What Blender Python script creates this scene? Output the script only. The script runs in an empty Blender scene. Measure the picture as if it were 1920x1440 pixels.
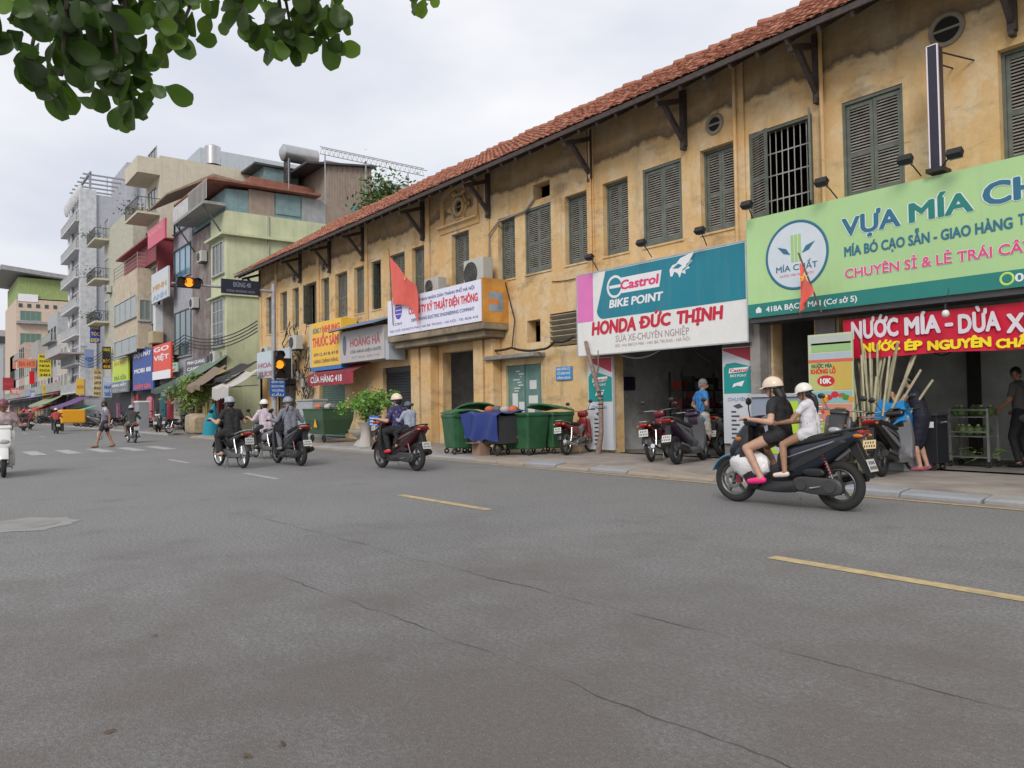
import bpy, bmesh, math, random, unicodedata
from mathutils import Vector, Matrix, noise as mnoise
S = bpy.context.scene
COL = S.collection
rad = math.radians
random.seed(7)
# ---------------------------------------------------------------- camera
CAMH, FPX = 1.3, 1440.0
PITCH, ROLL, HEAD = rad(1.6), rad(0.9), rad(37.62)
F0 = Vector((-math.cos(HEAD), math.sin(HEAD), 0)); R0 = Vector((math.sin(HEAD), math.cos(HEAD), 0))
CF = F0*math.cos(PITCH) + Vector((0, 0, math.sin(PITCH)))
CU0 = R0.cross(CF)
CR = R0*math.cos(ROLL) - CU0*math.sin(ROLL)
CU = CU0*math.cos(ROLL) + R0*math.sin(ROLL)
CC = Vector((0, 0, CAMH))
cam = bpy.data.cameras.new('camera'); camo = bpy.data.objects.new('camera', cam); COL.objects.link(camo)
cam.sensor_width = 36; cam.lens = 36*FPX/1920; cam.clip_start = .05; cam.clip_end = 3000
camo.matrix_world = Matrix(((CR.x, CU.x, -CF.x, 0), (CR.y, CU.y, -CF.y, 0), (CR.z, CU.z, -CF.z, CAMH), (0, 0, 0, 1)))
S.camera = camo
# ---------------------------------------------------------------- world: bright overcast sky
SUN_AZ, SUN_EL = rad(-52), rad(36)     # direction the light comes from: behind the camera, a little right
wd = bpy.data.worlds.new('World'); S.world = wd; wd.use_nodes = True
nt = wd.node_tree; nt.nodes.clear(); NN = nt.nodes.new; LK = nt.links.new
out = NN('ShaderNodeOutputWorld'); bg = NN('ShaderNodeBackground'); bg.inputs[1].default_value = .10
sky = NN('ShaderNodeTexSky'); sky.sky_type = 'NISHITA'; sky.sun_disc = False
sky.sun_elevation = SUN_EL; sky.sun_rotation = rad(90)-SUN_AZ; sky.air_density = 1.6; sky.dust_density = 3.0
tc = NN('ShaderNodeTexCoord'); mp = NN('ShaderNodeMapping'); mp.inputs['Scale'].default_value = (1, 1, 2.6)
n1 = NN('ShaderNodeTexNoise'); n1.inputs['Scale'].default_value = 1.5; n1.inputs['Detail'].default_value = 5; n1.inputs['Roughness'].default_value = .5
rp = NN('ShaderNodeValToRGB'); rp.color_ramp.elements[0].position = .38; rp.color_ramp.elements[1].position = .62
rp.color_ramp.elements[0].color = (5.7, 5.95, 6.75, 1); rp.color_ramp.elements[1].color = (8.3, 8.25, 8.3, 1)
mx = NN('ShaderNodeMix'); mx.data_type = 'RGBA'; mx.inputs[0].default_value = .93
LK(tc.outputs['Generated'], mp.inputs[0]); LK(mp.outputs[0], n1.inputs['Vector']); LK(n1.outputs['Fac'], rp.inputs[0])
LK(sky.outputs[0], mx.inputs['A']); LK(rp.outputs[0], mx.inputs['B']); LK(mx.outputs['Result'], bg.inputs[0]); LK(bg.outputs[0], out.inputs[0])
sl = bpy.data.lights.new('sun', 'SUN'); sl.energy = 1.5; sl.angle = rad(22); sl.color = (1, .96, .9)
so = bpy.data.objects.new('sun', sl); COL.objects.link(so)
sd = Vector((math.cos(SUN_AZ)*math.cos(SUN_EL), math.sin(SUN_AZ)*math.cos(SUN_EL), math.sin(SUN_EL)))
so.rotation_euler = sd.to_track_quat('Z', 'Y').to_euler()
S.view_settings.view_transform = 'Standard'; S.view_settings.look = 'None'; S.view_settings.gamma = 1
S.view_settings.use_curve_mapping = False; S.view_settings.exposure = .36

# ---------------------------------------------------------------- where a photographed point lies on a known plane
def ray(px, py): return CF + CR*((px-960)/FPX) + CU*((720-py)/FPX)
def W(px, py, Y): d = ray(px, py); return CC + d*(Y/d.y)
def G(px, py, z=0.): d = ray(px, py); return CC + d*((z-CAMH)/d.z)
def XP(px, py, X): d = ray(px, py); return CC + d*(X/d.x)
def PX(p): d = Vector(p)-CC; w = d.dot(CF); return 960+FPX*d.dot(CR)/w, 720-FPX*d.dot(CU)/w, w
def RW(xl, ytl, ybl, xr, ytr, ybr, Y):
    a, b, c, d = W(xl, ytl, Y), W(xl, ybl, Y), W(xr, ytr, Y), W(xr, ybr, Y)
    return (a.x+b.x)/2, (c.x+d.x)/2, (b.z+d.z)/2, (a.z+c.z)/2

# ---------------------------------------------------------------- materials
MATS = {}
def srgb(h):
    h = h.lstrip('#'); v = [int(h[i:i+2], 16)/255 for i in (0, 2, 4)]
    return tuple(x/12.92 if x < .04045 else ((x+.055)/1.055)**2.4 for x in v)
def M(name, col, rough=.6, metal=0., var=.18, scale=2.5, bump=0., bscale=30., streak=0., dirt=0., dcol=(.06, .05, .04), emit=0., alpha=1., spec=.5, trans=0.):
    if name in MATS: return MATS[name]
    if isinstance(col, str): col = srgb(col)
    m = bpy.data.materials.new(name); m.use_nodes = True; MATS[name] = m
    nt = m.node_tree; N = nt.nodes.new; L = nt.links.new; b = nt.nodes['Principled BSDF']
    b.inputs['Roughness'].default_value = rough; b.inputs['Metallic'].default_value = metal
    b.inputs['Specular IOR Level'].default_value = spec
    t = N('ShaderNodeTexCoord')
    n = N('ShaderNodeTexNoise'); n.inputs['Scale'].default_value = scale; n.inputs['Detail'].default_value = 6; n.inputs['Roughness'].default_value = .6
    L(t.outputs['Object'], n.inputs['Vector'])
    r = N('ShaderNodeMapRange'); r.inputs[1].default_value = .3; r.inputs[2].default_value = .7; L(n.outputs['Fac'], r.inputs[0])
    x = N('ShaderNodeMix'); x.data_type = 'RGBA'; L(r.outputs[0], x.inputs[0])
    x.inputs['A'].default_value = (*[c*(1-var) for c in col], 1); x.inputs['B'].default_value = (*[min(1, c*(1+var)) for c in col], 1)
    o = x.outputs['Result']
    if streak or dirt:
        mp = N('ShaderNodeMapping'); mp.inputs['Scale'].default_value = (5, 5, .35) if streak else (1.1, 1.1, 1.1)
        L(t.outputs['Object'], mp.inputs[0])
        n2 = N('ShaderNodeTexNoise'); n2.inputs['Scale'].default_value = 1.3 if streak else 2.2; n2.inputs['Detail'].default_value = 7; n2.inputs['Roughness'].default_value = .65
        L(mp.outputs[0], n2.inputs['Vector'])
        r2 = N('ShaderNodeMapRange'); r2.inputs[1].default_value = .5; r2.inputs[2].default_value = .78; r2.inputs[4].default_value = max(streak, dirt)
        L(n2.outputs['Fac'], r2.inputs[0])
        x2 = N('ShaderNodeMix'); x2.data_type = 'RGBA'; L(r2.outputs[0], x2.inputs[0]); L(o, x2.inputs['A']); x2.inputs['B'].default_value = (*dcol, 1)
        o = x2.outputs['Result']
    L(o, b.inputs['Base Color'])
    if bump:
        nb = N('ShaderNodeTexNoise'); nb.inputs['Scale'].default_value = bscale; nb.inputs['Detail'].default_value = 4; L(t.outputs['Object'], nb.inputs['Vector'])
        bp = N('ShaderNodeBump'); bp.inputs['Strength'].default_value = bump; bp.inputs['Distance'].default_value = .02; L(nb.outputs['Fac'], bp.inputs['Height']); L(bp.outputs[0], b.inputs['Normal'])
    if emit: b.inputs['Emission Color'].default_value = (*col, 1); b.inputs['Emission Strength'].default_value = emit
    if alpha < 1: b.inputs['Alpha'].default_value = alpha
    if trans: b.inputs['Transmission Weight'].default_value = trans
    return m
def P(name, col, rough=.35, **k): return M(name, col, rough, var=k.pop('var', .05), **k)   # paint, print, plastic

# ---------------------------------------------------------------- mesh building
class MB:
    def __init__(s): s.v, s.f = [], []
    def add(s, vs, fs):
        b = len(s.v); s.v += [tuple(v) for v in vs]; s.f += [tuple(i+b for i in f) for f in fs]; return s
    def box(s, x0, x1, y0, y1, z0, z1):
        if x0 > x1: x0, x1 = x1, x0
        if y0 > y1: y0, y1 = y1, y0
        if z0 > z1: z0, z1 = z1, z0
        return s.add([(x0, y0, z0), (x1, y0, z0), (x1, y1, z0), (x0, y1, z0), (x0, y0, z1), (x1, y0, z1), (x1, y1, z1), (x0, y1, z1)],
                     [(3, 2, 1, 0), (4, 5, 6, 7), (0, 1, 5, 4), (1, 2, 6, 5), (2, 3, 7, 6), (3, 0, 4, 7)])
    def obox(s, c, ax, ay, az):      # box from centre and three half-axis vectors
        c, ax, ay, az = map(Vector, (c, ax, ay, az))
        vs = [c+ax*i+ay*j+az*k for k in (-1, 1) for i, j in ((-1, -1), (1, -1), (1, 1), (-1, 1))]
        return s.add(vs, [(3, 2, 1, 0), (4, 5, 6, 7), (0, 1, 5, 4), (1, 2, 6, 5), (2, 3, 7, 6), (3, 0, 4, 7)])
    def beam(s, p0, p1, w, h, up=(0, 0, 1)):
        p0, p1 = Vector(p0), Vector(p1); d = p1-p0; u = Vector(up); sd = d.cross(u)
        if sd.length < 1e-6: sd = d.cross(Vector((0, 1, 0)))
        sd.normalize(); u = sd.cross(d).normalized()
        return s.obox((p0+p1)/2, d/2, sd*w/2, u*h/2)
    def rings(s, rs, closed=True, caps=True):
        n = len(rs[0]); b = len(s.v); fs = []
        for r in rs: s.v += [tuple(p) for p in r]
        for i in range(len(rs)-1):
            for j in range(n if closed else n-1):
                k = (j+1) % n; fs.append((b+i*n+j, b+i*n+k, b+(i+1)*n+k, b+(i+1)*n+j))
        if caps and closed: fs += [tuple(b+j for j in reversed(range(n))), tuple(b+(len(rs)-1)*n+j for j in range(n))]
        s.f += fs; return s
    def tube(s, pts, r, n=8, caps=True):
        pts = [Vector(p) for p in pts]; rs = []; L = len(pts)
        rr = r if isinstance(r, (list, tuple)) else [r]*L
        prev = None
        for i, p in enumerate(pts):
            d = (pts[min(i+1, L-1)]-pts[max(i-1, 0)]).normalized()
            if prev is None:
                a = Vector((0, 0, 1)) if abs(d.z) < .9 else Vector((1, 0, 0))
                u = d.cross(a).normalized()
            else: u = (prev-d*prev.dot(d)).normalized()
            prev = u; w = d.cross(u)
            rs.append([p+(u*math.cos(t)+w*math.sin(t))*rr[i] for t in [2*math.pi*j/n for j in range(n)]])
        return s.rings(rs, True, caps)
    def cyl(s, p0, p1, r0, r1=None, n=14): return s.tube([p0, p1], [r0, r0 if r1 is None else r1], n)
    def capsule(s, p0, r0, p1, r1, n=12, k=4):
        p0, p1 = Vector(p0), Vector(p1); d = p1-p0; L = d.length
        d = d/L if L > 1e-5 else Vector((0, 0, 1))
        a = Vector((0, 0, 1)) if abs(d.z) < .9 else Vector((1, 0, 0)); u = d.cross(a).normalized(); w = d.cross(u); rs = []
        for i in range(k+1):
            t = -math.pi/2*(1-i/k)
            rs.append((p0+d*(r0*math.sin(t)), max(r0*math.cos(t), r0*.02)))
        for i in range(k+1):
            t = math.pi/2*i/k
            rs.append((p1+d*(r1*math.sin(t)), max(r1*math.cos(t), r1*.02)))
        return s.rings([[c+(u*math.cos(q)+w*math.sin(q))*r for q in [2*math.pi*j/n for j in range(n)]] for c, r in rs])
    def ell(s, c, rx, ry, rz, n=16, k=10, rot=None):
        c = Vector(c); rs = []
        for i in range(k+1):
            t = -math.pi/2+math.pi*i/k; cz, cr = math.sin(t), max(math.cos(t), .02)
            ring = [Vector((rx*cr*math.cos(q), ry*cr*math.sin(q), rz*cz)) for q in [2*math.pi*j/n for j in range(n)]]
            rs.append([c+(rot @ p if rot else p) for p in ring])
        return s.rings(rs)
    def torus(s, c, R, r, axis='y', n=28, m=8, sy=1.):
        c = Vector(c); vs = []; fs = []
        for i in range(n):
            a = 2*math.pi*i/n
            for j in range(m):
                b = 2*math.pi*j/m; q = R+r*math.cos(b); h = r*sy*math.sin(b)
                p = {'y': (q*math.cos(a), h, q*math.sin(a)), 'z': (q*math.cos(a), q*math.sin(a), h), 'x': (h, q*math.cos(a), q*math.sin(a))}[axis]
                vs.append(c+Vector(p)); fs.append((i*m+j, ((i+1) % n)*m+j, ((i+1) % n)*m+(j+1) % m, i*m+(j+1) % m))
        return s.add(vs, fs)
    def prism(s, poly, a, b, ax='y'):     # 2-D polygon swept along an axis
        def q(p, t): return {'y': (p[0], t, p[1]), 'x': (t, p[0], p[1]), 'z': (p[0], p[1], t)}[ax]
        n = len(poly); return s.add([q(p, a) for p in poly]+[q(p, b) for p in poly], [tuple(range(n)), tuple(reversed(range(n, 2*n)))]+[(i, i+n, (i+1) % n+n, (i+1) % n) for i in range(n)])
    def loft(s, st, n=16, e=2.6):         # stations (x, zc, half-height, half-width[, y]) with superellipse sections
        rs = []
        for q in st:
            x, zc, hz, hy = q[:4]; y0 = q[4] if len(q) > 4 else 0; ring = []
            for j in range(n):
                t = 2*math.pi*j/n; c, sn = math.cos(t), math.sin(t)
                ring.append((x, y0+hy*math.copysign(abs(c)**(2/e), c), zc+hz*math.copysign(abs(sn)**(2/e), sn)))
            rs.append(ring)
        return s.rings(rs)
    def grid(s, fn, nu, nv):
        vs = [fn(i/nu, j/nv) for j in range(nv+1) for i in range(nu+1)]
        return s.add(vs, [(j*(nu+1)+i, j*(nu+1)+i+1, (j+1)*(nu+1)+i+1, (j+1)*(nu+1)+i) for j in range(nv) for i in range(nu)])
    def xf(s, mat): s.v = [tuple(mat @ Vector(v)) for v in s.v]; return s
    def mesh(s, name, off=(0, 0, 0), smooth=False, ang=40, flip=True):
        me = bpy.data.meshes.new(name)
        me.from_pydata([(v[0]-off[0], v[1]-off[1], v[2]-off[2]) for v in s.v], [], s.f)
        bm = bmesh.new(); bm.from_mesh(me)
        if flip: bmesh.ops.recalc_face_normals(bm, faces=bm.faces)
        if smooth:
            for f in bm.faces: f.smooth = True
            for e in bm.edges:
                if len(e.link_faces) == 2 and e.calc_face_angle(0) > rad(ang): e.smooth = False
        bm.to_mesh(me); bm.free(); return me
    def build(s, name, mat=None, parent=None, smooth=False, bevel=0, wld=True, ang=40):
        off = (0, 0, 0)
        if parent is not None and wld: off = WLOC(parent)
        me = s.mesh(name, off, smooth, ang); o = link(name, me, parent)
        if mat: me.materials.append(mat)
        if bevel:
            md = o.modifiers.new('bevel', 'BEVEL'); md.width = bevel; md.segments = 2; md.limit_method = 'ANGLE'; md.angle_limit = rad(50)
        return o
def WLOC(o):
    v = Vector((0, 0, 0))
    while o: v += o.location; o = o.parent
    return v
def link(name, data, parent=None):
    o = bpy.data.objects.new(name, data); COL.objects.link(o)
    if parent: o.parent = parent
    return o
def tag(o, label, cat, group=None):
    o['label'] = label; o['category'] = cat
    if group: o['group'] = group
    return o
def thing(name, label, cat, loc=(0, 0, 0), rz=0., group=None):
    o = link(name, None); o.location = loc; o.rotation_euler = (0, 0, rz); o.empty_display_size = .1
    return tag(o, label, cat, group)
def struct(o): o['kind'] = 'structure'; return o
def stuff(o): o['kind'] = 'stuff'; return o
def copy_tree(o, parent=None, recol=None):
    c = o.copy(); COL.objects.link(c); c.parent = parent
    if recol and c.type == 'MESH':
        for sl in c.material_slots:
            if sl.material and sl.material.name in recol: mm = recol[sl.material.name]; sl.link = 'OBJECT'; sl.material = mm
    for ch in list(o.children): copy_tree(ch, c, recol)
    return c

# lettering: real flat mesh letters; face 'S' looks to the street (-Y), 'E' along the street (+X)
NOGLYPH = {0x110: 'D', 0x111: 'd', 0x1A0: 'O', 0x1A1: 'o', 0x1EDA: '\u00d3', 0x1EDC: '\u00d2', 0x1EDE: '\u1ece', 0x1EE0: '\u00d5', 0x1EE2: '\u1ecc', 0x1EDB: '\u00f3', 0x1EDD: '\u00f2', 0x1EDF: '\u1ecf', 0x1EE3: '\u1ecd'}
def tmesh(s):
    c = bpy.data.curves.new('lettering', 'FONT'); c.body = s.translate(NOGLYPH); c.size = 1; c.resolution_u = 3
    o = bpy.data.objects.new('lettering', c); COL.objects.link(o)
    me = bpy.data.meshes.new_from_object(o, depsgraph=None); bpy.data.objects.remove(o); bpy.data.curves.remove(c)
    return me
TC = {}
def adv(s):
    me = TC.get(s)
    if me is None:
        m1 = tmesh('H'+s+'H'); x = max(v.co.x for v in m1.vertices)
        m2 = tmesh('HH'); x2 = max(v.co.x for v in m2.vertices); TC[s] = me = x-x2
    return me
def text(s, x0, x1, z0, z1, Y, mat, parent, bold=.02, face='S', name='lettering', slant=0., rise=0., ext=.004):
    # fill the box x0..x1 (along the board) by z0..z1 (cap height) with the words s
    s = unicodedata.normalize('NFC', s); me = tmesh(s); vs = [list(v.co) for v in me.vertices]; fs = [tuple(p.vertices) for p in me.polygons]
    xs = [v[0] for v in vs]; a, b = min(xs), max(xs)
    cap = .70
    mb = MB(); mb.add(vs, fs)
    for i, ch in enumerate(s):        # bars and horns that the font lacks
        if ord(ch) in (0x110, 0x111):
            q = adv(s[:i]) if i else 0.
            if ord(ch) == 0x110: mb.box(q-.02, q+.30, .31, .40, -.0005, .0005)
            else: mb.box(q+.2, q+.5, .6, .66, -.0005, .0005)
        if ord(ch) in NOGLYPH and ord(ch) not in (0x110, 0x111):
            q = adv(s[:i+1]); h = .66 if ch.isupper() else .46
            mb.box(q-.14, q-.02, h-.05, h+.03, -.0005, .0005); mb.box(q-.06, q+.02, h+.02, h+.12, -.0005, .0005)
    sx = (x1-x0)/(b-a); sz = (z1-z0)/cap; nv = []
    if bold > .004:       # heavier strokes: the outline repeated a little to every side, a hair apart in depth
        v0, f0 = list(mb.v), list(mb.f); bx = bold*1.25
        for k in range(8):
            c_, s_ = math.cos(k*math.pi/4)*bx, math.sin(k*math.pi/4)*bx*.8; mb.add([(p[0]+c_, p[1]+s_, p[2]+.0001*(k+1)) for p in v0], f0)
    for x, y, z in mb.v:
        u = x0+(x-a)*sx+slant*y*sz; w = z0+y*sz+rise*(x-a)/(b-a); e = ext+z*.9
        nv.append((u, Y-e, w) if face == 'S' else (Y+e, u, w))
    mb.v = nv; bpy.data.meshes.remove(me)
    off = WLOC(parent)
    m2 = bpy.data.meshes.new(name); m2.from_pydata([(v[0]-off.x, v[1]-off.y, v[2]-off.z) for v in mb.v], [], mb.f); m2.materials.append(mat)
    return link(name, m2, parent)
def disc(mb, cx, cz, rx, rz, Y, n=28):
    return mb.add([(cx+rx*math.cos(2*math.pi*i/n), Y, cz+rz*math.sin(2*math.pi*i/n)) for i in range(n)], [tuple(range(n))])

# common materials
black = P('black_plastic', (.012, .012, .013), .45); rubber = M('tyre_rubber', (.02, .02, .02), .85, bump=.2, bscale=60)
steel = M('steel', (.5, .5, .5), .35, 1., var=.1); dsteel = M('dark_steel', (.08, .08, .085), .5, .6)
galv = M('galvanised', (.33, .34, .35), .5, .5, dirt=.3); white = P('white_paint', (.72, .72, .70), .5, dirt=.25, dcol=(.4, .37, .33))
glassd = P('dark_glass', (.02, .024, .028), .08, spec=.8); wood_d = M('dark_wood', (.06, .045, .042), .75, var=.35, scale=8, dirt=.3)
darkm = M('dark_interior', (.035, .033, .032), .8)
def ink(h, rough=.5): return P('ink_'+h, '#'+h, rough)
# ================================================================ ground, road, pavement
FY = 13.5           # street front of the old yellow building
KY = 10.35          # kerb line
SWZ = .10
def asphalt():
    m = bpy.data.materials.new('asphalt'); m.use_nodes = True; nt = m.node_tree; N = nt.nodes.new; L = nt.links.new; b = nt.nodes['Principled BSDF']
    t = N('ShaderNodeTexCoord')
    def noise(sc, det=5, ro=.6, stretch=None):
        n = N('ShaderNodeTexNoise'); n.inputs['Scale'].default_value = sc; n.inputs['Detail'].default_value = det; n.inputs['Roughness'].default_value = ro
        if stretch:
            mp = N('ShaderNodeMapping'); mp.inputs['Scale'].default_value = stretch; L(t.outputs['Object'], mp.inputs[0]); L(mp.outputs[0], n.inputs['Vector'])
        else: L(t.outputs['Object'], n.inputs['Vector'])
        return n
    def rng(n, a, c, lo, hi): r = N('ShaderNodeMapRange'); r.inputs[1].default_value = a; r.inputs[2].default_value = c; r.inputs[3].default_value = lo; r.inputs[4].default_value = hi; L(n.outputs['Fac'], r.inputs[0]); return r
    def mix(f, A, B, bt='MIX'):
        x = N('ShaderNodeMix'); x.data_type = 'RGBA'; x.blend_type = bt
        if isinstance(f, float): x.inputs[0].default_value = f
        else: L(f, x.inputs[0])
        for k, v in (('A', A), ('B', B)):
            if isinstance(v, tuple): x.inputs[k].default_value = (*v, 1)
            else: L(v, x.inputs[k])
        return x.outputs['Result']
    c = mix(rng(noise(.35, 4), .35, .65, 0, 1).outputs[0], (.315, .313, .308), (.375, .373, .367))
    c = mix(rng(noise(.8, 5, .6, (.18, 1.6, 1)), .45, .72, 0, .55).outputs[0], c, (.35, .348, .342))      # worn wheel tracks along the street
    c = mix(rng(noise(1.1, 6, .7), .56, .75, 0, .5).outputs[0], c, (.125, .105, .092))                      # brown dirt blotches
    c = mix(rng(noise(2.3, 6, .7), .62, .72, 0, .45).outputs[0], c, (.125, .124, .124))                     # oil spots
    c = mix(rng(noise(36, 4, .7), .36, .60, 0, .75).outputs[0], c, (.115, .113, .112))                      # coarse worn aggregate
    c = mix(rng(noise(55, 3, .6), .60, .68, 0, .75).outputs[0], c, (.30, .295, .285))
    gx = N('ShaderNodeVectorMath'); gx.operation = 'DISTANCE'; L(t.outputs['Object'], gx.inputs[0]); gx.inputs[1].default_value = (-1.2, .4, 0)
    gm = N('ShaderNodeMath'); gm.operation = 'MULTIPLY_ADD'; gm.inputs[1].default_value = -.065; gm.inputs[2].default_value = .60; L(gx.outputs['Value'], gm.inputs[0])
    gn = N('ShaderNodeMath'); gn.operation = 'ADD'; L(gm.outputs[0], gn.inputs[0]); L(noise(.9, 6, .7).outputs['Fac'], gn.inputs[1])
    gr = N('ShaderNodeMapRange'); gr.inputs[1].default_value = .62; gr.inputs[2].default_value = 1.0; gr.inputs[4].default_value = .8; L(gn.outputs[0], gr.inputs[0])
    c = mix(gr.outputs[0], c, (.15, .128, .114))                                                             # brown dirt with tree shade painted into it, fading away from the camera
    c = mix(rng(noise(170, 2, .5), .40, .62, 0, .62).outputs[0], c, (.085, .085, .087))                      # dark grains
    c = mix(rng(noise(120, 2, .5), .64, .72, 0, .8).outputs[0], c, (.36, .35, .33))                         # light stones
    L(c, b.inputs['Base Color']); b.inputs['Roughness'].default_value = .78; b.inputs['Specular IOR Level'].default_value = .3
    bp = N('ShaderNodeBump'); bp.inputs['Strength'].default_value = .7; bp.inputs['Distance'].default_value = .012; L(noise(70, 4).outputs['Fac'], bp.inputs['Height'])
    bp2 = N('ShaderNodeBump'); bp2.inputs['Strength'].default_value = .25; bp2.inputs['Distance'].default_value = .05; L(noise(1.2, 3).outputs['Fac'], bp2.inputs['Height']); L(bp.outputs[0], bp2.inputs['Normal'])
    L(bp2.outputs[0], b.inputs['Normal']); return m
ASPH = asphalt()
g = struct(MB().add([(-900, -500, -.02), (600, -500, -.02), (600, 900, -.02), (-900, 900, -.02)], [(0, 1, 2, 3)]).build('ground', M('city_ground', (.2, .19, .18), .9)))
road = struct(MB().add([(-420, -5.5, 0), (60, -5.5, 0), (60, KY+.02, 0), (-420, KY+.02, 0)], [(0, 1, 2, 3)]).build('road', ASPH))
PAVE = M('pavement_concrete', (.30, .265, .235), .9, var=.22, scale=1.6, bump=.4, bscale=25, dirt=.55, dcol=(.13, .11, .095))
def pave(x0, x1, name):
    return struct(MB().box(x0, x1, KY+.30, 13.9, -.01, SWZ).build(name, PAVE))
sw = pave(-38.6, 4, 'pavement')
struct(MB().box(-250, -43.3, KY+.3, 13.9, -.01, SWZ).build('pavement', PAVE))
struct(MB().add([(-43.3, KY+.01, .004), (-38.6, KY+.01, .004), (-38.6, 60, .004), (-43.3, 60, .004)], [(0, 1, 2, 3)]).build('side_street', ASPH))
struct(MB().box(-420, 60, -9, -5.5, -.01, .12).build('near_pavement', PAVE))
# kerb stones: sloped grey slabs, some newer and bluer, a few chipped or sunk
KST = [M('kerb_grey', (.30, .30, .30), .85, bump=.3, dirt=.4), M('kerb_blue', (.29, .30, .32), .8, bump=.3, dirt=.3), M('kerb_brown', (.31, .26, .21), .9, bump=.4, dirt=.5)]
def kerb_mesh(L, chip):
    mb = MB(); pr = [(0, -.02), (0, .045), (.05, .075), (.30, SWZ+.004), (.30, -.02)]
    rs = []
    for x in (0, .02, L*.5, L-.02, L):
        k = .012 if x in (0, L) else 0
        rs.append([(x, y+k*(y < .2)+(random.uniform(-.02, .03) if chip and y < .1 else 0), z-(k if z > 0 else 0)-(random.uniform(0, .03) if chip and z > 0 else 0)) for y, z in pr])
    mb.rings(rs); return mb.mesh('kerb_stone', smooth=False)
kms = [kerb_mesh(.98, i == 2) for i in range(3)]
for m_, k_ in zip(kms, KST): m_.materials.append(k_)
x = 3.0; i = 0
while x > -38.2:
    i += 1
    kind = 1 if (-5.3 < x < -3.3 or -12.6 < x < -11.6) else (2 if random.random() < .55 else 0)
    o = link('kerb_stone', kms[kind], sw); o.location = (x-1+random.uniform(0, .01), KY+random.uniform(-.03, .02), random.uniform(-.012, .006)); o.rotation_euler = (random.uniform(-.03, .03), random.uniform(-.008, .008), random.uniform(-.012, .012))
    x -= 1.0
struct(MB().prism([(-.0, 0), (0, .05), (.05, .08), (.3, SWZ), (.3, 0)], -250, -43.3, 'x').xf(Matrix.Translation((0, KY, 0))).build('kerb', KST[0]))
# gutter dirt, painted lines
YEL = M('road_yellow', (.47, .365, .19), .8, var=.25, scale=9, dirt=.75, dcol=(.2, .19, .17)); WHT = M('road_white', (.37, .37, .36), .8, var=.2, scale=9, dirt=1.0, dcol=(.22, .22, .22))
def mark(name, mat, x0, x1, y0, y1, z=.004): return struct(MB().add([(x0, y0, z), (x1, y0, z), (x1, y1, z), (x0, y1, z)], [(0, 1, 2, 3)]).build(name, mat))
mark('gutter', M('gutter_dust', (.24, .205, .175), .95, var=.25, scale=3, dirt=.5, dcol=(.16, .15, .14)), -250, 6, KY-.28, KY+.015, .003)
mark('edge_line', YEL, -38, 6, KY-.36, KY-.27, .0065)
for a, b_ in ((-10.05, -7.8), (-3.8, -.9), (2.4, 5.2)): mark('lane_dash', YEL, a, b_, 5.56, 5.70)
for a, b_ in ((-21.9, -20.0), (-15.8, -14.0)): mark('lane_dash', WHT, a, b_, 5.20, 5.32)
for k in range(5): mark('crossing_stripe', WHT, -30.6, -27.6, 2.7+k*.95, 3.12+k*.95)
for k in range(4): mark('crossing_stripe', WHT, -30.6, -27.6, -1.2+k*.95, -.78+k*.95)
for k in range(6): mark('lane_dash', WHT, -50-k*9, -47.5-k*9, 5.2, 5.32)
CRK = M('crack_tar', (.095, .094, .091), .9, var=.4, scale=3)
def crack(pts, w, name='road_crack', z=.0035):
    pts = [Vector((*p, 0)) for p in pts]; P2 = []
    for a, b_ in zip(pts, pts[1:]):
        n = max(2, int((b_-a).length/.07))
        for i in range(n): P2.append(a.lerp(b_, i/n)+Vector((0, random.uniform(-1, 1)*.012+.05*mnoise.noise(Vector((a.x+i*.11, a.y, 3))), 0)))
    P2.append(pts[-1]); vs = []; fs = []
    for i, p in enumerate(P2):
        h = w*max(.08, .35+.9*mnoise.noise(Vector((p.x*2.1, p.y*3, 1)))+random.uniform(-.15, .15)); vs += [(p.x, p.y-h, z), (p.x, p.y+h, z)]
        if i: fs.append((2*i-2, 2*i, 2*i+1, 2*i-1))
    return struct(MB().add(vs, fs).build(name, CRK))
crack([(-9.5, 3.25), (-7.15, 3.33), (-4.48, 3.42), (-2.43, 3.55), (-1.27, 3.62), (.5, 3.7)], .006)
crack([(-7.1, 2.17), (-3.75, 2.36), (-3.14, 2.39), (-1.6, 2.46), (-.4, 2.5)], .0055)
crack([(-3.9, 2.0), (-3.6, 2.3), (-3.45, 2.6)], .004)
# round iron cover set in a pale concrete patch at the left
mh = thing('manhole_cover', 'round iron manhole cover in a pale concrete patch on the road', 'manhole cover', (-10.6, .95, 0))
n_ = 26; vs = [(math.cos(2*math.pi*i/n_)*(.62+.08*math.sin(i*1.7)), math.sin(2*math.pi*i/n_)*(.55+.06*math.sin(i*2.3)), .004) for i in range(n_)]
MB().add(vs, [tuple(range(n_))]).build('concrete_patch', M('patch_concrete', (.27, .265, .25), .9, dirt=.4), mh, wld=False)
MB().cyl((0, 0, .003), (0, 0, .009), .34, n=32).build('lid', M('cast_iron', (.24, .235, .225), .8, 0, bump=.5), mh, wld=False)
MB().torus((0, 0, .005), .36, .02, 'z', 36, 6, .3).build('rim', M('cast_iron', (.16, .155, .15), .7), mh, wld=False)
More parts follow.
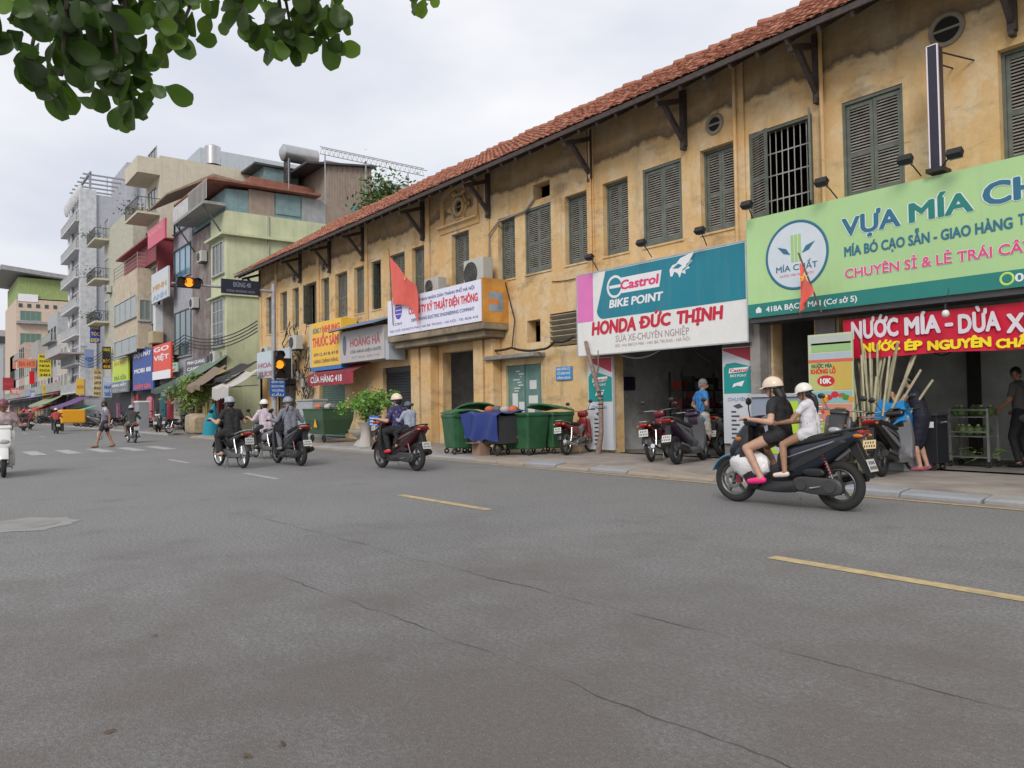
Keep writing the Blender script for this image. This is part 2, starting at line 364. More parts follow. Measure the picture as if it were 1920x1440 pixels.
# dry leaves and litter on the near road
lm = MB().add([(0, -.035, 0), (.03, 0, .012), (.07, .012, .006), (.03, .03, .016), (-.03, .012, .008), (-.06, -.01, .004)], [(0, 1, 2, 3, 4, 5)]).mesh('fallen_leaf'); lm.materials.append(M('dry_leaf', (.10, .065, .04), .8))
for k, (px, py) in enumerate([(463, 1420), (205, 1375), (530, 1398), (290, 1193)]):
    p = G(px, py); o = tag(link('fallen_leaf', lm), ['small brown dry leaf lying by the bottom edge of the road', 'dark curled leaf on the road at lower left', 'dark dry leaf a little right of the bottom brown leaf', 'pale scrap of leaf on the road at left', 'little dry leaf in the middle of the near road', 'tiny leaf scrap beside the long road crack', 'tiny leaf scrap below the long road crack at right'][k], 'leaf', 'dry leaves on the road')
    o.location = (p.x, p.y, .006); o.rotation_euler = (.2, .1, k*1.3); o.scale = (.42, .42, .42)
# ================================================================ the long old yellow building
def plaster(name, base, pale, orange, stain=.75, scol=(.10, .085, .07), lo=.52, tide=None):
    m = bpy.data.materials.new(name); m.use_nodes = True; nt = m.node_tree; N = nt.nodes.new; L = nt.links.new; b = nt.nodes['Principled BSDF']; MATS[name] = m
    t = N('ShaderNodeTexCoord')
    def nz(sc, st=(1, 1, 1), det=6, ro=.62):
        mp = N('ShaderNodeMapping'); mp.inputs['Scale'].default_value = st; L(t.outputs['Object'], mp.inputs[0])
        n = N('ShaderNodeTexNoise'); n.inputs['Scale'].default_value = sc; n.inputs['Detail'].default_value = det; n.inputs['Roughness'].default_value = ro; L(mp.outputs[0], n.inputs['Vector']); return n
    def rg(n, a, c, hi): r = N('ShaderNodeMapRange'); r.inputs[1].default_value = a; r.inputs[2].default_value = c; r.inputs[4].default_value = hi; L(n.outputs['Fac'], r.inputs[0]); return r.outputs[0]
    def mix(f, A, B):
        x = N('ShaderNodeMix'); x.data_type = 'RGBA'; L(f, x.inputs[0])
        for k, v in (('A', A), ('B', B)):
            if isinstance(v, tuple): x.inputs[k].default_value = (*v, 1)
            else: L(v, x.inputs[k])
        return x.outputs['Result']
    c = mix(rg(nz(.8), .38, .64, 1), base, orange)
    c = mix(rg(nz(1.1, (1, 1, .8), 8, .7), .46, .60, .8), c, pale)
    c = mix(rg(nz(6, (1, 1, 1)), .45, .8, .35), c, tuple(x*.55 for x in base))
    c = mix(rg(nz(1.2, (1.5, 1.5, .22), 8, .68), lo+.05, .82, stain*.8), c, scol)           # rain streaks
    c = mix(rg(nz(1.5, (.55, .55, 1.2), 9, .72), .53, .72, stain*.8), c, scol)   # blotches of mould
    c = mix(rg(nz(9, (.25, .25, 1), 3, .5), .70, .76, .5), c, tuple(x*.35 for x in base))   # hair cracks along the courses
    if tide:       # wavy tide mark left by the leaking gutter
        sp = N('ShaderNodeSeparateXYZ'); L(t.outputs['Object'], sp.inputs[0])
        a1 = N('ShaderNodeMath'); a1.operation = 'MULTIPLY_ADD'; a1.inputs[1].default_value = .9; L(nz(.55, (1, 1, .1), 4).outputs['Fac'], a1.inputs[0]); L(sp.outputs['Z'], a1.inputs[2])
        a2 = N('ShaderNodeMath'); a2.operation = 'MULTIPLY_ADD'; a2.inputs[1].default_value = .32; L(nz(5, (1, 1, 1), 6, .7).outputs['Fac'], a2.inputs[0]); L(a1.outputs[0], a2.inputs[2])
        def band(lo_, hi_, v0, v1): r = N('ShaderNodeMapRange'); r.inputs[1].default_value = lo_; r.inputs[2].default_value = hi_; r.inputs[3].default_value = v0; r.inputs[4].default_value = v1; L(a2.outputs[0], r.inputs[0]); return r.outputs[0]
        mm = N('ShaderNodeMath'); mm.operation = 'MULTIPLY'; L(band(tide+.58, tide+.68, 0, .85), mm.inputs[0]); L(band(tide+.68, tide+.98, 1, .35), mm.inputs[1])
        c = mix(mm.outputs[0], c, (.10, .073, .052))
    L(c, b.inputs['Base Color']); b.inputs['Roughness'].default_value = .9; b.inputs['Specular IOR Level'].default_value = .2
    bp = N('ShaderNodeBump'); bp.inputs['Strength'].default_value = .45; bp.inputs['Distance'].default_value = .03; L(nz(7).outputs['Fac'], bp.inputs['Height']); L(bp.outputs[0], b.inputs['Normal'])
    return m
OCH = plaster('ochre_plaster', (.64, .452, .24), (.68, .55, .365), (.63, .40, .175), .95, (.15, .12, .09), .49, 7.45)
OCHT = plaster('ochre_trim', (.62, .42, .21), (.64, .48, .295), (.64, .39, .165), .6)
GRYP = plaster('grey_render', (.25, .235, .22), (.33, .31, .29), (.22, .20, .185), .6)
def holes_wall(x0, x1, z0, z1, Y, th, holes):
    mb = MB(); xs = sorted({x0, x1, *[h[0] for h in holes], *[h[1] for h in holes]}); zs = sorted({z0, z1, *[h[2] for h in holes], *[h[3] for h in holes]})
    for a, b_ in zip(xs, xs[1:]):
        for c, d in zip(zs, zs[1:]):
            mxx, mz = (a+b_)/2, (c+d)/2
            if any(h[0] < mxx < h[1] and h[2] < mz < h[3] for h in holes): continue
            mb.add([(a, Y, c), (b_, Y, c), (b_, Y, d), (a, Y, d)], [(0, 1, 2, 3)]); mb.add([(a, Y+th, c), (b_, Y+th, c), (b_, Y+th, d), (a, Y+th, d)], [(3, 2, 1, 0)])
    for a, b_, c, d in holes:
        mb.add([(a, Y, c), (b_, Y, c), (b_, Y, d), (a, Y, d), (a, Y+th, c), (b_, Y+th, c), (b_, Y+th, d), (a, Y+th, d)], [(0, 4, 5, 1), (1, 5, 6, 2), (2, 6, 7, 3), (3, 7, 4, 0)])
    return mb
BX0, BX1, BYB = -38.2, 4.0, 22.0
WZ0, WZ1 = 4.97, 6.80
WIN = [(-4.78, -3.65), (-7.38, -6.27), (-9.40, -7.98), (-10.65, -9.77), (-12.34, -11.17), (-13.68, -12.82), (-15.12, -14.24), (-16.80, -15.68), (-18.08, -17.27), (-20.58, -19.6),
       (-23.1, -22.28), (-24.7, -23.6), (-26.12, -25.36), (-27.6, -26.74), (-29.33, -28.2), (-30.72, -29.92), (-32.38, -31.22), (-33.92, -33.16), (-35.43, -34.57), (-37.3, -36.4), (-2.3, -1.2)]
yb = thing('old_building', 'long two-storey ochre building with red tiled roof and green shutters', 'building', ((BX0+BX1)/2, FY, 0))
sm_z = (W(1000, 600, FY).z, W(1000, 642, FY).z)
UPH = [(a, b_, WZ0, WZ1) for a, b_ in WIN]+[(-16.42, -15.70, 6.98, 7.42)]
GH = [(-36.6, -33.6, SWZ, 2.7), (-31.0, -28.5, SWZ, 2.55), (-25.3, -22.9, SWZ, 2.75), (-21.2, -18.95, SWZ, 3.05), (-17.8, -16.2, SWZ, 2.45), (-16.78, -16.2, sm_z[1], sm_z[0]), (-15.8, -14.6, 2.85, 3.75),
      (-13.4, -10.15, SWZ, 2.6), (-8.95, -8.05, SWZ, 3.0), (-7.55, -1.0, SWZ, 3.05)]
holes_wall(BX0, BX1, 0, 8.75, FY, .32, UPH+GH).build('wall', OCH, yb)
sidew = MB(); sidew.prism([(FY, 0), (BYB, 0), (BYB, 8.6), (17.2, 10.7), (FY, 8.6)], BX0, BX0+.3, 'x'); sidew.prism([(FY+.33, 0), (BYB, 0), (BYB, 8.6), (17.2, 10.7), (FY+.33, 8.6)], BX1-.3, BX1, 'x'); sidew.box(BX0, BX1, BYB-.3, BYB-.01, 0, 8.6)
sidew.build('wall', OCH, yb)
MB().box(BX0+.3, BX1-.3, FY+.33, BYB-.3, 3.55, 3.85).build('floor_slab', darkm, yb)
part = MB()
for x in (-33.2, -28.2, -25.6, -22.4, -18.5, -14.2, -9.75, -7.75, -.9): part.box(x-.08, x+.08, FY+.33, 19.0, 0, 3.54)
part.box(BX0+.3, BX1-.3, 19.0, 19.2, 0, 3.54); part.build('partition', M('old_inside_wall', (.55, .55, .54), .9, dirt=.6, dcol=(.15, .15, .15)), yb)
MB().box(BX0+.3, BX1-.3, FY+.31, 19, 0, SWZ-.004).build('floor', M('shop_floor', (.2, .185, .17), .7, dirt=.4), yb)
# trim: pilasters, string course, bay
for x in (-9.6, -14.1, -18.6, -22.0, -26.5, -31.0, -35.9, -38.0):
    MB().box(x-.12, x+.12, FY-.05, FY-.001, 3.9, 8.4).build('pilaster', OCHT, yb, bevel=.015)
for x in (-7.72, -14.03, -9.66): MB().tube([(x, FY-.10, 8.5), (x, FY-.10, 4.3), (x, FY-.09, 3.8)], .038, 8).build('drain_pipe', OCHT, yb, True)
for a, b_ in WIN:
    MB().box(a-.03, b_+.03, FY-.03, FY+.018, WZ0-.05, WZ0-.002).build('window_sill', OCH, yb, bevel=.008)
MB().prism([(FY, 7.13), (FY-.16, 7.13), (FY-.18, 7.07), (FY-.08, 7.02), (FY-.04, 6.9), (FY, 6.88)], -21.2, -19.0, 'x').build('cornice', OCHT, yb)
bay = MB(); bay.box(-21.15, -20.95, FY-.06, FY-.001, 7.14, 8.1); bay.box(-19.25, -19.05, FY-.06, FY-.001, 7.14, 8.1)
bay.prism([(-20.1+1.05*math.cos(t), 7.95+.45*math.sin(t)) for t in [math.pi*i/12 for i in range(13)]]+[(-20.1-.85*math.cos(t), 7.95+.3*math.sin(t)) for t in [math.pi*i/12 for i in range(13)]], FY-.07, FY-.003)
bay.build('bay_moulding', OCHT, yb)
car = MB(); car.torus((-20.1, FY-.02, 7.62), .26, .07, 'y', 28, 8); car.torus((-20.1, FY-.02, 7.62), .46, .05, 'y', 6, 6)
for k in range(7): car.ell((-20.1+.52*math.cos(k*math.pi/3.0), FY-.03, 7.62+.52*math.sin(k*math.pi/3.0)), .13, .06, .11, 8, 6)
car.build('cartouche', OCHT, yb, True)
rim_m = M('vent_stone', (.26, .22, .17), .9, dirt=.5)
for x, z, r in ((-20.1, 7.62, .2), (W(1775, 55, FY).x, W(1775, 55, FY).z, .25), (W(1340, 233, FY).x, W(1340, 233, FY).z, .19), (W(608, 499, FY).x, 7.3, .2), (W(553, 519, FY).x, 7.3, .2), (-16.0, 7.75, .01)):
    if r < .05: continue
    v = MB().torus((x, FY-.005, z), r, .045, 'y', 24, 8).build('vent_ring', rim_m, yb, True)
    disc(MB(), x, z, r, r, FY-.006).build('vent_hole', P('hole_black', (.01, .01, .01), .9), v)
    bar = MB()
    for q in (0,): bar.box(x-r*.9, x+r*.9, FY-.022, FY-.012, z+q*r-.02, z+q*r+.02)
    bar.build('vent_bar', rim_m, v)
# windows
SHG = [M('shutter_green', (.115, .13, .11), .7, var=.25, scale=5, dirt=.5, dcol=(.2, .19, .17)), M('slat_weathered', (.26, .245, .215), .75, var=.3, scale=6, dirt=.5, dcol=(.10, .085, .07))]
def leaf(x0, x1, z0, z1, Y, mat4=None):
    fr, sl = MB(), MB(); w = .065; zm = z0+(z1-z0)*.45
    for a, b_ in ((x0+.004, x0+w), (x1-w, x1-.004)): fr.box(a, b_, Y, Y+.04, z0+.01, z1-.01)
    for a, b_ in ((z0+.01, z0+w+.03), (zm-.04, zm+.04), (z1-w-.02, z1-.01)): fr.box(x0+w, x1-w, Y+.002, Y+.038, a, b_)
    for a, b_ in ((z0+w+.03, zm-.04), (zm+.04, z1-w-.02)):
        n = int((b_-a)/.052)
        for i in range(n):
            z = a+(i+.5)*(b_-a)/n; sl.obox(((x0+x1)/2, Y+.02, z), ((x1-x0)/2-w, 0, 0), (0, .02, .020), (0, -.003, .003))
    if mat4: fr.xf(mat4); sl.xf(mat4)
    return fr, sl
def hinge(x, y, a): return Matrix.Translation((x, y, 0)) @ Matrix.Rotation(a, 4, 'Z') @ Matrix.Translation((-x, -y, 0))
for i, (a, b_) in enumerate(WIN):
    fr = MB(); Y = FY+(.02 if i in (1, 2, 4, 7) else .14)
    fr.box(a-.001, a+.05, Y, Y+.12, WZ0, WZ1); fr.box(b_-.05, b_+.001, Y, Y+.12, WZ0, WZ1); fr.box(a+.05, b_-.05, Y, Y+.12, WZ1-.06, WZ1+.001); fr.box(a+.05, b_-.05, Y, Y+.12, WZ0-.001, WZ0+.05)
    wn = fr.build('window_frame', SHG[0], yb); m_ = (a+b_)/2
    lv = []
    if i == 2:     # open: left leaf half out, right leaf folded out, iron bars
        ml = a+.46; lv = [leaf(a+.02, a+.56, WZ0+.04, WZ1-.04, Y, hinge(a+.02, Y, rad(-22))), leaf(b_-.56, b_-.02, WZ0+.04, WZ1-.04, Y, hinge(b_-.02, Y, rad(118)))]
        bars = MB()
        for k in range(9): bars.cyl((a+.15+k*.135, Y+.1, WZ0+.05), (a+.15+k*.135, Y+.1, WZ1-.05), .011, n=6)
        for z in (5.35, 5.85, 6.3): bars.box(a+.06, b_-.06, Y+.093, Y+.107, z-.012, z+.012)
        bars.build('window_bars', M('old_iron_bar', (.36, .35, .33), .6, dirt=.4), wn)
    elif i in (12, 16): lv = [leaf(a+.05, m_-.12, WZ0+.05, WZ1-.06, Y+.04, hinge(a+.05, Y+.04, rad(-70))), leaf(m_-.02, b_-.05, WZ0+.05, WZ1-.06, Y+.04)]
    else: lv = [leaf(a+.05, m_-.003, WZ0+.05, WZ1-.06, Y+.03+random.uniform(0, .012)), leaf(m_+.003, b_-.05, WZ0+.05, WZ1-.06, Y+.03+random.uniform(0, .012), hinge(b_-.05, Y+.03, random.uniform(0, .05)))]
    for f_, s_ in lv: f_.build('shutter', SHG[0], wn); stuff(s_.build('shutter_slats', SHG[1], wn))
# small opening and ground floor louvres
lv = MB()
for k in range(6): lv.obox((-15.2, FY+.06, 2.95+k*.14), (.6, 0, 0), (0, .07, -.05), (0, .006, .008))
lv.build('louvre', M('louvre_concrete', (.42, .36, .27), .9, dirt=.6), yb)
# eaves: rafters, boards, brackets
EY, EZ, RY, RZ = 12.44, 7.94, 17.2, 10.9
sl_ = (RZ-EZ)/(RY-EY); ang = math.atan(sl_); uu = Vector((0, math.cos(ang), math.sin(ang))); nn = Vector((0, -math.sin(ang), math.cos(ang)))
roof = MB()
pr = [(EY, EZ), (RY, RZ), (2*RY-EY, EZ)]; roof.prism([(y, z+.02) for y, z in pr]+[(y, z-.05) for y, z in reversed(pr)], BX0-.5, BX1+.3, 'x')
roof_o = roof.build('roof', M('roof_board', (.06, .048, .042), .85, var=.3, dirt=.4), yb)
MB().box(BX0-.5, BX1+.3, EY-.05, EY+.0, EZ-.06, EZ+.05).build('fascia_board', wood_d, roof_o)
raf = MB()
x = BX0
while x < BX1:
    raf.beam(Vector((x, EY+.01, EZ-.11)), Vector((x, FY+.3, EZ-.11+sl_*(FY+.29-EY))), .06, .1); x += .62
stuff(raf.build('rafters', wood_d, roof_o))
for px, py in ((1535, 160), (1285, 255), (1110, 320), (918, 395), (795, 437), (683, 482), (620, 505), (565, 520), (490, 545), (1900, 20)):
    x = W(px, py, FY).x; br = MB()
    br.box(x-.06, x+.06, FY-.12, FY-.002, 7.0, 8.25); br.beam((x, FY-.02, 8.05), (x, EY+.1, EZ-.2), .1, .11); br.beam((x, FY-.1, 7.15), (x, EY+.35, EZ-.12), .09, .1); br.box(x-.04, x+.04, FY-.15, FY-.002, 6.92, 7.0)
    br.build('eave_bracket', wood_d, yb)
# tiles
TILE = M('roof_tile', (.33, .125, .075), .9, var=.5, scale=5, dirt=.75, dcol=(.13, .09, .07), bump=.4)
def tile_mb():
    n = 4; xs = [-.105+.21*i/n for i in range(n+1)]; hh = [.03*math.cos(math.pi*(x/.21)) for x in xs]; lo = [(x, 0, h+.035) for x, h in zip(xs, hh)]; hi = [(x, .33, h+.0) for x, h in zip(xs, hh)]; bt = [(x, 0, h+.012) for x, h in zip(xs, hh)]
    k = n+1; return lo+hi+bt, [(i, i+1, k+i+1, k+i) for i in range(n)]+[(2*k+i, 2*k+i+1, i+1, i) for i in range(n)]
tv, tf = tile_mb(); tme = MB().add(tv, tf).mesh('roof_tile', flip=False); tme.materials.append(TILE)
T = []
nrow = int(math.hypot(RY-EY, RZ-EZ)/.27)
for r in range(nrow):
    x = BX0-.45+(.105 if r % 2 else 0)
    while x < BX1+.3:
        p = Vector((x, EY-.06, EZ+.05))+uu*(r*.27)+nn*random.uniform(0, .028); q = PX(p)
        T.append((q[2] if 0 <= q[0] <= 1920 and q[1] >= -5 else 1e3+q[2], p, random.uniform(-.09, .09), random.uniform(-.09, .05))); x += .21
T.sort(key=lambda t: t[0])
base = Matrix(((1, 0, 0), (0, uu.y, nn.y), (0, uu.z, nn.z))).to_4x4()
rest = MB()
for i, (d, p, a, t) in enumerate(T):
    mt = Matrix.Translation(p) @ base @ Matrix.Rotation(a, 4, 'Z') @ Matrix.Rotation(t, 4, 'X')
    if i < 300:
        o = link('roof_tile', tme, roof_o); mt.translation -= WLOC(roof_o); o.matrix_local = mt
    else: rest.add([mt @ Vector(v) for v in tv], tf)
me = rest.mesh('roof_tiles', WLOC(roof_o), flip=False); me.materials.append(TILE); stuff(link('roof_tiles', me, roof_o))
rme = MB().tube([(-.23, 0, .03), (.23, 0, 0)], [.15, .12], 8).mesh('ridge_tile', smooth=True); rme.materials.append(TILE)
for i in range(105):
    o = link('ridge_tile', rme, roof_o); o.location = Vector((BX0-.3+i*.4, RY+random.uniform(-.03, .03), RZ+.06+random.uniform(-.03, .035)))-WLOC(roof_o); o.rotation_euler = (0, random.uniform(-.06, .06), random.uniform(-.06, .06))
# balcony over the passage, with its worn slab
SB = 12.55; SX0, SX1, SZ0, SZ1 = RW(727, 562, 630, 902, 527, 603, SB)
bal = MB(); bal.box(SX0-.1, -17.62, SB+.03, FY-.001, SZ0-.22, SZ0-.03); bal.box(SX0+.1, -17.8, SB+.2, FY-.001, SZ0-.42, SZ0-.22)
bal.build('balcony_slab', plaster('worn_concrete', (.24, .20, .15), (.36, .29, .19), (.2, .165, .13), .8), yb, bevel=.03)
MB().box(-17.78, -17.62, SB+.05, FY-.001, SZ0-.03, SZ1+.05).build('balcony_side', M('side_ochre', (.55, .25, .04), .8, var=.3, dirt=.4, dcol=(.35, .3, .2)), yb)
pm = M('patch_blue_grey', (.25, .3, .36), .8, var=.4)
MB().box(-17.619, -17.615, SB+.25, SB+.75, SZ0+.3, SZ0+.85).build('worn_poster', pm, yb); MB().box(-17.619, -17.614, SB+.2, SB+.6, SZ0+.5, SZ0+.65).build('worn_poster', M('patch_orange', (.6, .22, .06), .8), yb)
lz = SZ0-.42
for x, w in ((-22.45, .26), (-21.75, .3), (-18.75, .24), (-18.2, .2)):
    MB().box(x-w, x+w, FY-.34, FY-.004, SWZ-.02, lz-.01).build('pier', OCHT, yb, bevel=.03)
MB().box(-18.3, -16.0, FY-.45, FY-.001, 2.62, 2.74).build('ledge', GRYP, yb, bevel=.02)
# passage gate with panels
gp = thing('passage_gate', 'dark panelled wooden gate inside the passage under the balcony', 'gate', (-20.1, FY+2.2, SWZ))
MB().box(-21.2, -18.95, FY+2.25, FY+2.3, SWZ, 3.5).build('backing', wood_d, gp)
for i in range(2):
    for j in range(4): MB().box(-21.1+i*1.1, -20.1+i*1.1, FY+2.2, FY+2.249, SWZ+.1+j*.72, SWZ+.72+j*.72).build('panel', M('gate_panel', (.085, .062, .045), .8, var=.3), gp, bevel=.01)
# grey lower front round the two shops at the right
gf = MB(); gf.box(-10.13, -9.0, FY-.05, FY-.002, SWZ-.02, 3.3); gf.box(-8.0, -7.6, FY-.05, FY-.002, SWZ-.02, 3.3); gf.box(-10.13, -1, FY-.06, FY-.051, 3.06, 3.5)
gf.build('grey_front', GRYP, yb); MB().box(-9.25, -9.02, FY-.35, FY-.06, SWZ-.02, 3.0).build('pier', GRYP, yb, bevel=.02)
# electric cables draped along the front
cab = P('cable_black', (.02, .02, .02), .7)
def cable(label, pts, r=.012, sag=.0, mat=cab):
    P2 = []
    for a, b_ in zip(pts, pts[1:]):
        a, b_ = Vector(a), Vector(b_)
        for i in range(10): t = i/10; P2.append(a.lerp(b_, t)-Vector((0, 0, sag*4*t*(1-t))))
    P2.append(Vector(pts[-1])); return tag(MB().tube(P2, r, 5).build('cable', mat, None, True), label, 'cable', 'cables on the yellow front')
cable('thick grey conduit climbing from the balcony corner to the window over the ledge', [W(918, 560, FY-.08), W(916, 440, FY-.08), W(935, 415, FY-.06), W(985, 395, FY-.06), W(1000, 375, FY-.05)], .03, 0, M('conduit_grey', (.3, .28, .24), .7))
cable('bundle of black cables running above the blue plaque to the big motorbike sign', [W(905, 655, FY-.2), W(960, 652, FY-.25), W(1015, 655, FY-.3), W(1040, 640, FY-.3), W(1075, 632, FY-.4)], .035, .06)
cable('black cable hanging beside the ledge from the balcony corner', [W(945, 520, FY-.1), W(955, 560, FY-.1), W(965, 600, FY-.1), W(960, 650, FY-.2)], .02)
cable('thin cable sagging along the yellow wall below the shuttered windows', [W(1035, 528, FY-.03), W(1080, 522, FY-.03)], .012, .02)
# ================================================================ signs on the yellow building
def RT(o, xl, ytl, ybl, xr, ytr, ybr, Y, k=4.):
    ox, oy = o; return RW(ox+xl/k, oy+ytl/k, oy+ybl/k, ox+xr/k, oy+ytr/k, oy+ybr/k, Y)
def txt(s, o, box, Y, mat, par, **kw):
    x0, x1, z0, z1 = RT(o, *box, Y); return text(s, x0, x1, z0, z1, Y, mat, par, **kw)
def plate(mb, x0, x1, z0, z1, Y, t=.004): return mb.box(x0, x1, Y-t, Y, z0, z1)
def poly(pts, Y, t=.004): return MB().prism(pts, Y-t, Y)
# --- motorbike workshop sign
CY = 13.0; O1 = (1040, 420)
X0, X1, Z0, Z1 = RW(1083, 520, 669, 1400, 449, 637, CY)
cs = thing('shop_sign', 'big white and teal sign reading Castrol Bike Point Honda Duc Thinh', 'sign', ((X0+X1)/2, CY, Z0))
MB().box(X0, X1, CY, FY-.1, Z0, Z1).build('board', white, cs)
teal = P('sign_teal', '#00788c', .3, var=.08, scale=.8, streak=.14, dcol=(.25, .3, .3)); pink = P('sign_pink', '#d873b4', .4); red = P('sign_red', '#c01838', .4); wh2 = P('sign_white', (.74, .74, .76), .4); gry = P('sign_grey_ink', '#a08890', .5); dgry = P('sign_dark_ink', '#4a4a58', .5)
zt = Z0+(Z1-Z0)*.42; wd_ = X1-X0
plate(MB(), X0+.01, X0+wd_*.115, Z0+(Z1-Z0)*.41, Z1-.01, CY).build('pink_panel', pink, cs)
a0 = X0+wd_*.14; rc = .22
tp = [(a0+.32, Z1-.02), (X1-.02, Z1-.02), (X1-.02, zt), (a0+rc, zt)]+[(a0+rc-rc*math.sin(t), zt+rc-rc*math.cos(t)) for t in (.4, .8, 1.2, 1.5)]
poly(tp, CY-.001).build('teal_panel', teal, cs)
x0, x1, z0, z1 = RT(O1, 400, 425, 535, 805, 340, 470, CY)
poly([(x0+.1, z0), (x1-.08, z0), (x1, z1), (x0+.25, z1), (x0, z1-.12), (x0, z0+.1)], CY-.006).build('logo_plate', wh2, cs)
disc(MB(), x0+.24, (z0+z1)/2, .27, .27, CY-.0108).build('logo_disc', wh2, cs); disc(MB(), x0+.24, (z0+z1)/2, .21, .21, CY-.0115).build('logo_ring', teal, cs)
plate(MB(), x0+.06, x0+.44, (z0+z1)/2-.035, (z0+z1)/2+.035, CY-.0125, .002).build('logo_bar', wh2, cs)
text('Castrol', x0+.42, x1-.12, z0+.09, z1-.07, CY-.011, P('logo_red', '#d83a70', .4), cs, .03, slant=.15)
txt('BIKE POINT', O1, (412, 570, 627, 805, 510, 572), CY-.006, wh2, cs, bold=.035, slant=.15)
hx, hz = W(1278, 502, CY).x, W(1278, 502, CY).z
def eagle(k): return [(hx+x*k, hz+z*k) for x, z in [(-.62, -.30), (-.66, .0), (-.5, .18), (-.28, .22), (-.05, .42), (.3, .5), (.72, .6), (.5, .3), (.62, .22), (.36, .05), (.45, -.08), (.2, -.12), (.22, -.3), (.0, -.2), (-.1, -.42), (-.22, -.2), (-.4, -.12), (-.5, -.3)]]
poly(eagle(.5), CY-.006).build('eagle_mark', wh2, cs)
poly([(hx-.24, hz+.02), (hx-.08, hz+.1), (hx+.02, hz+.05), (hx-.08, hz+.0)], CY-.0115).build('eagle_eye', teal, cs)
for k in range(3): poly([(hx+.02+k*.1, hz-.08+k*.09), (hx+.3+k*.05, hz+.06+k*.09), (hx+.05+k*.1, hz-.03+k*.09)], CY-.0115).build('feather', teal, cs)
txt('HONDA', O1, (282, 745, 832, 605, 690, 795), CY-.002, red, cs, bold=.045, slant=.1)
txt('ĐỨC', O1, (645, 695, 780, 862, 665, 755), CY-.002, red, cs, bold=.045, slant=.1)
txt('THỊNH', O1, (915, 660, 752, 1252, 610, 705), CY-.002, red, cs, bold=.045, slant=.1)
txt('SỬA XE-CHUYÊN NGHIỆP', O1, (458, 825, 878, 1008, 785, 835), CY-.002, gry, cs, bold=.0)
txt('ĐC: 416 BẠCH MAI - HAI BÀ TRƯNG - HÀ NỘI', O1, (458, 900, 922, 1012, 850, 873), CY-.002, gry, cs, bold=.0)
fr = MB()
for a, b_, c, d in ((X0-.03, X1+.03, Z0-.03, Z0-.001), (X0-.03, X1+.03, Z1+.001, Z1+.03), (X0-.03, X0-.001, Z0, Z1), (X1+.001, X1+.03, Z0, Z1)): fr.box(a, b_, CY-.01, CY+.1, c, d)
fr.build('frame', M('alu_frame', (.5, .5, .5), .4, .8), cs)
# --- sugar cane shop sign
GY = 12.8; O2 = (1440, 300)
X0, X1, Z0, Z1 = RW(1401, 415, 594, 1920, 287, 541, GY); X1 = 0.2
gs = thing('shop_sign', 'long lime green sign reading VUA MIA CHAT with a round cane logo', 'sign', ((X0+X1)/2, GY, Z0))
lime = P('sign_lime', '#a8cc90', .4, var=.07, scale=.6, streak=.16, dcol=(.3, .33, .24)); dteal = P('sign_deep_teal', '#1f7a72', .45); navy = P('sign_navy', '#2d6a86', .45); mag = P('sign_magenta', '#d8487e', .45); halo = P('sign_halo', '#d4e2dc', .45)
MB().box(X0, X1, GY, FY-.12, Z0, Z1).build('board', lime, gs)
plate(MB(), X0, X1, Z0, Z0+.26, GY-.001).build('bottom_band', dteal, gs)
c = W(1493, 478, GY); r = .62
disc(MB(), c.x, c.z, r, r, GY-.004, 40).build('logo_disc', P('logo_pale', '#c9d2da', .45), gs)
MB().torus((c.x, GY-.006, c.z), r, .025, 'y', 48, 6, .2).build('logo_ring', navy, gs)
for k in (-1, 0, 1): plate(MB(), c.x+k*.075-.026, c.x+k*.075+.026, c.z-.12, c.z+.38, GY-.006).build('cane', P('cane_green', '#9cc477', .45), gs)
for s_ in (-1, 1): poly([(c.x+s_*.12, c.z+.02), (c.x+s_*.2, c.z+.14), (c.x+s_*.38, c.z+.2), (c.x+s_*.26, c.z+.06)], GY-.006).build('cane_leaf', navy, gs)
text('MÍA CHẤT', c.x-.42, c.x+.42, c.z-.28, c.z-.17, GY-.005, navy, gs, .01); text('NƯỚC MÍA SIÊU SẠCH', c.x-.34, c.x+.34, c.z-.38, c.z-.34, GY-.005, mag, gs, 0)
def htxt(s, box, mat, hb, fb, sl=0.): txt(s, O2, box, GY-.003, halo, gs, bold=hb, name='letter_halo', slant=sl); txt(s, O2, box, GY-.007, mat, gs, bold=fb, slant=sl)
htxt('VỰA', (560, 440, 570, 985, 360, 490), navy, .06, .03); htxt('MÍA', (1065, 320, 460, 1530, 240, 385), dteal, .06, .03)
htxt('CHẤT', (1620, 195, 345, 2530, -30, 160), navy, .06, .03)
txt('MÍA BÓ CẠO SẴN - GIAO HÀNG', O2, (575, 655, 728, 1832, 425, 505), GY-.004, navy, gs, bold=.03); txt('TẬN NƠI', O2, (1880, 410, 490, 2200, 345, 430), GY-.004, navy, gs, bold=.03)
htxt('CHUYÊN SỈ & LẺ TRÁI CÂY', (580, 825, 890, 1995, 590, 675), mag, .05, .018)
text('418A BẠCH MAI (Cơ sở 5)', W(1437, 580, GY).x, W(1607, 560, GY).x, Z0+.08, Z0+.18, GY-.005, wh2, gs, .02); text('0968.418.418', W(1904, 517, GY).x, W(1904, 517, GY).x+1.3, Z0+.08, Z0+.2, GY-.005, wh2, gs, .02)
hp = W(1423, 582, GY); poly([(hp.x-.06, hp.z-.05), (hp.x+.06, hp.z-.05), (hp.x+.06, hp.z+.02), (hp.x, hp.z+.07), (hp.x-.06, hp.z+.02)], GY-.005).build('house_icon', wh2, gs)
MB().torus((W(1888, 517, GY).x, GY-.006, Z0+.14), .085, .016, 'y', 24, 6, .3).build('phone_icon', P('icon_lime', '#b8d860', .5), gs)
MB().box(X0, X1, GY+.05, FY-.06, Z0-.10, Z0-.002).build('sign_base', dsteel, gs)
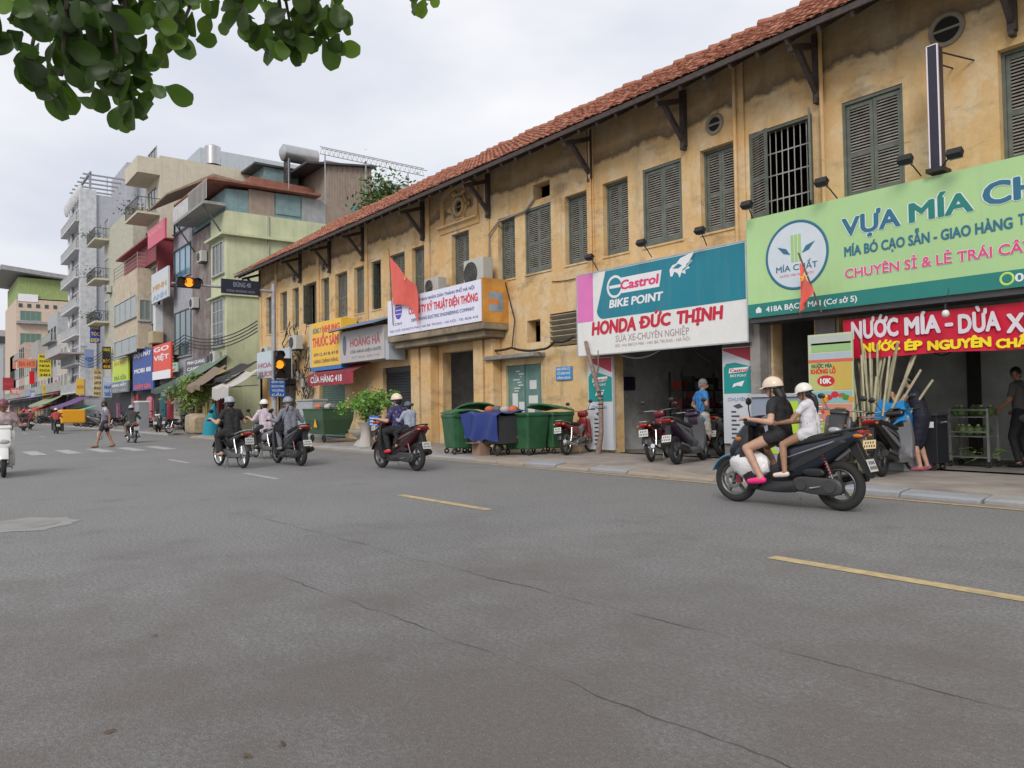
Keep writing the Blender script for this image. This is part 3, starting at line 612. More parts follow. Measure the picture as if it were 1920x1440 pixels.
# --- red cloth banner
BY = 13.02; X0, X1, Z0, Z1 = RW(1581, 596, 667, 1920, 572, 660, BY); X1 = .1
bn = thing('cloth_banner', 'red cloth banner with white and yellow letters reading NUOC MIA DUA XIEM', 'banner', ((X0+X1)/2, BY, Z0))
def cl(u, v):
    x = X0+(X1-X0)*u; s_ = .012*math.sin(x*5.1+1.5*v)+.007*math.sin(x*13+v*4)+.006*mnoise.noise(Vector((x*4, v*3, 0))); return (x, BY+s_, Z0+(Z1-Z0)*v+.012*math.sin(x*3.1)*(1-v))
MB().grid(cl, 120, 8).build('cloth', P('banner_red', '#c40a32', .6, bump=.15, bscale=8), bn, True)
slv = P('banner_silver', '#d8d0d8', .5); yl = P('banner_yellow', '#f0d820', .5)
for s_, b_ in (('NƯỚC', (630, 1215, 1342, 972, 1185, 1312)), ('MÍA', (1030, 1180, 1312, 1288, 1165, 1288)), ('-', (1335, 1160, 1270, 1380, 1155, 1270)), ('DỪA', (1432, 1155, 1288, 1738, 1140, 1280)), ('XIÊM', (1795, 1145, 1282, 2190, 1135, 1272))):
    txt(s_, O2, b_, BY-.028, slv, bn, bold=.04)
for s_, b_ in (('NƯỚC', (712, 1375, 1437, 985, 1362, 1425)), ('ÉP', (1032, 1362, 1424, 1152, 1356, 1420)), ('NGUYÊN', (1202, 1352, 1416, 1668, 1335, 1405)), ('CHẤT', (1716, 1340, 1404, 2020, 1330, 1396))):
    txt(s_, O2, b_, BY-.028, yl, bn, bold=.05)
# --- electricity company sign over the passage
es = thing('company_sign', 'white balcony sign with red and blue lettering of an electric company', 'sign', ((SX0+SX1)/2, SB, SZ0))
wl = SX1-SX0; hl = SZ1-SZ0; bb = MB(); bb.box(SX0, SX1, SB, SB+.03, SZ0, SZ1); bb.prism([(SX0+.06*wl+.1*wl*(1+math.cos(t))-.05, SZ1+.16*math.sin(t)) for t in [math.pi*i/10 for i in range(11)]], SB, SB+.03)
bb.build('board', P('company_white', '#dcdcec', .4, dirt=.12), es)
blu = P('company_blue', '#3a3f8c', .45); rd_ = P('company_red', '#d2384a', .45)
lg = MB(); disc(lg, SX0+.135*wl, SZ0+.68*hl, .24, .3, SB-.002); lg.build('globe', P('globe_violet', '#5a48a8', .45), es)
g2 = MB()
for k in (-1, 0, 1): plate(g2, SX0+.135*wl-.2, SX0+.135*wl+.2, SZ0+.68*hl+k*.13-.012, SZ0+.68*hl+k*.13+.012, SB-.0035, .002)
g2.build('globe_line', P('company_white', '#dcdcec', .4), es); text('CTĐT', SX0+.09*wl, SX0+.18*wl, SZ0+.27*hl, SZ0+.33*hl, SB-.002, blu, es, .01)
text('ỦY BAN NHÂN DÂN THÀNH PHỐ HÀ NỘI', SX0+.36*wl, SX0+.94*wl, SZ0+.80*hl, SZ0+.88*hl, SB-.002, blu, es, .01)
text('CÔNG TY KỸ THUẬT ĐIỆN THÔNG', SX0+.26*wl, SX0+.97*wl, SZ0+.50*hl, SZ0+.69*hl, SB-.002, rd_, es, .035)
text('DIEN THONG ELECTRIC ENGINEERING COMPANY', SX0+.29*wl, SX0+.94*wl, SZ0+.29*hl, SZ0+.375*hl, SB-.002, blu, es, .01)
text('ĐỊA CHỈ: 418 BẠCH MAI - HAI BÀ TRƯNG - HÀ NỘI - TEL 8636 418', SX0+.03*wl, SX0+.97*wl, SZ0+.09*hl, SZ0+.15*hl, SB-.002, blu, es, .0)
# --- yellow sign, white sign, awnings left of it
YY = 12.75
X0, X1, Z0, Z1 = RW(583, 607, 692, 640, 596, 680, YY)
ys = thing('shop_sign', 'yellow sign board with red lettering in a blue frame, left of the grey sign', 'sign', ((X0+X1)/2, YY, Z0))
MB().box(X0, X1, YY, FY-.1, Z0, Z1).build('board', P('yellow_board', '#e8b83c', .5, dirt=.2, dcol=(.6, .5, .4)), ys); MB().box(X0-.1, X0-.01, YY-.01, FY-.1, Z0-.15, Z1).build('frame', P('blue_white_frame', '#a8c4e0', .5), ys); MB().box(X0-.1, X1, YY-.01, FY-.1, Z0-.16, Z0-.01).build('frame', P('blue_frame', '#2f70b4', .5), ys)
w_, h_ = X1-X0, Z1-Z0
text('THUỐC SÂM', X0+.06*w_, X0+.9*w_, Z0+.46*h_, Z0+.66*h_, YY-.002, rd_, ys, .03); text('NHUNG', X0+.4*w_, X0+.95*w_, Z0+.76*h_, Z0+.90*h_, YY-.002, rd_, ys, .03)
text('ĐÔNG Y', X0+.08*w_, X0+.36*w_, Z0+.76*h_, Z0+.88*h_, YY-.002, navy, ys, .02); text('0912.418.418', X0+.1*w_, X0+.9*w_, Z0+.24*h_, Z0+.31*h_, YY-.002, dgry, ys, .01); text('HÀNG CHÍNH HÃNG', X0+.1*w_, X0+.9*w_, Z0+.08*h_, Z0+.16*h_, YY-.002, dgry, ys, .01)
X0, X1, Z0, Z1 = RW(637, 622, 685, 720, 610, 668, YY-.1)
ws_ = thing('shop_sign', 'faded grey-white sign board with pale red lettering under a blue awning', 'sign', ((X0+X1)/2, YY-.1, Z0)); w_, h_ = X1-X0, Z1-Z0
MB().box(X0, X1, YY-.1, FY-.1, Z0, Z1).build('board', P('faded_white', '#b4b0b0', .6, dirt=.4, dcol=(.3, .28, .27)), ws_)
text('HOÀNG HÀ', X0+.26*w_, X0+.92*w_, Z0+.48*h_, Z0+.72*h_, YY-.102, P('faded_red', '#a8606a', .6), ws_, .03); text('CỬA HÀNG ĐIỆN NƯỚC', X0+.26*w_, X0+.95*w_, Z0+.27*h_, Z0+.36*h_, YY-.102, dgry, ws_, .01); text('ĐT 0436 280 418', X0+.3*w_, X0+.9*w_, Z0+.1*h_, Z0+.17*h_, YY-.102, gry, ws_, 0)
disc(MB(), X0+.12*w_, Z0+.55*h_, .16, .38, YY-.103).build('figure_print', P('faded_slate', '#686674', .6), ws_)
MB().box(X1, X1+.22, YY-.04, FY-.15, Z0-.05, Z0+.55*h_).build('side_box', P('box_pale', '#a8b0bc', .5), ws_)
aw = thing('awning', 'blue sheet-metal awning above the faded grey-white sign', 'awning', ((X0+X1)/2, FY-.1, Z1)); MB().prism([(YY-.55, Z1+.02), (FY-.02, Z1+.42), (FY-.02, Z1+.44), (YY-.55, Z1+.045)], X0-.2, X1+.15, 'x').build('sheet', M('blue_sheet', (.16, .25, .42), .5, .2, dirt=.4), aw)
for x in (X0-.1, (X0+X1)/2, X1): MB().beam((x, YY-.5, Z1), (x, FY-.02, Z1+.3), .04, .04).build('strut', dsteel, aw)
X0, X1, Z0, Z1 = RW(577, 704, 724, 662, 696, 717, 12.5)
ra = thing('awning', 'dark red cloth awning with white letters over the green roller shutter', 'awning', ((X0+X1)/2, FY, Z0)); MB().add([(X0, 12.5, Z1), (X1, 12.5, Z1), (X1, FY-.02, Z1+.45), (X0, FY-.02, Z1+.45)], [(0, 1, 2, 3)]).build('canopy', M('maroon_cloth', (.22, .035, .05), .8, dirt=.3), ra)
def vl(u, v): return (X0+(X1-X0)*u, 12.5+.01*math.sin(u*40), Z0+(Z1-Z0)*v-(.03*abs(math.sin(u*22)) if v == 0 else 0))
MB().grid(vl, 44, 2).build('valance', M('maroon_valance', (.30, .03, .05), .8), ra); text('CỬA HÀNG 418', X0+.35, X1-.9, Z0+.1, Z1-.08, 12.48, wh2, ra, .02)
# --- blue plaque, notice door
def small_sign(label, rect, Y, mat, lines, name='sign', inkm=wh2, th=.03, cat='sign', grp=None):
    x0, x1, z0, z1 = rect; o = thing(name, label, cat, ((x0+x1)/2, Y, z0), group=grp); MB().box(x0, x1, Y, Y+th, z0, z1).build('board', mat, o); n = len(lines)
    for k, s_ in enumerate(lines):
        if s_: h = (z1-z0)/n; zz = z1-(k+1)*h; text(s_, x0+.08*(x1-x0), x1-.08*(x1-x0), zz+.25*h, zz+.75*h, Y-.001, inkm, o, .02)
    return o
small_sign('small blue plaque with white lines on the yellow wall beside the motorbike shop', RW(1042, 689, 714, 1072, 686, 711, FY-.04), FY-.04, P('plaque_blue', '#3a86c0', .4), ['KHU DÂN CƯ', 'TỔ DÂN PHỐ', 'VĂN HOÁ'], 'plaque', cat='plaque')
nd = thing('notice_board', 'teal green metal door used as a notice board, with white posters', 'notice board', (-17.0, FY+.1, SWZ)); MB().box(-17.8, -16.2, FY+.08, FY+.12, SWZ, 2.45).build('door_panel', M('teal_door', (.105, .20, .185), .6, var=.2, dirt=.4, dcol=(.3, .32, .3)), nd)
MB().box(-17.03, -16.99, FY+.06, FY+.08, SWZ, 2.45).build('stile', M('teal_frame', (.08, .16, .15), .6), nd)
pp = P('poster_white', '#c8ccc8', .6)
for k, (x, z, w, h) in enumerate(((-16.85, 1.35, .4, .22), (-16.8, 1.75, .3, .25), (-17.6, 1.25, .25, .4), (-17.3, 1.1, .25, .3), (-16.9, 1.0, .3, .2))): plate(MB(), x, x+w, z, z+h, FY+.079).build('poster', pp, nd)
for k in range(8): plate(MB(), -17.65+random.uniform(0, .5), -17.4+random.uniform(0, .4), 1.7+k*.08, 1.73+k*.08, FY+.079).build('scrawl', pp, nd)
# --- oil banners at both sides of the workshop
def oil(label, rect, Y, tipped):
    x0, x1, z0, z1 = rect; o = thing('advert_panel', label, 'advertisement', ((x0+x1)/2, Y, z0), group='oil advert panels'); w, h = x1-x0, z1-z0
    MB().box(x0, x1, Y, Y+.08, z0, z1).build('panel', P('advert_white', '#c4c8ce', .45, dirt=.25, dcol=(.35, .34, .33)), o)
    poly([(x0+.02, z1-.02), (x0+.02, z1-.03*h), (x1-.02, z1-.17*h), (x1-.02, z1-.02)], Y-.001).build('red_flash', P('advert_red', '#b02c38', .45), o)
    t0, t1 = z0+.52*h, z0+.84*h; pts = [(x0+.03, t0), (x1-.02, t0), (x1-.02, t1-.06*h), (x0+.4*w, t1), (x0+.12*w, t1-.01*h), (x0+.03, t1-.05*h)]
    poly(pts, Y-.001).build('teal_flash', P('advert_teal', '#0e8a86', .45), o)
    poly([(x0+.2*w, z0+.73*h), (x0+.78*w, z0+.74*h), (x0+.82*w, z0+.79*h), (x0+.22*w, z0+.78*h)], Y-.006).build('logo_plate', wh2, o); text('Castrol', x0+.25*w, x0+.78*w, z0+.742*h, z0+.775*h, Y-.011, red, o, .02)
    text('BIKE POINT', x0+.25*w, x0+.75*w, z0+.69*h, z0+.715*h, Y-.007, wh2, o, .01); poly([(x0+.3*w, z0+.58*h), (x0+.35*w, z0+.62*h), (x0+.68*w, z0+.65*h), (x0+.6*w, z0+.59*h), (x0+.45*w, z0+.6*h)], Y-.006).build('eagle_mark', wh2, o)
    text('CHUYÊN', x0+.15*w, x0+.75*w, z0+.44*h, z0+.475*h, Y-.002, P('advert_blue', '#6a86b4', .5), o, .01)
    poly([(x0+.3*w, z0+.39*h), (x0+.5*w, z0+.415*h), (x0+.62*w, z0+.38*h), (x0+.45*w, z0+.36*h)], Y-.002).build('bike_print', dgry, o)
    for k in range(7): plate(MB(), x0+.25*w, x0+(.4+.1*(k % 2))*w, z0+(.05+.045*k)*h, z0+(.068+.045*k)*h, Y-.001).build('print_line', dgry, o)
    return o
oil('tall white and teal oil advert panel left of the workshop, behind a bare leaning trunk', RW(1103, 672, 846, 1149, 668, 840, FY-.12), FY-.12, 0)
oil('tall white and teal oil advert panel right of the workshop, behind the riders', RW(1356, 654, 832, 1417, 646, 832, FY-.12), FY-.12, 0)
# --- sign lamps on thin arms
lampm = P('lamp_black', (.02, .018, .02), .5)
for k, (hx_, hy_, bx_, by_, lab) in enumerate([(1105, 482, 1122, 508, 'small black sign lamp leaning over the left end of the workshop sign'), (1202, 455, 1222, 482, 'small black sign lamp above the middle of the workshop sign'), (1312, 432, 1325, 460, 'small black sign lamp above the right end of the workshop sign'), (1400, 384, 1412, 412, 'small black lamp at the left top corner of the lime sign'), (1540, 341, 1570, 372, 'black floodlight on an arm below the barred open window'), (1697, 299, 1727, 330, 'black floodlight on an arm left of the slim dark light box'), (1790, 287, 1762, 320, 'black floodlight on an arm right of the slim dark light box')]):
    Yb = CY+.1 if k < 3 else GY+.1; b = W(bx_, by_, Yb); h = W(hx_, hy_, Yb-.45); o = thing('sign_lamp', lab, 'lamp', b, group='sign lamps')
    MB().tube([b, b.lerp(h, .5)+Vector((0, 0, .03)), h], .012, 6).build('arm', lampm, o, True)
    MB().obox(h, (.11, 0, 0), (0, .05, -.03), (0, .03, .05)).build('head', lampm, o, bevel=.01); MB().obox(h+Vector((0, .032, -.052)), (.095, 0, 0), (0, .04, -.024), (0, .002, .003)).build('lens', P('lamp_glass', '#8088a8', .2), o)
# --- slim dark light box on arms
LYb = 12.75; t_ = W(1747, 86, LYb); b_ = W(1749, 316, LYb)
lb = thing('light_box', 'slim dark vertical light box with white edges held off the wall by thin arms', 'light box', (t_.x, LYb, b_.z))
hw = .075; MB().box(t_.x-hw, t_.x+hw, LYb, LYb+.2, b_.z, t_.z).build('case', P('box_navy', '#232434', .35), lb)
e = MB()
for a in (-hw-.012, hw-.004): e.box(t_.x+a, t_.x+a+.016, LYb-.012, LYb+.02, b_.z, t_.z+.01)
e.box(t_.x-hw, t_.x+hw, LYb-.012, LYb+.02, t_.z+.001, t_.z+.015); e.build('edge_trim', P('trim_white', '#e8dce8', .4), lb)
MB().box(t_.x-.13, t_.x+.13, LYb-.06, LYb+.26, b_.z-.07, b_.z-.005).build('base_plate', lampm, lb); 
for k, (px, py) in enumerate(((1826, 113), (1786, 128))): MB().tube([(t_.x, LYb+.1, t_.z-.05-.2*k), W(px, py, FY-.01)], .013, 6).build('arm', lampm, lb)
MB().tube([(t_.x, LYb+.1, b_.z-.03), W(1788, 285, FY-.01)], .013, 6).build('arm', lampm, lb)
# --- flags
def flag(label, base_, tip, fn, nu, nv, star):
    o = thing('flag', label, 'flag', base_, group='red flags'); MB().tube([base_, tip], .016, 6).build('pole', M('flag_pole', (.12, .08, .06), .6), o)
    MB().grid(fn, nu, nv).build('cloth', M('flag_red', (.74, .13, .10), .7, var=.12), o, True)
    if star:
        c, r, Y_ = star; pts = [(c.x+r*(1 if i % 2 == 0 else .4)*math.sin(i*math.pi/5), c.z+r*(1 if i % 2 == 0 else .4)*math.cos(i*math.pi/5)) for i in range(10)]; poly(pts, Y_).build('star', P('flag_star', '#f0b830', .6), o)
A, B, C_, D_ = W(731, 482, 12.45), W(779, 535, 12.3), W(738, 572, 12.5), W(786, 612, 12.4)
def f1(u, v):
    q = C_.lerp(D_, u); q.z = C_.z+(D_.z-C_.z)*u**3.5; p = A.lerp(B, u).lerp(q, v); w = .06*math.sin(u*7+v*3)*(.3+u); return p+Vector((0, w-.02, -.05*math.sin(u*3)*v))
flag('big red flag with a small star drooping over the company sign', W(737, 610, 12.5), W(729, 466, 12.5), f1, 16, 16, (W(757, 522, 12.2), .07, 12.24))
A2, B2, C2, D2 = W(1501, 492, 12.5), W(1527, 548, 12.4), W(1500, 592, 12.5), W(1512, 570, 12.4)
def f2(u, v):
    p = A2.lerp(B2, u).lerp(C2.lerp(D2, u), v); return p+Vector((0, .05*math.sin(u*9+v*2)-.03, 0))
flag('narrow red flag folded on its pole in front of the lime sign', W(1540, 585, 12.7), W(1497, 474, 12.45), f2, 14, 14, (W(1506, 520, 12.38), .09, 12.40))
# --- air conditioners
def aircon(label, x, Y, z, w=.8, h=.56, d=.32, big=False):
    o = thing('air_conditioner', label, 'air conditioner', (x, Y, z), group='air conditioner units'); MB().box(x-w/2, x+w/2, Y, Y+d, z, z+h).build('casing', P('ac_white', '#b4b4ae', .5, dirt=.3), o, bevel=.015)
    f = MB()
    for r in (.06, .12, .18, .23): f.torus((x-w*.14, Y-.006, z+h/2), r*h/.56, .006, 'y', 24, 4)
    for k in range(8): a = k*math.pi/4; f.cyl((x-w*.14, Y-.006, z+h/2), (x-w*.14+.23*h/.56*math.cos(a), Y-.006, z+h/2+.23*h/.56*math.sin(a)), .004, n=4)
    f.build('fan_grille', P('ac_grille', '#60605c', .5), o); disc(MB(), x-w*.14, z+h/2, .235*h/.56, .235*h/.56, Y-.002).build('fan_opening', P('ac_dark', '#383836', .7), o)
    MB().box(x-w*.4, x+w*.4, Y+.05, Y+d+.1, z-.05, z-.002).build('bracket', dsteel, o); return o
p = W(808, 545, 12.95); aircon('small air conditioner between the big flag and the bay window', p.x, 12.95, SZ1-.02, .85, .55)
p = W(890, 530, 12.9); aircon('large air conditioner at the right end of the company sign', p.x, 12.85, SZ1-.12, 1.0, .85, .35)
p = W(548, 655, 12.9); aircon('dirty air conditioner above the white sign near the traffic light pole', p.x, 12.9, p.z, .85, .6)
p = W(495, 672, 13.0); aircon('pale air conditioner at the far corner of the yellow building', p.x, 13.0, p.z, .8, .55)
# ================================================================ shop fronts and what stands in them
# green roller shutter, dark shutters
def roller(label, x0, x1, z1, mat, Y=FY+.16):
    o = thing('roller_shutter', label, 'shutter', ((x0+x1)/2, Y, SWZ), group='roller shutters'); n = int((z1-SWZ)/.1)
    mb = MB(); pr = []
    for i in range(n):
        z = SWZ+i*.1; pr += [(Y, z), (Y-.02, z+.03), (Y-.02, z+.07), (Y, z+.1)]
    mb.rings([[(x0, y, z) for y, z in pr], [(x1, y, z) for y, z in pr]], closed=False, caps=False); mb.build('slat_curtain', mat, o)
    MB().box(x0, x1, Y-.05, Y+.1, z1-.02, z1+.2).build('shutter_box', dsteel, o); return o
roller('closed green roller shutter under the dark red awning', -31.0, -28.5, 2.4, M('green_shutter', (.13, .22, .18), .5, .2, dirt=.4))
roller('dark closed roller shutter beside the bushy potted tree', -25.3, -22.9, 2.6, M('black_shutter', (.03, .035, .04), .5, .2))
roller('brown closed roller shutter at the far end of the yellow building', -36.6, -33.6, 2.5, M('brown_shutter', (.10, .075, .06), .6, dirt=.3), FY+.4)
# workshop interior
def rack(label, x, y, w, d, h, n, seed, rz=0):
    rnd = random.Random(seed); o = thing('shelf_rack', label, 'shelf', (x, y, SWZ), rz); 
    for a in (-w/2, w/2):
        for b_ in (-d/2, d/2): MB().box(a-.02, a+.02, b_-.02, b_+.02, 0, h).build('post', dsteel, o, wld=False)
    for k in range(n): MB().box(-w/2, w/2, -d/2, d/2, .15+k*(h-.2)/n, .18+k*(h-.2)/n).build('shelf_board', dsteel, o, wld=False)
    for k in range(n):
        x = -w/2+.05; z = .181+k*(h-.2)/n
        while x < w/2-.15:
            q = rnd.uniform(.08, .2); hh = rnd.uniform(.1, (h-.2)/n-.08); MB().box(x, x+q, -d/2+.03, d/2-.06, z, z+hh).build('packet', M('packet_%d' % rnd.randint(0, 5), [(.25, .03, .03), (.05, .12, .25), (.3, .3, .28), (.05, .2, .15), (.3, .22, .04), (.06, .06, .07)][rnd.randint(0, 5)], .5), o, wld=False); x += q+.03
    return o
rack('dark shelf of spare parts against the left wall of the workshop', -13.0, 16.2, 1.8, .4, 2.0, 4, 1, rad(90)); rack('tall shelf of oil bottles at the back of the workshop', -11.6, 18.6, 2.4, .45, 2.2, 5, 2)
cb = thing('electrical_box', 'small dark blue box on the grey workshop side wall', 'box', (W(1186, 708, 14.6).x, 14.6, 1.7)); MB().box(-14.118, -13.98, 14.45, 14.85, 1.65, 2.0).build('case', P('box_blue_dark', '#2c3048', .5), cb); MB().box(-13.98, -13.965, 14.6, 14.66, 1.8, 1.86).build('handle', dsteel, cb)
cable('white cable sagging across the mouth of the motorbike workshop', [(-13.35, FY-.1, 2.62), (-11.6, FY-.1, 2.62)], .014, .25, P('cable_white', '#a8a8a4', .6))
cable('black cable curling down inside the workshop opening', [(-11.6, FY-.05, 2.62), (-11.0, FY-.05, 2.5), (-10.6, FY+.1, 2.2)], .012, .02)
# bare leaning trunk in front of the left advert
tr = thing('street_tree', 'thin bare leaning tree trunk in front of the left oil advert', 'tree', G(1120, 846, SWZ))
tp_ = [W(1121, 846, 12.95), W(1127, 812, 12.95), W(1126, 750, 12.95), W(1117, 712, 12.95), W(1105, 672, 12.95), W(1098, 640, 12.93)]; tp_[0].z = SWZ-.02
MB().tube([p+Vector((random.uniform(-.01, .01), 0, 0)) for p in tp_], [.075, .06, .055, .05, .05, .045], 10).build('trunk', M('pale_bark', (.24, .17, .14), .9, var=.35, scale=12, bump=.5), tr, True)
MB().tube([tp_[3], tp_[3]+Vector((.15, -.05, .3)), tp_[3]+Vector((.2, -.1, .7))], [.03, .02, .012], 7).build('branch', MATS['pale_bark'], tr, True)
for k in range(5): MB().torus(tp_[2]+Vector((0, 0, .1*k-.2)), .062, .012, 'z', 14, 5).build('cable_tie', cab, tr)
# juice shop: back wall finish, fan, posters, cane, cart
MB().box(-7.65, -.95, 16.6, 16.7, SWZ, 3.5).build('shop_back_wall', M('green_grey_wall', (.50, .54, .51), .85, dirt=.35, dcol=(.3, .32, .3)), yb)
MB().box(-6.5, -6.35, 16.3, 16.59, SWZ, 2.6).build('door_jamb', darkm, yb)
fn = thing('wall_fan', 'dark oscillating fan hung high inside the juice shop', 'fan', (-6.6, 15.8, 2.3)); MB().torus((-6.6, 15.5, 2.35), .22, .012, 'y', 24, 5).build('guard', dsteel, fn); MB().cyl((-6.6, 15.45, 2.35), (-6.6, 16.58, 2.35), .06).build('motor', black, fn)
for k in range(3): MB().obox((-6.6+.1*math.cos(k*2.1), 15.52, 2.35+.1*math.sin(k*2.1)), (.09*math.cos(k*2.1), 0, .09*math.sin(k*2.1)), (-.04*math.sin(k*2.1), .01, .04*math.cos(k*2.1)), (0, .003, 0)).build('blade', black, fn)
def poster_board():
    Y = 12.75; x0, x1, z0, z1 = RW(1517, 628, 826, 1600, 622, 826, Y); z0 = SWZ+.12; o = thing('poster_board', 'tall juice price poster stand with green top and red 10K price', 'poster', ((x0+x1)/2, Y, SWZ)); w, h = x1-x0, z1-z0
    MB().box(x0, x1, Y, Y+.04, z0, z1).build('board', P('poster_cream', '#b8c4a0', .5), o)
    for x in (x0+.05, x1-.05): MB().box(x-.02, x+.02, Y+.0, Y+.3, SWZ, z0).build('foot', dsteel, o)
    def b(a, c, e, f, hexc, nm): x = P('print_'+hexc, '#'+hexc, .5); plate(MB(), x0+a*w, x0+c*w, z0+e*h, z0+f*h, Y-.001, .003).build(nm, x, o)
    b(.03, .97, .915, .985, 'b0b8b0', 'head_strip'); b(.08, .97, .86, .93, '94b87c', 'green_strip'); b(.03, .97, .80, .85, 'a8b4c0', 'pale_strip'); b(.0, 1, .775, .80, 'd06040', 'red_line')
    b(.03, .55, .56, .77, 'b4b872', 'lime_block'); b(.55, .98, .56, .77, 'c4a850', 'fruit_block'); b(.03, .97, .46, .55, '88b0b8', 'blue_block'); b(.03, .97, .31, .45, 'c88878', 'pink_block'); b(.03, .97, .16, .30, 'a8b850', 'green_block'); b(.03, .97, .02, .15, 'd0a850', 'orange_block')
    text('NƯỚC MÍA', x0+.08*w, x0+.55*w, z0+.735*h, z0+.765*h, Y-.005, ink('206048'), o, .03); text('KHỔNG LỒ', x0+.06*w, x0+.62*w, z0+.69*h, z0+.725*h, Y-.005, ink('d03828'), o, .05)
    q = MB(); disc(q, x0+.4*w, z0+.63*h, .2*w, .045*h, Y-.006); q.build('price_badge', ink('c02028'), o); text('10K', x0+.28*w, x0+.52*w, z0+.61*h, z0+.65*h, Y-.008, wh2, o, .04)
    for k in range(34):
        q = MB(); cx, cz = x0+w*random.uniform(.3, .95), z0+h*random.choice((.1, .23, .37, .5))+h*random.uniform(-.03, .03); disc(q, cx, cz, w*random.uniform(.04, .1), h*random.uniform(.012, .03), Y-.005-.0003*k, 10); q.build('fruit_print', ink(random.choice(['d84020', 'e09020', '508830', 'e8c840', 'c02830'])), o)
    for k in range(8): plate(MB(), x0+.08*w, x0+.3*w, z0+(.06+.052*k)*h, z0+(.07+.052*k)*h, Y-.005, .003).build('print_line', ink('e8ecec'), o)
poster_board()
def cane_bundle():
    o = thing('sugarcane_bundle', 'bundle of long pale sugarcane stalks leaning under the red banner', 'sugarcane', G(1650, 850, SWZ)); b0 = Vector((-6.75, 12.95, SWZ)); m1 = [M('cane_pale', (.46, .41, .28), .6, var=.25, scale=6), M('cane_olive', (.34, .32, .2), .6, var=.25, scale=6)]
    rnd = random.Random(5)
    for k in range(34):
        a = Vector((b0.x+rnd.uniform(-.16, .16), b0.y+rnd.uniform(-.12, .12), SWZ)); L = rnd.uniform(1.6, 2.3); le = rnd.gauss(.0, .19); d = Vector((le, rnd.uniform(-.02, .1), 1)).normalized(); pts = []; rs = []
        r = rnd.uniform(.016, .024)
        for i in range(9): pts.append(a+d*(L*i/8)+Vector((le*.25*(i/8)**2, 0, 0))); rs.append(r*(1.12 if i % 2 else .96))
        MB().tube(pts, rs, 6).build('stalk', m1[k % 2], o, True)
    p0, p1 = W(1662, 790, 12.8), W(1712, 679, 12.8); MB().tube([p0, p0.lerp(p1, .5), p1], .02, 6).build('stalk', m1[0], o, True); p0, p1 = W(1655, 780, 12.8), W(1668, 668, 12.8); MB().tube([p0, p1], .018, 6).build('stalk', m1[0], o, True)
    MB().torus((b0.x, b0.y, 1.0), .17, .02, 'z', 20, 6).build('tie', P('tie_red', '#803028', .6), o)
cane_bundle()
GREEN = M('coconut_green', (.10, .17, .05), .5, var=.35, scale=5); STN = M('cart_steel', (.42, .43, .43), .4, .7, dirt=.3)
def cart():
    p = G(1828, 874, SWZ); p.y = max(p.y, 13.2); o = thing('metal_cart', 'three-shelf metal trolley cart in front of the juice shop', 'cart', (p.x, p.y, SWZ)); w, d = .62, .42
    for a in (-w/2, w/2):
        for b_ in (-d/2, d/2): MB().box(a-.018, a+.018, b_-.018, b_+.018, .1, 1.02).build('post', STN, o, wld=False); c = MB().torus((a, b_, .05), .034, .016, 'y', 16, 6); c.build('caster', rubber, o, wld=False)
    for z in (.16, .52, .86):
        MB().box(-w/2+.019, w/2-.019, -d/2, d/2, z, z+.02).build('shelf', STN, o, wld=False)
    for z in (.60, .98): 
        for b_ in (-d/2, d/2): MB().box(-w/2+.019, w/2-.019, b_-.012, b_+.012, z, z+.025).build('rail', STN, o, wld=False)
    rnd = random.Random(3); k = 0
    for z, n in ((.545, 5), (.885, 6)):
        for i in range(n):
            c = thing('coconut', 'green coconut on the %s shelf of the trolley cart, %s from the left' % ('middle' if z < .7 else 'top', ('first', 'second', 'third', 'fourth', 'fifth', 'sixth')[i]), 'coconut', (p.x-.24+.1*i+rnd.uniform(-.02, .02), p.y+rnd.uniform(-.13, .13), SWZ+z), group='coconuts on the cart'); k += 1
            MB().ell((0, 0, .085), .082*rnd.uniform(.85, 1.15), .08, .095*rnd.uniform(.85, 1.15), 14, 8).build('husk', GREEN, c, True, wld=False); MB().cyl((0, 0, .165), (.01, 0, .195), .028, .02, 8).build('cut_top', M('coco_cut', (.5, .5, .36), .7), c, wld=False)
    lf = MB()
    for i in range(46):
        a = rnd.uniform(0, 6.28); x, y = rnd.uniform(-.25, .5), rnd.uniform(-.3, .1); L = rnd.uniform(.12, .3); z = rnd.uniform(.1, .32); lf.add([(x, y, z), (x+.02*math.sin(a), y+.02, z+.03), (x+L*math.cos(a), y+L*math.sin(a)*.6, z+rnd.uniform(-.05, .06)), (x-.02*math.sin(a), y-.02, z+.02)], [(0, 1, 2, 3)])
    q = thing('cane_leaves', 'loose green cane leaves heaped on the bottom of the trolley', 'leaves', (p.x, p.y, SWZ)); stuff(lf.build('leaf_heap', M('cane_leaf_green', (.13, .2, .06), .6, var=.4), q, wld=False))
cart()
# black grill trolley with white label
p = G(1782, 876, SWZ); gr = thing('grill_trolley', 'black metal trolley box with a white label beside the metal cart', 'trolley', (p.x-.05, 13.55, SWZ)); MB().box(-.28, .25, -.2, .2, .12, .92).build('body', P('grill_black', '#1c1e24', .45), gr, bevel=.01, wld=False); MB().box(-.3, .27, -.22, .22, .921, .96).build('lid', dsteel, gr, wld=False); MB().box(.02, .2, -.206, -.201, .72, .82).build('label', wh2, gr, wld=False); MB().tube([(.27, -.1, .8), (.36, -.1, .82), (.36, .1, .82), (.27, .1, .8)], .012, 6).build('handle', steel, gr, wld=False)
for a in (-.2, .17):
    for b_ in (-.15, .15): MB().torus((a, b_, .06), .04, .018, 'y', 14, 6).build('caster', rubber, gr, wld=False)
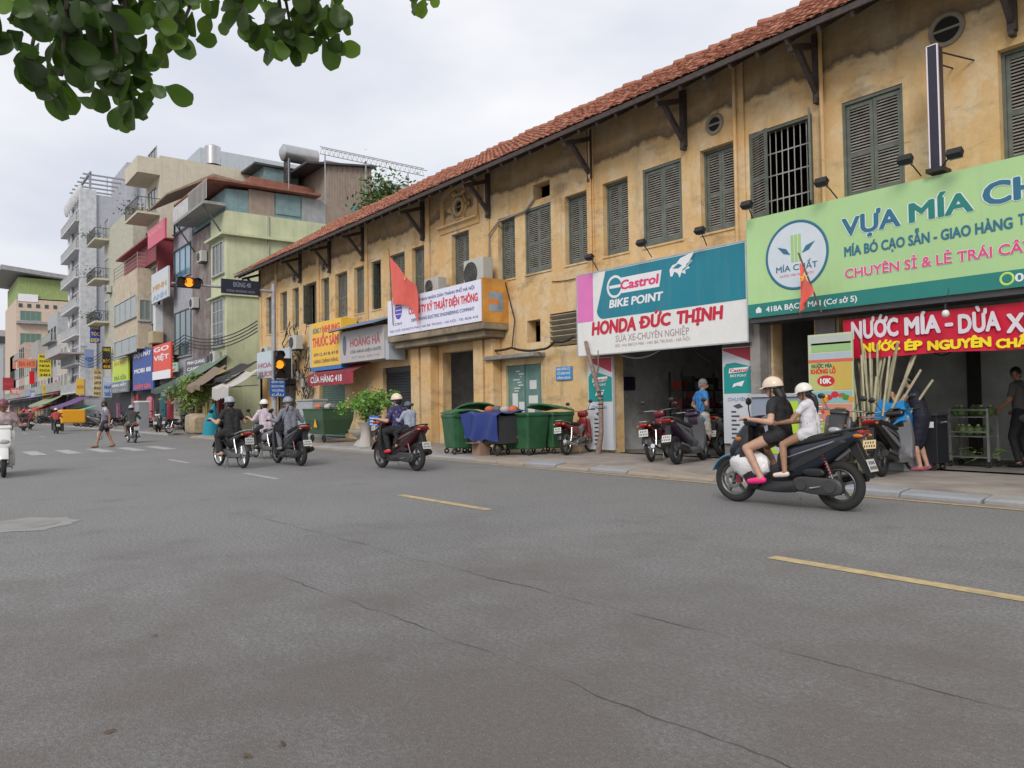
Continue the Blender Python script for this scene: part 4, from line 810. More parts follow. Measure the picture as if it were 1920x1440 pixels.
# blue tarpaulin heap
def tarp(label, fn, mat, loc, name='tarpaulin'):
    o = MB().grid(fn, 22, 16).build(name, mat, None, True); tag(o, label, 'tarpaulin'); return o
p = W(1682, 775, 13.1)
tb = thing('covered_box', 'box under a bright blue tarpaulin next to the woman in the dark dress', 'box', (p.x, 13.1, SWZ)); MB().box(-.22, .2, -.2, .25, 0, 1.12).build('box', M('box_grey', (.25, .26, .28), .6), tb, bevel=.02, wld=False)
def bt(u, v):
    x = -.28+.56*u; y = -.28+.6*v; z = 1.17+.06*math.sin(5*u+2)+.05*math.cos(6*v); ed = max(abs(u-.5), abs(v-.5))*2; z -= max(0, ed-.72)*1.5*(1+.12*math.sin(u*6+v*5)); return (x, y, z)
MB().grid(bt, 24, 20).build('tarpaulin', P('tarp_blue', '#1182c4', .45, bump=.3, bscale=9), tb, True, wld=False)
# cooler cabinet with lime sign behind the riders
cw = W(1425, 745, 12.3); ck = thing('drink_cabinet', 'grey drink cabinet with lime green posters behind the two riders', 'cabinet', (cw.x+.3, 12.3, SWZ)); MB().box(-.5, .5, 0, .5, .1, 1.28).build('body', P('cabinet_grey', '#8890a0', .5), ck, bevel=.02, wld=False); MB().box(-.54, .54, -.04, .54, 1.281, 1.34).build('lid', P('cabinet_lid', '#a8aab0', .4), ck, wld=False)
MB().box(-.12, .48, -.012, -.002, .25, 1.2).build('poster', ink('a8c838'), ck, wld=False); q = MB(); disc(q, .18, .95, .12, .1, -.0135); q.build('fruit_print', ink('d03858'), ck, wld=False); MB().box(0, .4, -.017, -.013, .3, .5).build('print_panel', ink('a8b4b8'), ck, wld=False)
for a in (-.4, .4):
    for b_ in (.08, .42): MB().cyl((a, b_, 0), (a, b_, .1), .03).build('foot', rubber, ck, wld=False)
bl = thing('light_bulb', 'white bulb hanging in front of the red banner', 'bulb', W(1773, 588, 12.6)); MB().ell((0, 0, 0), .055, .055, .06).build('globe', P('bulb_white', '#d8d8d4', .3), bl, True, wld=False); MB().cyl((0, 0, .05), (0, 0, .14), .02).build('socket', black, bl, wld=False); MB().tube([(0, 0, .14), (.02, .1, .4)], .005, 5).build('wire', cab, bl, wld=False)
# ================================================================ houses further along the street
HF = 13.6
CONC = M('grey_concrete', (.30, .30, .31), .9, dirt=.45, dcol=(.14, .13, .125)); RUST = M('rust_sheet', (.26, .10, .07), .8, var=.3, dirt=.4); BRK = M('brown_sheet', (.30, .235, .19), .7, var=.15, streak=.3)
PANE = P('window_pane', (.05, .06, .065), .12, spec=.7); PBLU = P('blue_pane', (.09, .22, .34), .12, spec=.8, var=.45, scale=.9); WFR = M('pale_frame', (.42, .44, .42), .6); DFR = M('dark_frame', (.08, .10, .10), .6)
def fbox(mb, face, pl, a0, a1, z0, z1, d0, d1):      # box on a front (S) or side (E) face, d = how far proud
    return mb.box(a0, a1, pl-d1, pl-d0, z0, z1) if face == 'S' else mb.box(pl+d0, pl+d1, a0, a1, z0, z1)
def opening(par, face, pl, a0, a1, z0, z1, fm=WFR, pm=PANE, nx=2, nz=1, fw=.07, name='window', sill=True):
    mb = MB()
    for b in ((a0, a1, z0, z0+fw), (a0, a1, z1-fw, z1), (a0, a0+fw, z0+fw, z1-fw), (a1-fw, a1, z0+fw, z1-fw)): fbox(mb, face, pl, *b, .002, .07)
    for i in range(1, nx): x = a0+(a1-a0)*i/nx; fbox(mb, face, pl, x-.02, x+.02, z0+fw, z1-fw, .002, .05)
    for i in range(1, nz): z = z0+(z1-z0)*i/nz; fbox(mb, face, pl, a0+fw, a1-fw, z-.02, z+.02, .002, .045)
    w = mb.build(name, fm, par); fbox(MB(), face, pl, a0+fw, a1-fw, z0+fw, z1-fw, .003, .015).build('pane', pm, w)
    if sill: fbox(MB(), face, pl, a0-.1, a1+.1, z0-.08, z0-.002, .002, .14).build('sill', CONC, w)
    return w
def balcony(par, x0, x1, z, out, railm, slabm, plants=0, h=.9, Yf=HF, solid=False, nm='balcony'):
    b = MB().box(x0, x1, Yf-out, Yf-.002, z-.16, z).build(nm, slabm, par)
    if solid:
        q = MB(); q.box(x0, x1, Yf-out, Yf-out+.1, z+.001, z+h); q.box(x1-.1, x1, Yf-out+.1, Yf-.002, z+.001, z+h); q.box(x0, x0+.1, Yf-out+.1, Yf-.002, z+.001, z+h); q.build('parapet', slabm, b)
    else:
        q = MB(); n = max(3, int((x1-x0)/.22))
        for i in range(n+1): x = x0+.03+(x1-x0-.06)*i/n; q.box(x-.012, x+.012, Yf-out+.02, Yf-out+.045, z+.001, z+h)
        k = max(2, int(out/.22))
        for i in range(k): y = Yf-out+.06+(out-.1)*i/k; q.box(x1-.045, x1-.02, y-.012, y+.012, z+.001, z+h); q.box(x0+.02, x0+.045, y-.012, y+.012, z+.001, z+h)
        q.box(x0+.01, x1-.01, Yf-out+.01, Yf-out+.055, z+h, z+h+.05); q.box(x1-.055, x1-.01, Yf-out+.056, Yf-.002, z+h, z+h+.05); q.build('railing', railm, b)
    return b
LEAFM = [M('leaf_mid', (.075, .13, .03), .6, var=.5, scale=4), M('leaf_dark', (.03, .06, .02), .6, var=.4, scale=4), M('leaf_light', (.16, .24, .05), .55, var=.4, scale=4)]
def leafcloud(n, fn, size, rnd):
    mb = MB()
    for i in range(n):
        c = Vector(fn(rnd)); d = Vector((rnd.gauss(0, 1), rnd.gauss(0, 1), rnd.gauss(0, .6))).normalized(); u = d.cross(Vector((rnd.gauss(0, 1), rnd.gauss(0, 1), rnd.gauss(0, 1)))).normalized(); s_ = size*rnd.uniform(.6, 1.3)
        mb.add([c-d*s_, c+u*s_*.42, c+d*s_, c-u*s_*.42], [(0, 1, 2, 3)])
    return mb
def plant_pot(label, c, w, h, seed, grp='plants on the balconies'):
    rnd = random.Random(seed); o = thing('potted_plant', label, 'plant', c, group=grp); MB().cyl((0, 0, 0), (0, 0, .28), .13, .17, 12).build('pot', M('clay_pot', (.28, .12, .07), .8), o, wld=False)
    stuff(leafcloud(160, lambda r: (r.gauss(0, w*.32), r.gauss(0, w*.3), .3+abs(r.gauss(0, h*.4))), .11, rnd).build('foliage', LEAFM[seed % 2], o, wld=False)); return o
def bsign(label, face, pl, a0, a1, z0, z1, mat, lines, im, th=.12, name='shop_sign', bold=.03, frame=None, grp='shop signs along the street'):
    o = thing(name, label, 'sign', ((a0+a1)/2, pl, z0) if face == 'S' else (pl, (a0+a1)/2, z0), group=grp)
    fbox(MB(), face, pl, a0, a1, z0, z1, -th, 0).build('board', mat, o)
    if frame: 
        f = MB()
        for b in ((a0-.06, a1+.06, z0-.06, z0-.002), (a0-.06, a1+.06, z1+.002, z1+.06)): fbox(f, face, pl, *b, -th, .02)
        f.build('frame', frame, o)
    n = len(lines)
    for k, l in enumerate(lines):
        if not l: continue
        s_, mm = (l, im) if isinstance(l, str) else l; h = (z1-z0)/n; zz = z1-(k+1)*h
        text(s_, a0+.1*(a1-a0), a1-.1*(a1-a0), zz+.2*h, zz+.72*h, pl, mm, o, bold, face=face, ext=.012)
    return o
def SR(xl, yt, yb, xr, yt2, yb2, Y): return RW(xl, yt, yb, xr, yt2, yb2, Y)
def ER(px0, px1, yt, yb, Yr=13.45):      # projecting sign: right edge on the front, facing along the street
    X = W(px1, (yt+yb)/2, Yr).x; a = XP(px0, (yt+yb)/2, X); return X, a.y, Yr, XP((px0+px1)/2, yb, X).z, XP((px0+px1)/2, yt, X).z
def shopfront(par, x0, x1, z1=3.0, pl=HF, mats=('shop_dark',), items=True, seed=1):
    rnd = random.Random(seed); m_ = M('shop_dark', (.025, .025, .028), .7)
    s_ = fbox(MB(), 'S', pl, x0+.1, x1-.1, SWZ, z1, .002, .01).build('shopfront', m_, par)
    q = MB(); q.box(x0, x0+.1, pl-.12, pl-.002, SWZ, z1); q.box(x1-.1, x1, pl-.12, pl-.002, SWZ, z1); q.box(x0, x1, pl-.12, pl-.002, z1, z1+.25); q.build('door_frame', CONC, s_)
    for i in range(5):
        w = rnd.uniform(.25, .6); x = rnd.uniform(x0+.15, x1-.2-w); h = rnd.uniform(.5, 1.9); z = SWZ+.01 if rnd.random() < .5 else SWZ+rnd.uniform(.6, 1.0)
        MB().box(x, x+w, pl-.1-.03*i, pl-.012, z, min(z+h, z1-.05)).build('display', M('goods_%d' % rnd.randint(0, 7), [(.3, .05, .06), (.08, .1, .25), (.35, .3, .25), (.08, .2, .15), (.4, .33, .1), (.1, .09, .09), (.4, .38, .36), (.28, .1, .2)][rnd.randint(0, 7)], .6), s_)
def house(label, x0, x1, y1, zt, mat, name='house', y0=HF, cat='house'):
    o = thing(name, label, cat, ((x0+x1)/2, y0, 0)); MB().box(x0, x1, y0, y1, 0, zt).build('wall', mat, o); return o
def zf(px, py, Y=HF): return W(px, py, Y).z
# --- green corner house
gx1 = W(425, 600, HF).x; gx0 = W(396, 600, HF).x; sx0 = W(361, 600, HF).x; bx0 = W(326, 600, HF).x; cx1 = W(302, 400, HF).x
GRN = M('pale_green_wall', (.50, .53, .35), .85, var=.12, scale=1.2, streak=.35, dcol=(.2, .2, .13)); zt = zf(427, 392)
h1 = house('pale green corner house with barred windows and a sheet-metal top floor', gx0, gx1, 27, zt, GRN)
for yt, yb, bars in ((456, 516, 1), (562, 650, 4)): z1, z0 = zf(410, yt), zf(410, yb); opening(h1, 'S', HF, W(400, 600, HF).x, W(421, 600, HF).x, z0, z1, WFR, PANE, 3, bars)
zl = zf(425, 436); MB().box(gx0-.1, gx1+.35, HF-.35, 27, zl-.14, zl).build('ledge', GRN, h1); zl = zf(425, 550); MB().box(gx0-.1, gx1+.12, HF-.25, 20, zl-.1, zl).build('ledge', GRN, h1)
tl = M('teal_sheet', (.20, .30, .31), .6, .2, streak=.3); top = MB(); ra, rb = XP(392, 333, gx1), XP(600, 366, gx1)
top.prism([(HF+.1, zt), (rb.y-.6, zt), (rb.y-.6, rb.z-.1), (HF+.1, ra.z-.35)], sx0, gx1-.4, 'x'); top.build('top_floor', tl, h1)
for k in range(5): MB().box(gx1-.399, gx1-.33, HF+1.4+k*1.6, HF+2.9+k*1.6, zt+.05+.25*(k % 2), min(zt+1.7, ra.z+(rb.z-ra.z)*(HF+2.9+k*1.6-ra.y)/(rb.y-ra.y)-.2)).build('sheet_panel', [BRK, tl, M('grey_sheet', (.3, .31, .32), .6, streak=.3)][k % 3], h1)
rfm = MB(); rfm.prism([(ra.y-.1, ra.z-.12), (rb.y, rb.z-.1), (rb.y, rb.z+.02), (ra.y-.1, ra.z)], sx0-.3, gx1+.2, 'x'); rfm.build('roof', RUST, h1)
b_ = MB().box(sx0+.2, gx1-.1, HF-1.2, HF-.002, zf(395, 405), zf(395, 400)).build('balcony', CONC, h1); MB().box(sx0+.2, sx0+3.6, HF-1.2, HF-1.15, zf(395, 400), zf(395, 372)).build('sheet_parapet', M('white_sheet', (.5, .5, .5), .6, streak=.3), b_)
q = MB(); 
for i in range(16): q.box(sx0+3.6+i*.24, sx0+3.63+i*.24, HF-1.2, HF-1.17, zf(395, 400)+.001, zf(395, 366))
q.build('bars', P('bar_white', '#b8b8b4', .6), b_)
for x in (sx0+.6, gx1-.5): MB().beam((x, HF-1.1, zf(395, 406)), (x, HF-.02, zf(395, 455)), .07, .07).build('strut', dsteel, b_)
shopfront(h1, gx0, gx1, 3.2, seed=3)
# side of the green house towards the lane
for k in range(2): opening(h1, 'E', gx1, 17+k*3.2, 18.2+k*3.2, 5.2, 6.6, WFR, PANE, 2, 2)
MB().tube([(gx1+.06, 16.0, .2), (gx1+.06, 16.0, zt)], .05, 8).build('drain_pipe', P('pipe_grey', '#9a9c90', .6), h1)
# --- stained house, blue-window house
STN_ = plaster('stained_mauve', (.20, .17, .165), (.30, .27, .26), (.17, .13, .125), .7, (.07, .06, .055)); h2 = house('narrow house front of blotchy mauve-grey cement without windows', sx0, gx0, 24, zf(378, 432), STN_); shopfront(h2, sx0, gx0, 3.0, seed=4)
h3 = house('narrow grey house with three wide blue glass windows', bx0, sx0, 22, zf(340, 390), M('lilac_render', (.34, .34, .38), .85, streak=.35)); 
for yt, yb, c in ((392, 430, PBLU), (462, 520, PBLU), (582, 668, P('teal_pane', (.07, .13, .15), .1, spec=.8))): opening(h3, 'S', HF, bx0+.3, sx0-.2, zf(343, yb), zf(343, yt), DFR, c, 3, 1)
zz = zf(340, 388); r3 = MB(); r3.prism([(HF-1.6, zz-.1), (HF-1.6, zz), (HF+1.2, zz+1.7), (HF+6, zz+1.2), (HF+6, zz+1.1), (HF+1.2, zz+1.5)], bx0-.3, sx0+.4, 'x'); r3.build('roof', M('tan_sheet', (.27, .21, .15), .8, var=.2, streak=.3), h3); shopfront(h3, bx0, sx0, 3.2, seed=5)
# --- tall cream house behind with balconies
CRM = M('cream_wall', (.55, .50, .40), .85, var=.08, streak=.35, dcol=(.25, .23, .2)); ccx = W(300, 330, HF).x; zc = zf(302, 289); h4 = house('tall cream house with front balconies above the blue-window house', ccx-4.2, ccx, 40, zc, CRM)
for yt in (322, 398): z = zf(302, yt); balcony(h4, ccx-4.2, ccx, z, 1.5, M('dark_rail', (.1, .1, .1), .5, .5), CRM, 0, 1.0, solid=(yt < 330)); opening(h4, 'S', HF, ccx-3.4, ccx-.8, z+.05, z+2.2, WFR, PANE, 3, 1, sill=False)
for k, yy in enumerate((330, 480, 560)): opening(h4, 'S', HF, ccx-3.4, ccx-.8, zf(302, 480+k*60), zf(302, 480+k*60)+1.8, WFR, PANE, 2, 1)
plant_pot('bushy plant on the upper balcony of the tall cream house', (ccx-2.6, HF-1.2, zf(302, 398)), 1.6, 1.1, 21)
d_ = XP(375, 276, -64); h5 = house('plain blue-grey block rising behind the tall cream house', -76, -64, 52, d_.z, M('blue_grey_wall', (.42, .47, .52), .85, var=.06, streak=.2), y0=d_.y, cat='building', name='building')
# --- old house with maroon sheet room
mx1 = W(285, 600, HF).x; mx0 = W(250, 600, HF).x; GBE = M('grey_beige', (.36, .33, .31), .85, streak=.45, dcol=(.16, .14, .13)); h6 = house('grey-beige house with a maroon sheet-metal top room', mx0, cx1+.5, 20, zf(285, 548), GBE); MAR = M('maroon_sheet', (.26, .045, .06), .6, .1, var=.15, streak=.25)
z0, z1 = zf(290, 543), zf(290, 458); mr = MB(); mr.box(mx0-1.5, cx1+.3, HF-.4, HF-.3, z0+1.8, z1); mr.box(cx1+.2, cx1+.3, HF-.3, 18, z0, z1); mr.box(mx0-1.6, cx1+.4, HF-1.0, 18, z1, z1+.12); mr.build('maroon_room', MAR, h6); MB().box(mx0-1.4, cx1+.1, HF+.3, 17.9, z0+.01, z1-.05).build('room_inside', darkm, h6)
for k in range(3): opening(h6, 'S', HF, mx0+.5+k*2.2, mx0+2.1+k*2.2, zf(290, 620), zf(290, 570), WFR, PANE, 2, 2)
shopfront(h6, mx0, cx1+.4, 3.2, seed=6)
# white pilaster with ornate base between the signs
MB().box(cx1-.2, cx1+.5, HF-.5, HF-.01, zf(305, 640), zf(305, 572)).build('pilaster', P('pilaster_white', '#c8ccd0', .6), h6); MB().box(cx1-.5, cx1+.8, HF-.8, HF-.01, zf(305, 645), zf(305, 622)).build('pilaster_base', M('tan_stone', (.42, .34, .22), .8), h6, bevel=.08)
# --- cream balcony house with bay
ex1, ex0 = mx0-.05, W(196, 600, HF).x; h7 = house('old cream house with plant balconies and a tall glazed bay', ex0, ex1, 22, zf(222, 412), M('old_cream', (.44, .43, .35), .85, streak=.5, dcol=(.22, .24, .18)))
for k, yb in enumerate((455, 530, 610)):
    z = zf(206, yb-8); bb_ = balcony(h7, ex0-2.0, ex0+2.4, z, 1.2, M('dark_rail', (.1, .1, .1), .5, .5), CRM, h=.9)
    opening(h7, 'S', HF, ex0+.3, ex0+2.2, z+.05, z+2.0, WFR, PANE, 2, 1, sill=False)
    plant_pot(['bushy plant on the top balcony of the old cream house', 'bushy plant on the middle balcony of the old cream house', 'bushy plant on the lowest balcony of the old cream house'][k], (ex0+.4, HF-.9, z), 2.2, 1.0, 30+k)
bz0, bz1 = zf(236, 668), zf(236, 535); wx0, wx1 = W(214, 600, HF-1).x, W(258, 600, HF-1).x
MB().box(wx0, wx1, HF-1.0, HF-.01, bz0, bz1).build('bay', M('bay_cream', (.5, .42, .32), .8, streak=.3), h7)
for yt, yb in ((583, 600), (538, 578), (602, 640)):
    pass
opening(h7, 'S', HF-1.0, wx0+.3, wx1-.3, zf(236, 602, HF-1), zf(236, 562, HF-1), WFR, P('grey_pane', (.2, .23, .22), .2), 4, 1); opening(h7, 'S', HF-1.0, wx0+.3, wx1-.3, zf(236, 664, HF-1), zf(236, 634, HF-1), WFR, P('grey_pane', (.2, .23, .22), .2), 3, 1); opening(h7, 'E', wx1, HF-.9, HF-.1, zf(255, 602, HF-1), zf(255, 562, HF-1), WFR, P('grey_pane', (.2, .23, .22), .2), 2, 1)
q = MB()
for k in range(4): q.tube([(wx0, HF-1.0, bz1+.25+k*.28), (wx1, HF-1.0, bz1+.25+k*.28), (wx1, HF-.1, bz1+.25+k*.28)], .025, 5)
for x in (wx0, (wx0+wx1)/2, wx1): q.cyl((x, HF-1.0, bz1), (x, HF-1.0, bz1+1.2), .03, n=6)
q.build('roof_rail', P('rail_tan', '#a09080', .6), h7); shopfront(h7, ex0, ex1, 3.2, seed=7)
# --- grey tower house
tx1, tx0 = W(160, 500, HF).x, W(128, 500, HF).x; zt = zf(160, 362); TWR = M('tower_grey', (.40, .41, .45), .85, var=.08, streak=.25); h8 = house('tall grey-blue tower house with an ornate white front', tx0, tx1, 30, zt, TWR, cat='building', name='tower_house')
wm = M('ornate_white', (.52, .53, .55), .8, streak=.25)
for k in range(7):
    z = zt-1.5-k*3.0
    if z < 3: break
    balcony(h8, tx0+.8, tx1-.3, z-1.3, .9, wm, wm, h=.8); opening(h8, 'S', HF, tx0+2, tx1-2, z-1.1, z+.8, wm, PANE, 3, 1, fw=.2, sill=False); MB().torus((tx0+3.2, HF-.2, z+1.0), .9, .18, 'y', 20, 6).build('arch', wm, h8)
MB().box(tx1-.8, tx1+.25, HF-.5, HF+1.0, 3, zt+.4).build('corner_pilaster', wm, h8)
for k in range(9): MB().ell((tx0+1+k*1.2, HF-.3, zt+.4), .35, .3, .8, 8, 6).build('finial', wm, h8)
c = XP(236, 306, tx1-1); MB().box(tx1-9, tx1-.5, c.y, 30, zt+.001, c.z).build('stair_room', TWR, h8)
q = MB()
for y in (HF+.5, 18.5): q.box(tx1-.4, tx1-.2, y-.1, y+.1, zt, zt+2.2); q.box(tx0+.4, tx0+.6, y-.1, y+.1, zt, zt+2.2); q.box(tx0, tx1, y-.1, y+.1, zt+2.2, zt+2.4)
for k in range(6): q.box(tx0+1+k*1.8, tx0+1.15+k*1.8, HF, 19, zt+2.4, zt+2.55)
q.build('pergola', P('pergola_grey', '#8c8e94', .7), h8)
for k in range(4):
    for j in range(2): opening(h8, 'E', tx1, 18+j*5, 19.3+j*5, zt-4-k*3.3, zt-2.6-k*3.3, DFR, PANE, 2, 1)
balcony(h8, tx0+.5, tx1+.4, zf(150, 665), 2.4, wm, M('pinkish_slab', (.42, .36, .35), .8), h=.7); shopfront(h8, tx0, tx1, 3.6, seed=8)
# --- low houses and the tall peach one far down the street
cols = [(.48, .44, .38), (.38, .40, .42), (.5, .42, .30), (.35, .33, .32), (.46, .48, .42), (.42, .32, .28), (.5, .5, .5), (.40, .36, .3)]
labs = ['low beige shop house next to the grey tower', 'grey shop house with a plain cement pillar past the tower', 'ochre shop house under the tall peach building', 'dull brown shop house far down the street', 'pale green shop house far down the street', 'reddish shop house near the far end of the street', 'white shop house near the far end of the street', 'tan shop house at the far left edge']
X = tx0-.1; rnd = random.Random(11)
for k in range(8):
    w = rnd.uniform(7, 11); zt_ = [11.0, 14, 9.5, 12, 10, 13, 11, 12][k]; hh = house(labs[k], X-w, X, 24, zt_, M('far_wall_%d' % k, cols[k], .85, streak=.35))
    for j in range(int(zt_/3.2)-1):
        for i in range(3): opening(hh, 'S', HF, X-w+.8+i*w/3.2, X-w+.8+i*w/3.2+1.4, 4.2+j*3.2, 5.9+j*3.2, [WFR, DFR][k % 2], PANE, 2, 1)
        if j % 2 == 0: balcony(hh, X-w+.3, X-.3, 4.0+j*3.2, .8, WFR, CONC)
    for j in range(2): opening(hh, 'E', X, 15+j*4, 16.3+j*4, zt_-2.6, zt_-1.2, DFR, PANE, 2, 1)
    shopfront(hh, X-w, X, 3.3, seed=20+k); MB().prism([(HF-1.6, 3.4), (HF-.05, 3.9), (HF-.05, 3.95), (HF-1.6, 3.45)], X-w+.2, X-.2, 'x').build('awning', M('awn_%d' % (k % 4), [(.3, .04, .05), (.05, .2, .16), (.32, .3, .28), (.08, .12, .3)][k % 4], .7), hh)
    X -= w+.05
ux = W(30, 600, HF).x; pe = XP(120, 560, ux); h9 = house('tall peach building with a green gable storey and overhanging grey roof', ux-22, ux, pe.y+1.5, zf(30, 560), M('peach_wall', (.56, .45, .36), .85, var=.1, streak=.25), cat='building', name='building')
z0, z1 = XP(70, 560, ux).z, XP(70, 522, ux).z; MB().box(ux-21, ux-.2, HF+.3, pe.y+1.5, z0, z1).build('green_storey', M('moss_green_wall', (.28, .36, .14), .85, streak=.3), h9); MB().prism([(HF-2.4, z1+1.0), (pe.y+3, z1-.2), (pe.y+3, z1+.5), (HF-2.4, z1+1.8)], ux-23, ux+1.5, 'x').build('roof', CONC, h9)
yw = pe.y-HF
for k, (yt, yb) in enumerate(((583, 602), (625, 650))): opening(h9, 'E', ux, HF+.6, HF+yw*.52, XP(60, yb, ux).z, XP(60, yt, ux).z, WFR, P('green_pane', (.12, .2, .16), .2), 4, 1)
MB().box(ux+.01, ux+1.2, HF, HF+yw*.8, XP(60, 608, ux).z, XP(60, 604, ux).z).build('ledge', CONC, h9); MB().box(ux+.01, ux+.1, HF+.3, HF+yw*.45, XP(60, 566, ux).z, XP(60, 552, ux).z).build('white_board', wh2, h9)
for k in range(5): opening(h9, 'E', ux, HF+yw*(.05+.18*k), HF+yw*(.13+.18*k), XP(60, 577, ux).z, XP(60, 570, ux).z, DFR, PANE, 1, 1, sill=False)
MB().box(ux+.02, ux+.3, HF-.5, HF+yw*.6, XP(60, 692, ux).z, XP(60, 672, ux).z).build('salmon_fascia', M('salmon', (.55, .25, .18), .7), h9)
for k, (px, lab) in enumerate(((6, 'grey apartment block at the far left edge'), (-12, 'dark grey block beyond the left edge'))):
    hx1 = W(px, 640, HF).x; hb = house(lab, hx1-20, hx1, 30, zf(px, 650)+4*k, M('far_grey_%d' % k, (.35+.05*k, .36, .37), .9, streak=.3), cat='building', name='building')
    for j in range(5):
        for i in range(3): opening(hb, 'E', hx1, HF+1+i*2.2, HF+2.4+i*2.2, 5+j*3.2, 6.8+j*3.2, DFR, PANE, 2, 1)
# --- things standing on the roofs behind the green house
c = XP(610, 300, -52); d = XP(697, 385, -52)
br = house('brown corrugated metal hut on a roof behind the yellow building', -58, -52, d.y, c.z, BRK, y0=c.y, name='roof_hut', cat='hut'); q = MB(); y = c.y+.1
while y < d.y: q.box(-51.999, -51.95, y, y+.14, d.z-3, c.z-.05); y += .42
q.build('corrugation', BRK, br); MB().prism([(c.y-1.6, c.z-.6), (d.y+.3, c.z+.1), (d.y+.3, c.z+.22), (c.y-1.6, c.z-.45)], -59, -51.6, 'x').build('roof', dsteel, br)
c = XP(495, 312, -56); d = XP(560, 345, -56); th_ = house('small teal sheet-metal hut on a roof left of the brown hut', -60, -56, d.y, c.z, tl, y0=c.y, name='roof_hut', cat='hut'); MB().box(-60.3, -55.7, c.y-.8, d.y+.3, c.z+.001, c.z+.15).build('roof', dsteel, th_)
MB().prism([(XP(470, 330, -54).y, XP(470, 330, -54).z), (XP(605, 352, -54).y, XP(605, 352, -54).z-.2), (XP(605, 365, -54).y, XP(605, 365, -54).z), (XP(470, 345, -54).y, XP(470, 345, -54).z)], -60, -54, 'x').build('roof', RUST, th_)
c = XP(562, 292, -55); wt = thing('water_tank', 'stainless steel water tank lying on a rack on the roofs', 'water tank', (-55, c.y, c.z-1)); MB().cyl((-55, c.y-1.3, c.z), (-55, c.y+1.3, c.z), .62, n=24).build('drum', steel, wt, True); MB().cyl((-55, c.y-1.5, c.z), (-55, c.y-1.3, c.z), .3, .62, n=24).build('end_cap', steel, wt, True)
for y in (-1, 1): MB().box(-55.5, -54.5, c.y+y-.06, c.y+y+.06, c.z-2.2, c.z-.45).build('rack', dsteel, wt)
a, b2 = XP(600, 288, -50), XP(795, 330, -44); ms = thing('lattice_mast', 'long thin lattice boom lying across the roofs against the sky', 'mast', a); mb = MB()
for off in ((0, 0, 0), (0, 0, .5), (.4, 0, .25)): mb.tube([a+Vector(off), b2+Vector(off)], .03, 5)
for k in range(22): mb.cyl(a.lerp(b2, k/22), a.lerp(b2, (k+.5)/22)+Vector((0, 0, .5)), .018, n=4); mb.cyl(a.lerp(b2, (k+.5)/22)+Vector((0, 0, .5)), a.lerp(b2, (k+1)/22), .018, n=4)
mb.build('truss', galv, ms)
for k in (.05, .45, .85): p = a.lerp(b2, k); MB().cyl((p.x, p.y, p.z-3.5), p, .05, n=6).build('support', galv, ms)
rnd = random.Random(4); c = XP(722, 365, -40); tt = thing('tree', 'tree top showing behind the red tiled roof', 'tree', (c.x, c.y, 0)); MB().tube([(c.x, c.y, 0), (c.x+.2, c.y, c.z-2), (c.x, c.y+.2, c.z)], [.25, .15, .05], 8).build('trunk', MATS['pale_bark'], tt, True); stuff(leafcloud(2200, lambda r: (c.x+r.gauss(0, .7), c.y+r.gauss(0, .75), c.z-.6+r.gauss(0, .75)), .16, rnd).build('crown', LEAFM[0], tt))
# --- signs down the street
s2 = W(300, 650, HF)
bsign('orange-red sign board with white letters and a white foot, by the blue sign', 'S', HF-.6, *SR(286, 650, 716, 320, 640, 704, HF-.6), ink('dc4a34'), ['GO', ('VIỆT', wh2), '', ''], wh2)
x0, x1, z0, z1 = SR(286, 650, 716, 320, 640, 704, HF-.6); o = bpy.data.objects['shop_sign']; plate(MB(), x0, x1, z0-.02, z0+.55, HF-.61).build('foot_strip', wh2, [q for q in bpy.data.objects if q.get('label', '').startswith('orange-red')][0])
bsign('tall blue sign board with white numbers and a red foot', 'S', HF-.6, *SR(249, 660, 734, 287, 652, 728, HF-.6), ink('2c4a94'), ['ĐIỆN MÁY', '', 'MOBI 88', '', ('GIẢM GIÁ', ink('e85038'))], wh2)
bsign('lime and yellow sign board left of the tall blue sign', 'S', HF-.6, *SR(211, 676, 716, 240, 670, 714, HF-.6), ink('b8cc38'), [('ĂN VẶT', ink('d08830')), '', 'TRÀ SỮA'], ink('6a8a28'), frame=ink('6f94c4'))
bsign('grey striped sign board below the lime and yellow sign', 'S', HF-.7, *SR(208, 718, 737, 240, 716, 735, HF-.7), ink('6a7074'), [('KÍNH MẮT', wh2), 'VIỆT HÀN'], ink('a0aab0'))
def esign(label, px0, px1, yt, yb, hexc, lines, im, **k):
    X, a, b, z0, z1 = ER(px0, px1, yt, yb); return bsign(label, 'E', X, a, b, z0, z1, ink(hexc), lines, im, **k)
esign('blue vertical sign with yellow letters high on the old cream house', 169, 188, 585, 643, '2a48a8', ['SPA', 'NAIL', ('HAIR', ink('e8c830')), 'TÓC', 'ĐẸP'], ink('e8c830'))
esign('black sign with yellow bars hanging below the blue vertical sign', 192, 208, 650, 692, '28221c', ['VÀNG', '', ('BẠC', ink('e0a020')), ('418', ink('e0a020'))], ink('c8b830'))
esign('cream sign with dark lines edged in yellow', 175, 191, 693, 742, 'c8b890', ['SỬA', 'CHỮA', 'LAPTOP', 'IPAD', 'MAC'], ink('5a3030'), frame=ink('d0a828'))
esign('white and blue sign right of the cream sign with dark lines', 194, 210, 706, 745, 'a8b8d4', [('THUỐC', wh2), 'NHÀ', 'THUỐC'], ink('3058a0'))
esign('plain yellow-orange sign below the tower balcony', 143, 158, 710, 740, 'e0b850', ['', 'BÚN', ''], ink('c87828'))
esign('grey-blue round logo sign under the tower balcony', 158, 176, 655, 690, '8898b8', ['', 'O', ''], ink('3060c0'))
esign('yellow sign with dark lines far down the street', 72, 96, 664, 707, 'd8c428', ['PHÒNG', 'KHÁM', 'NHA', 'KHOA', '24H'], ink('3a3414'))
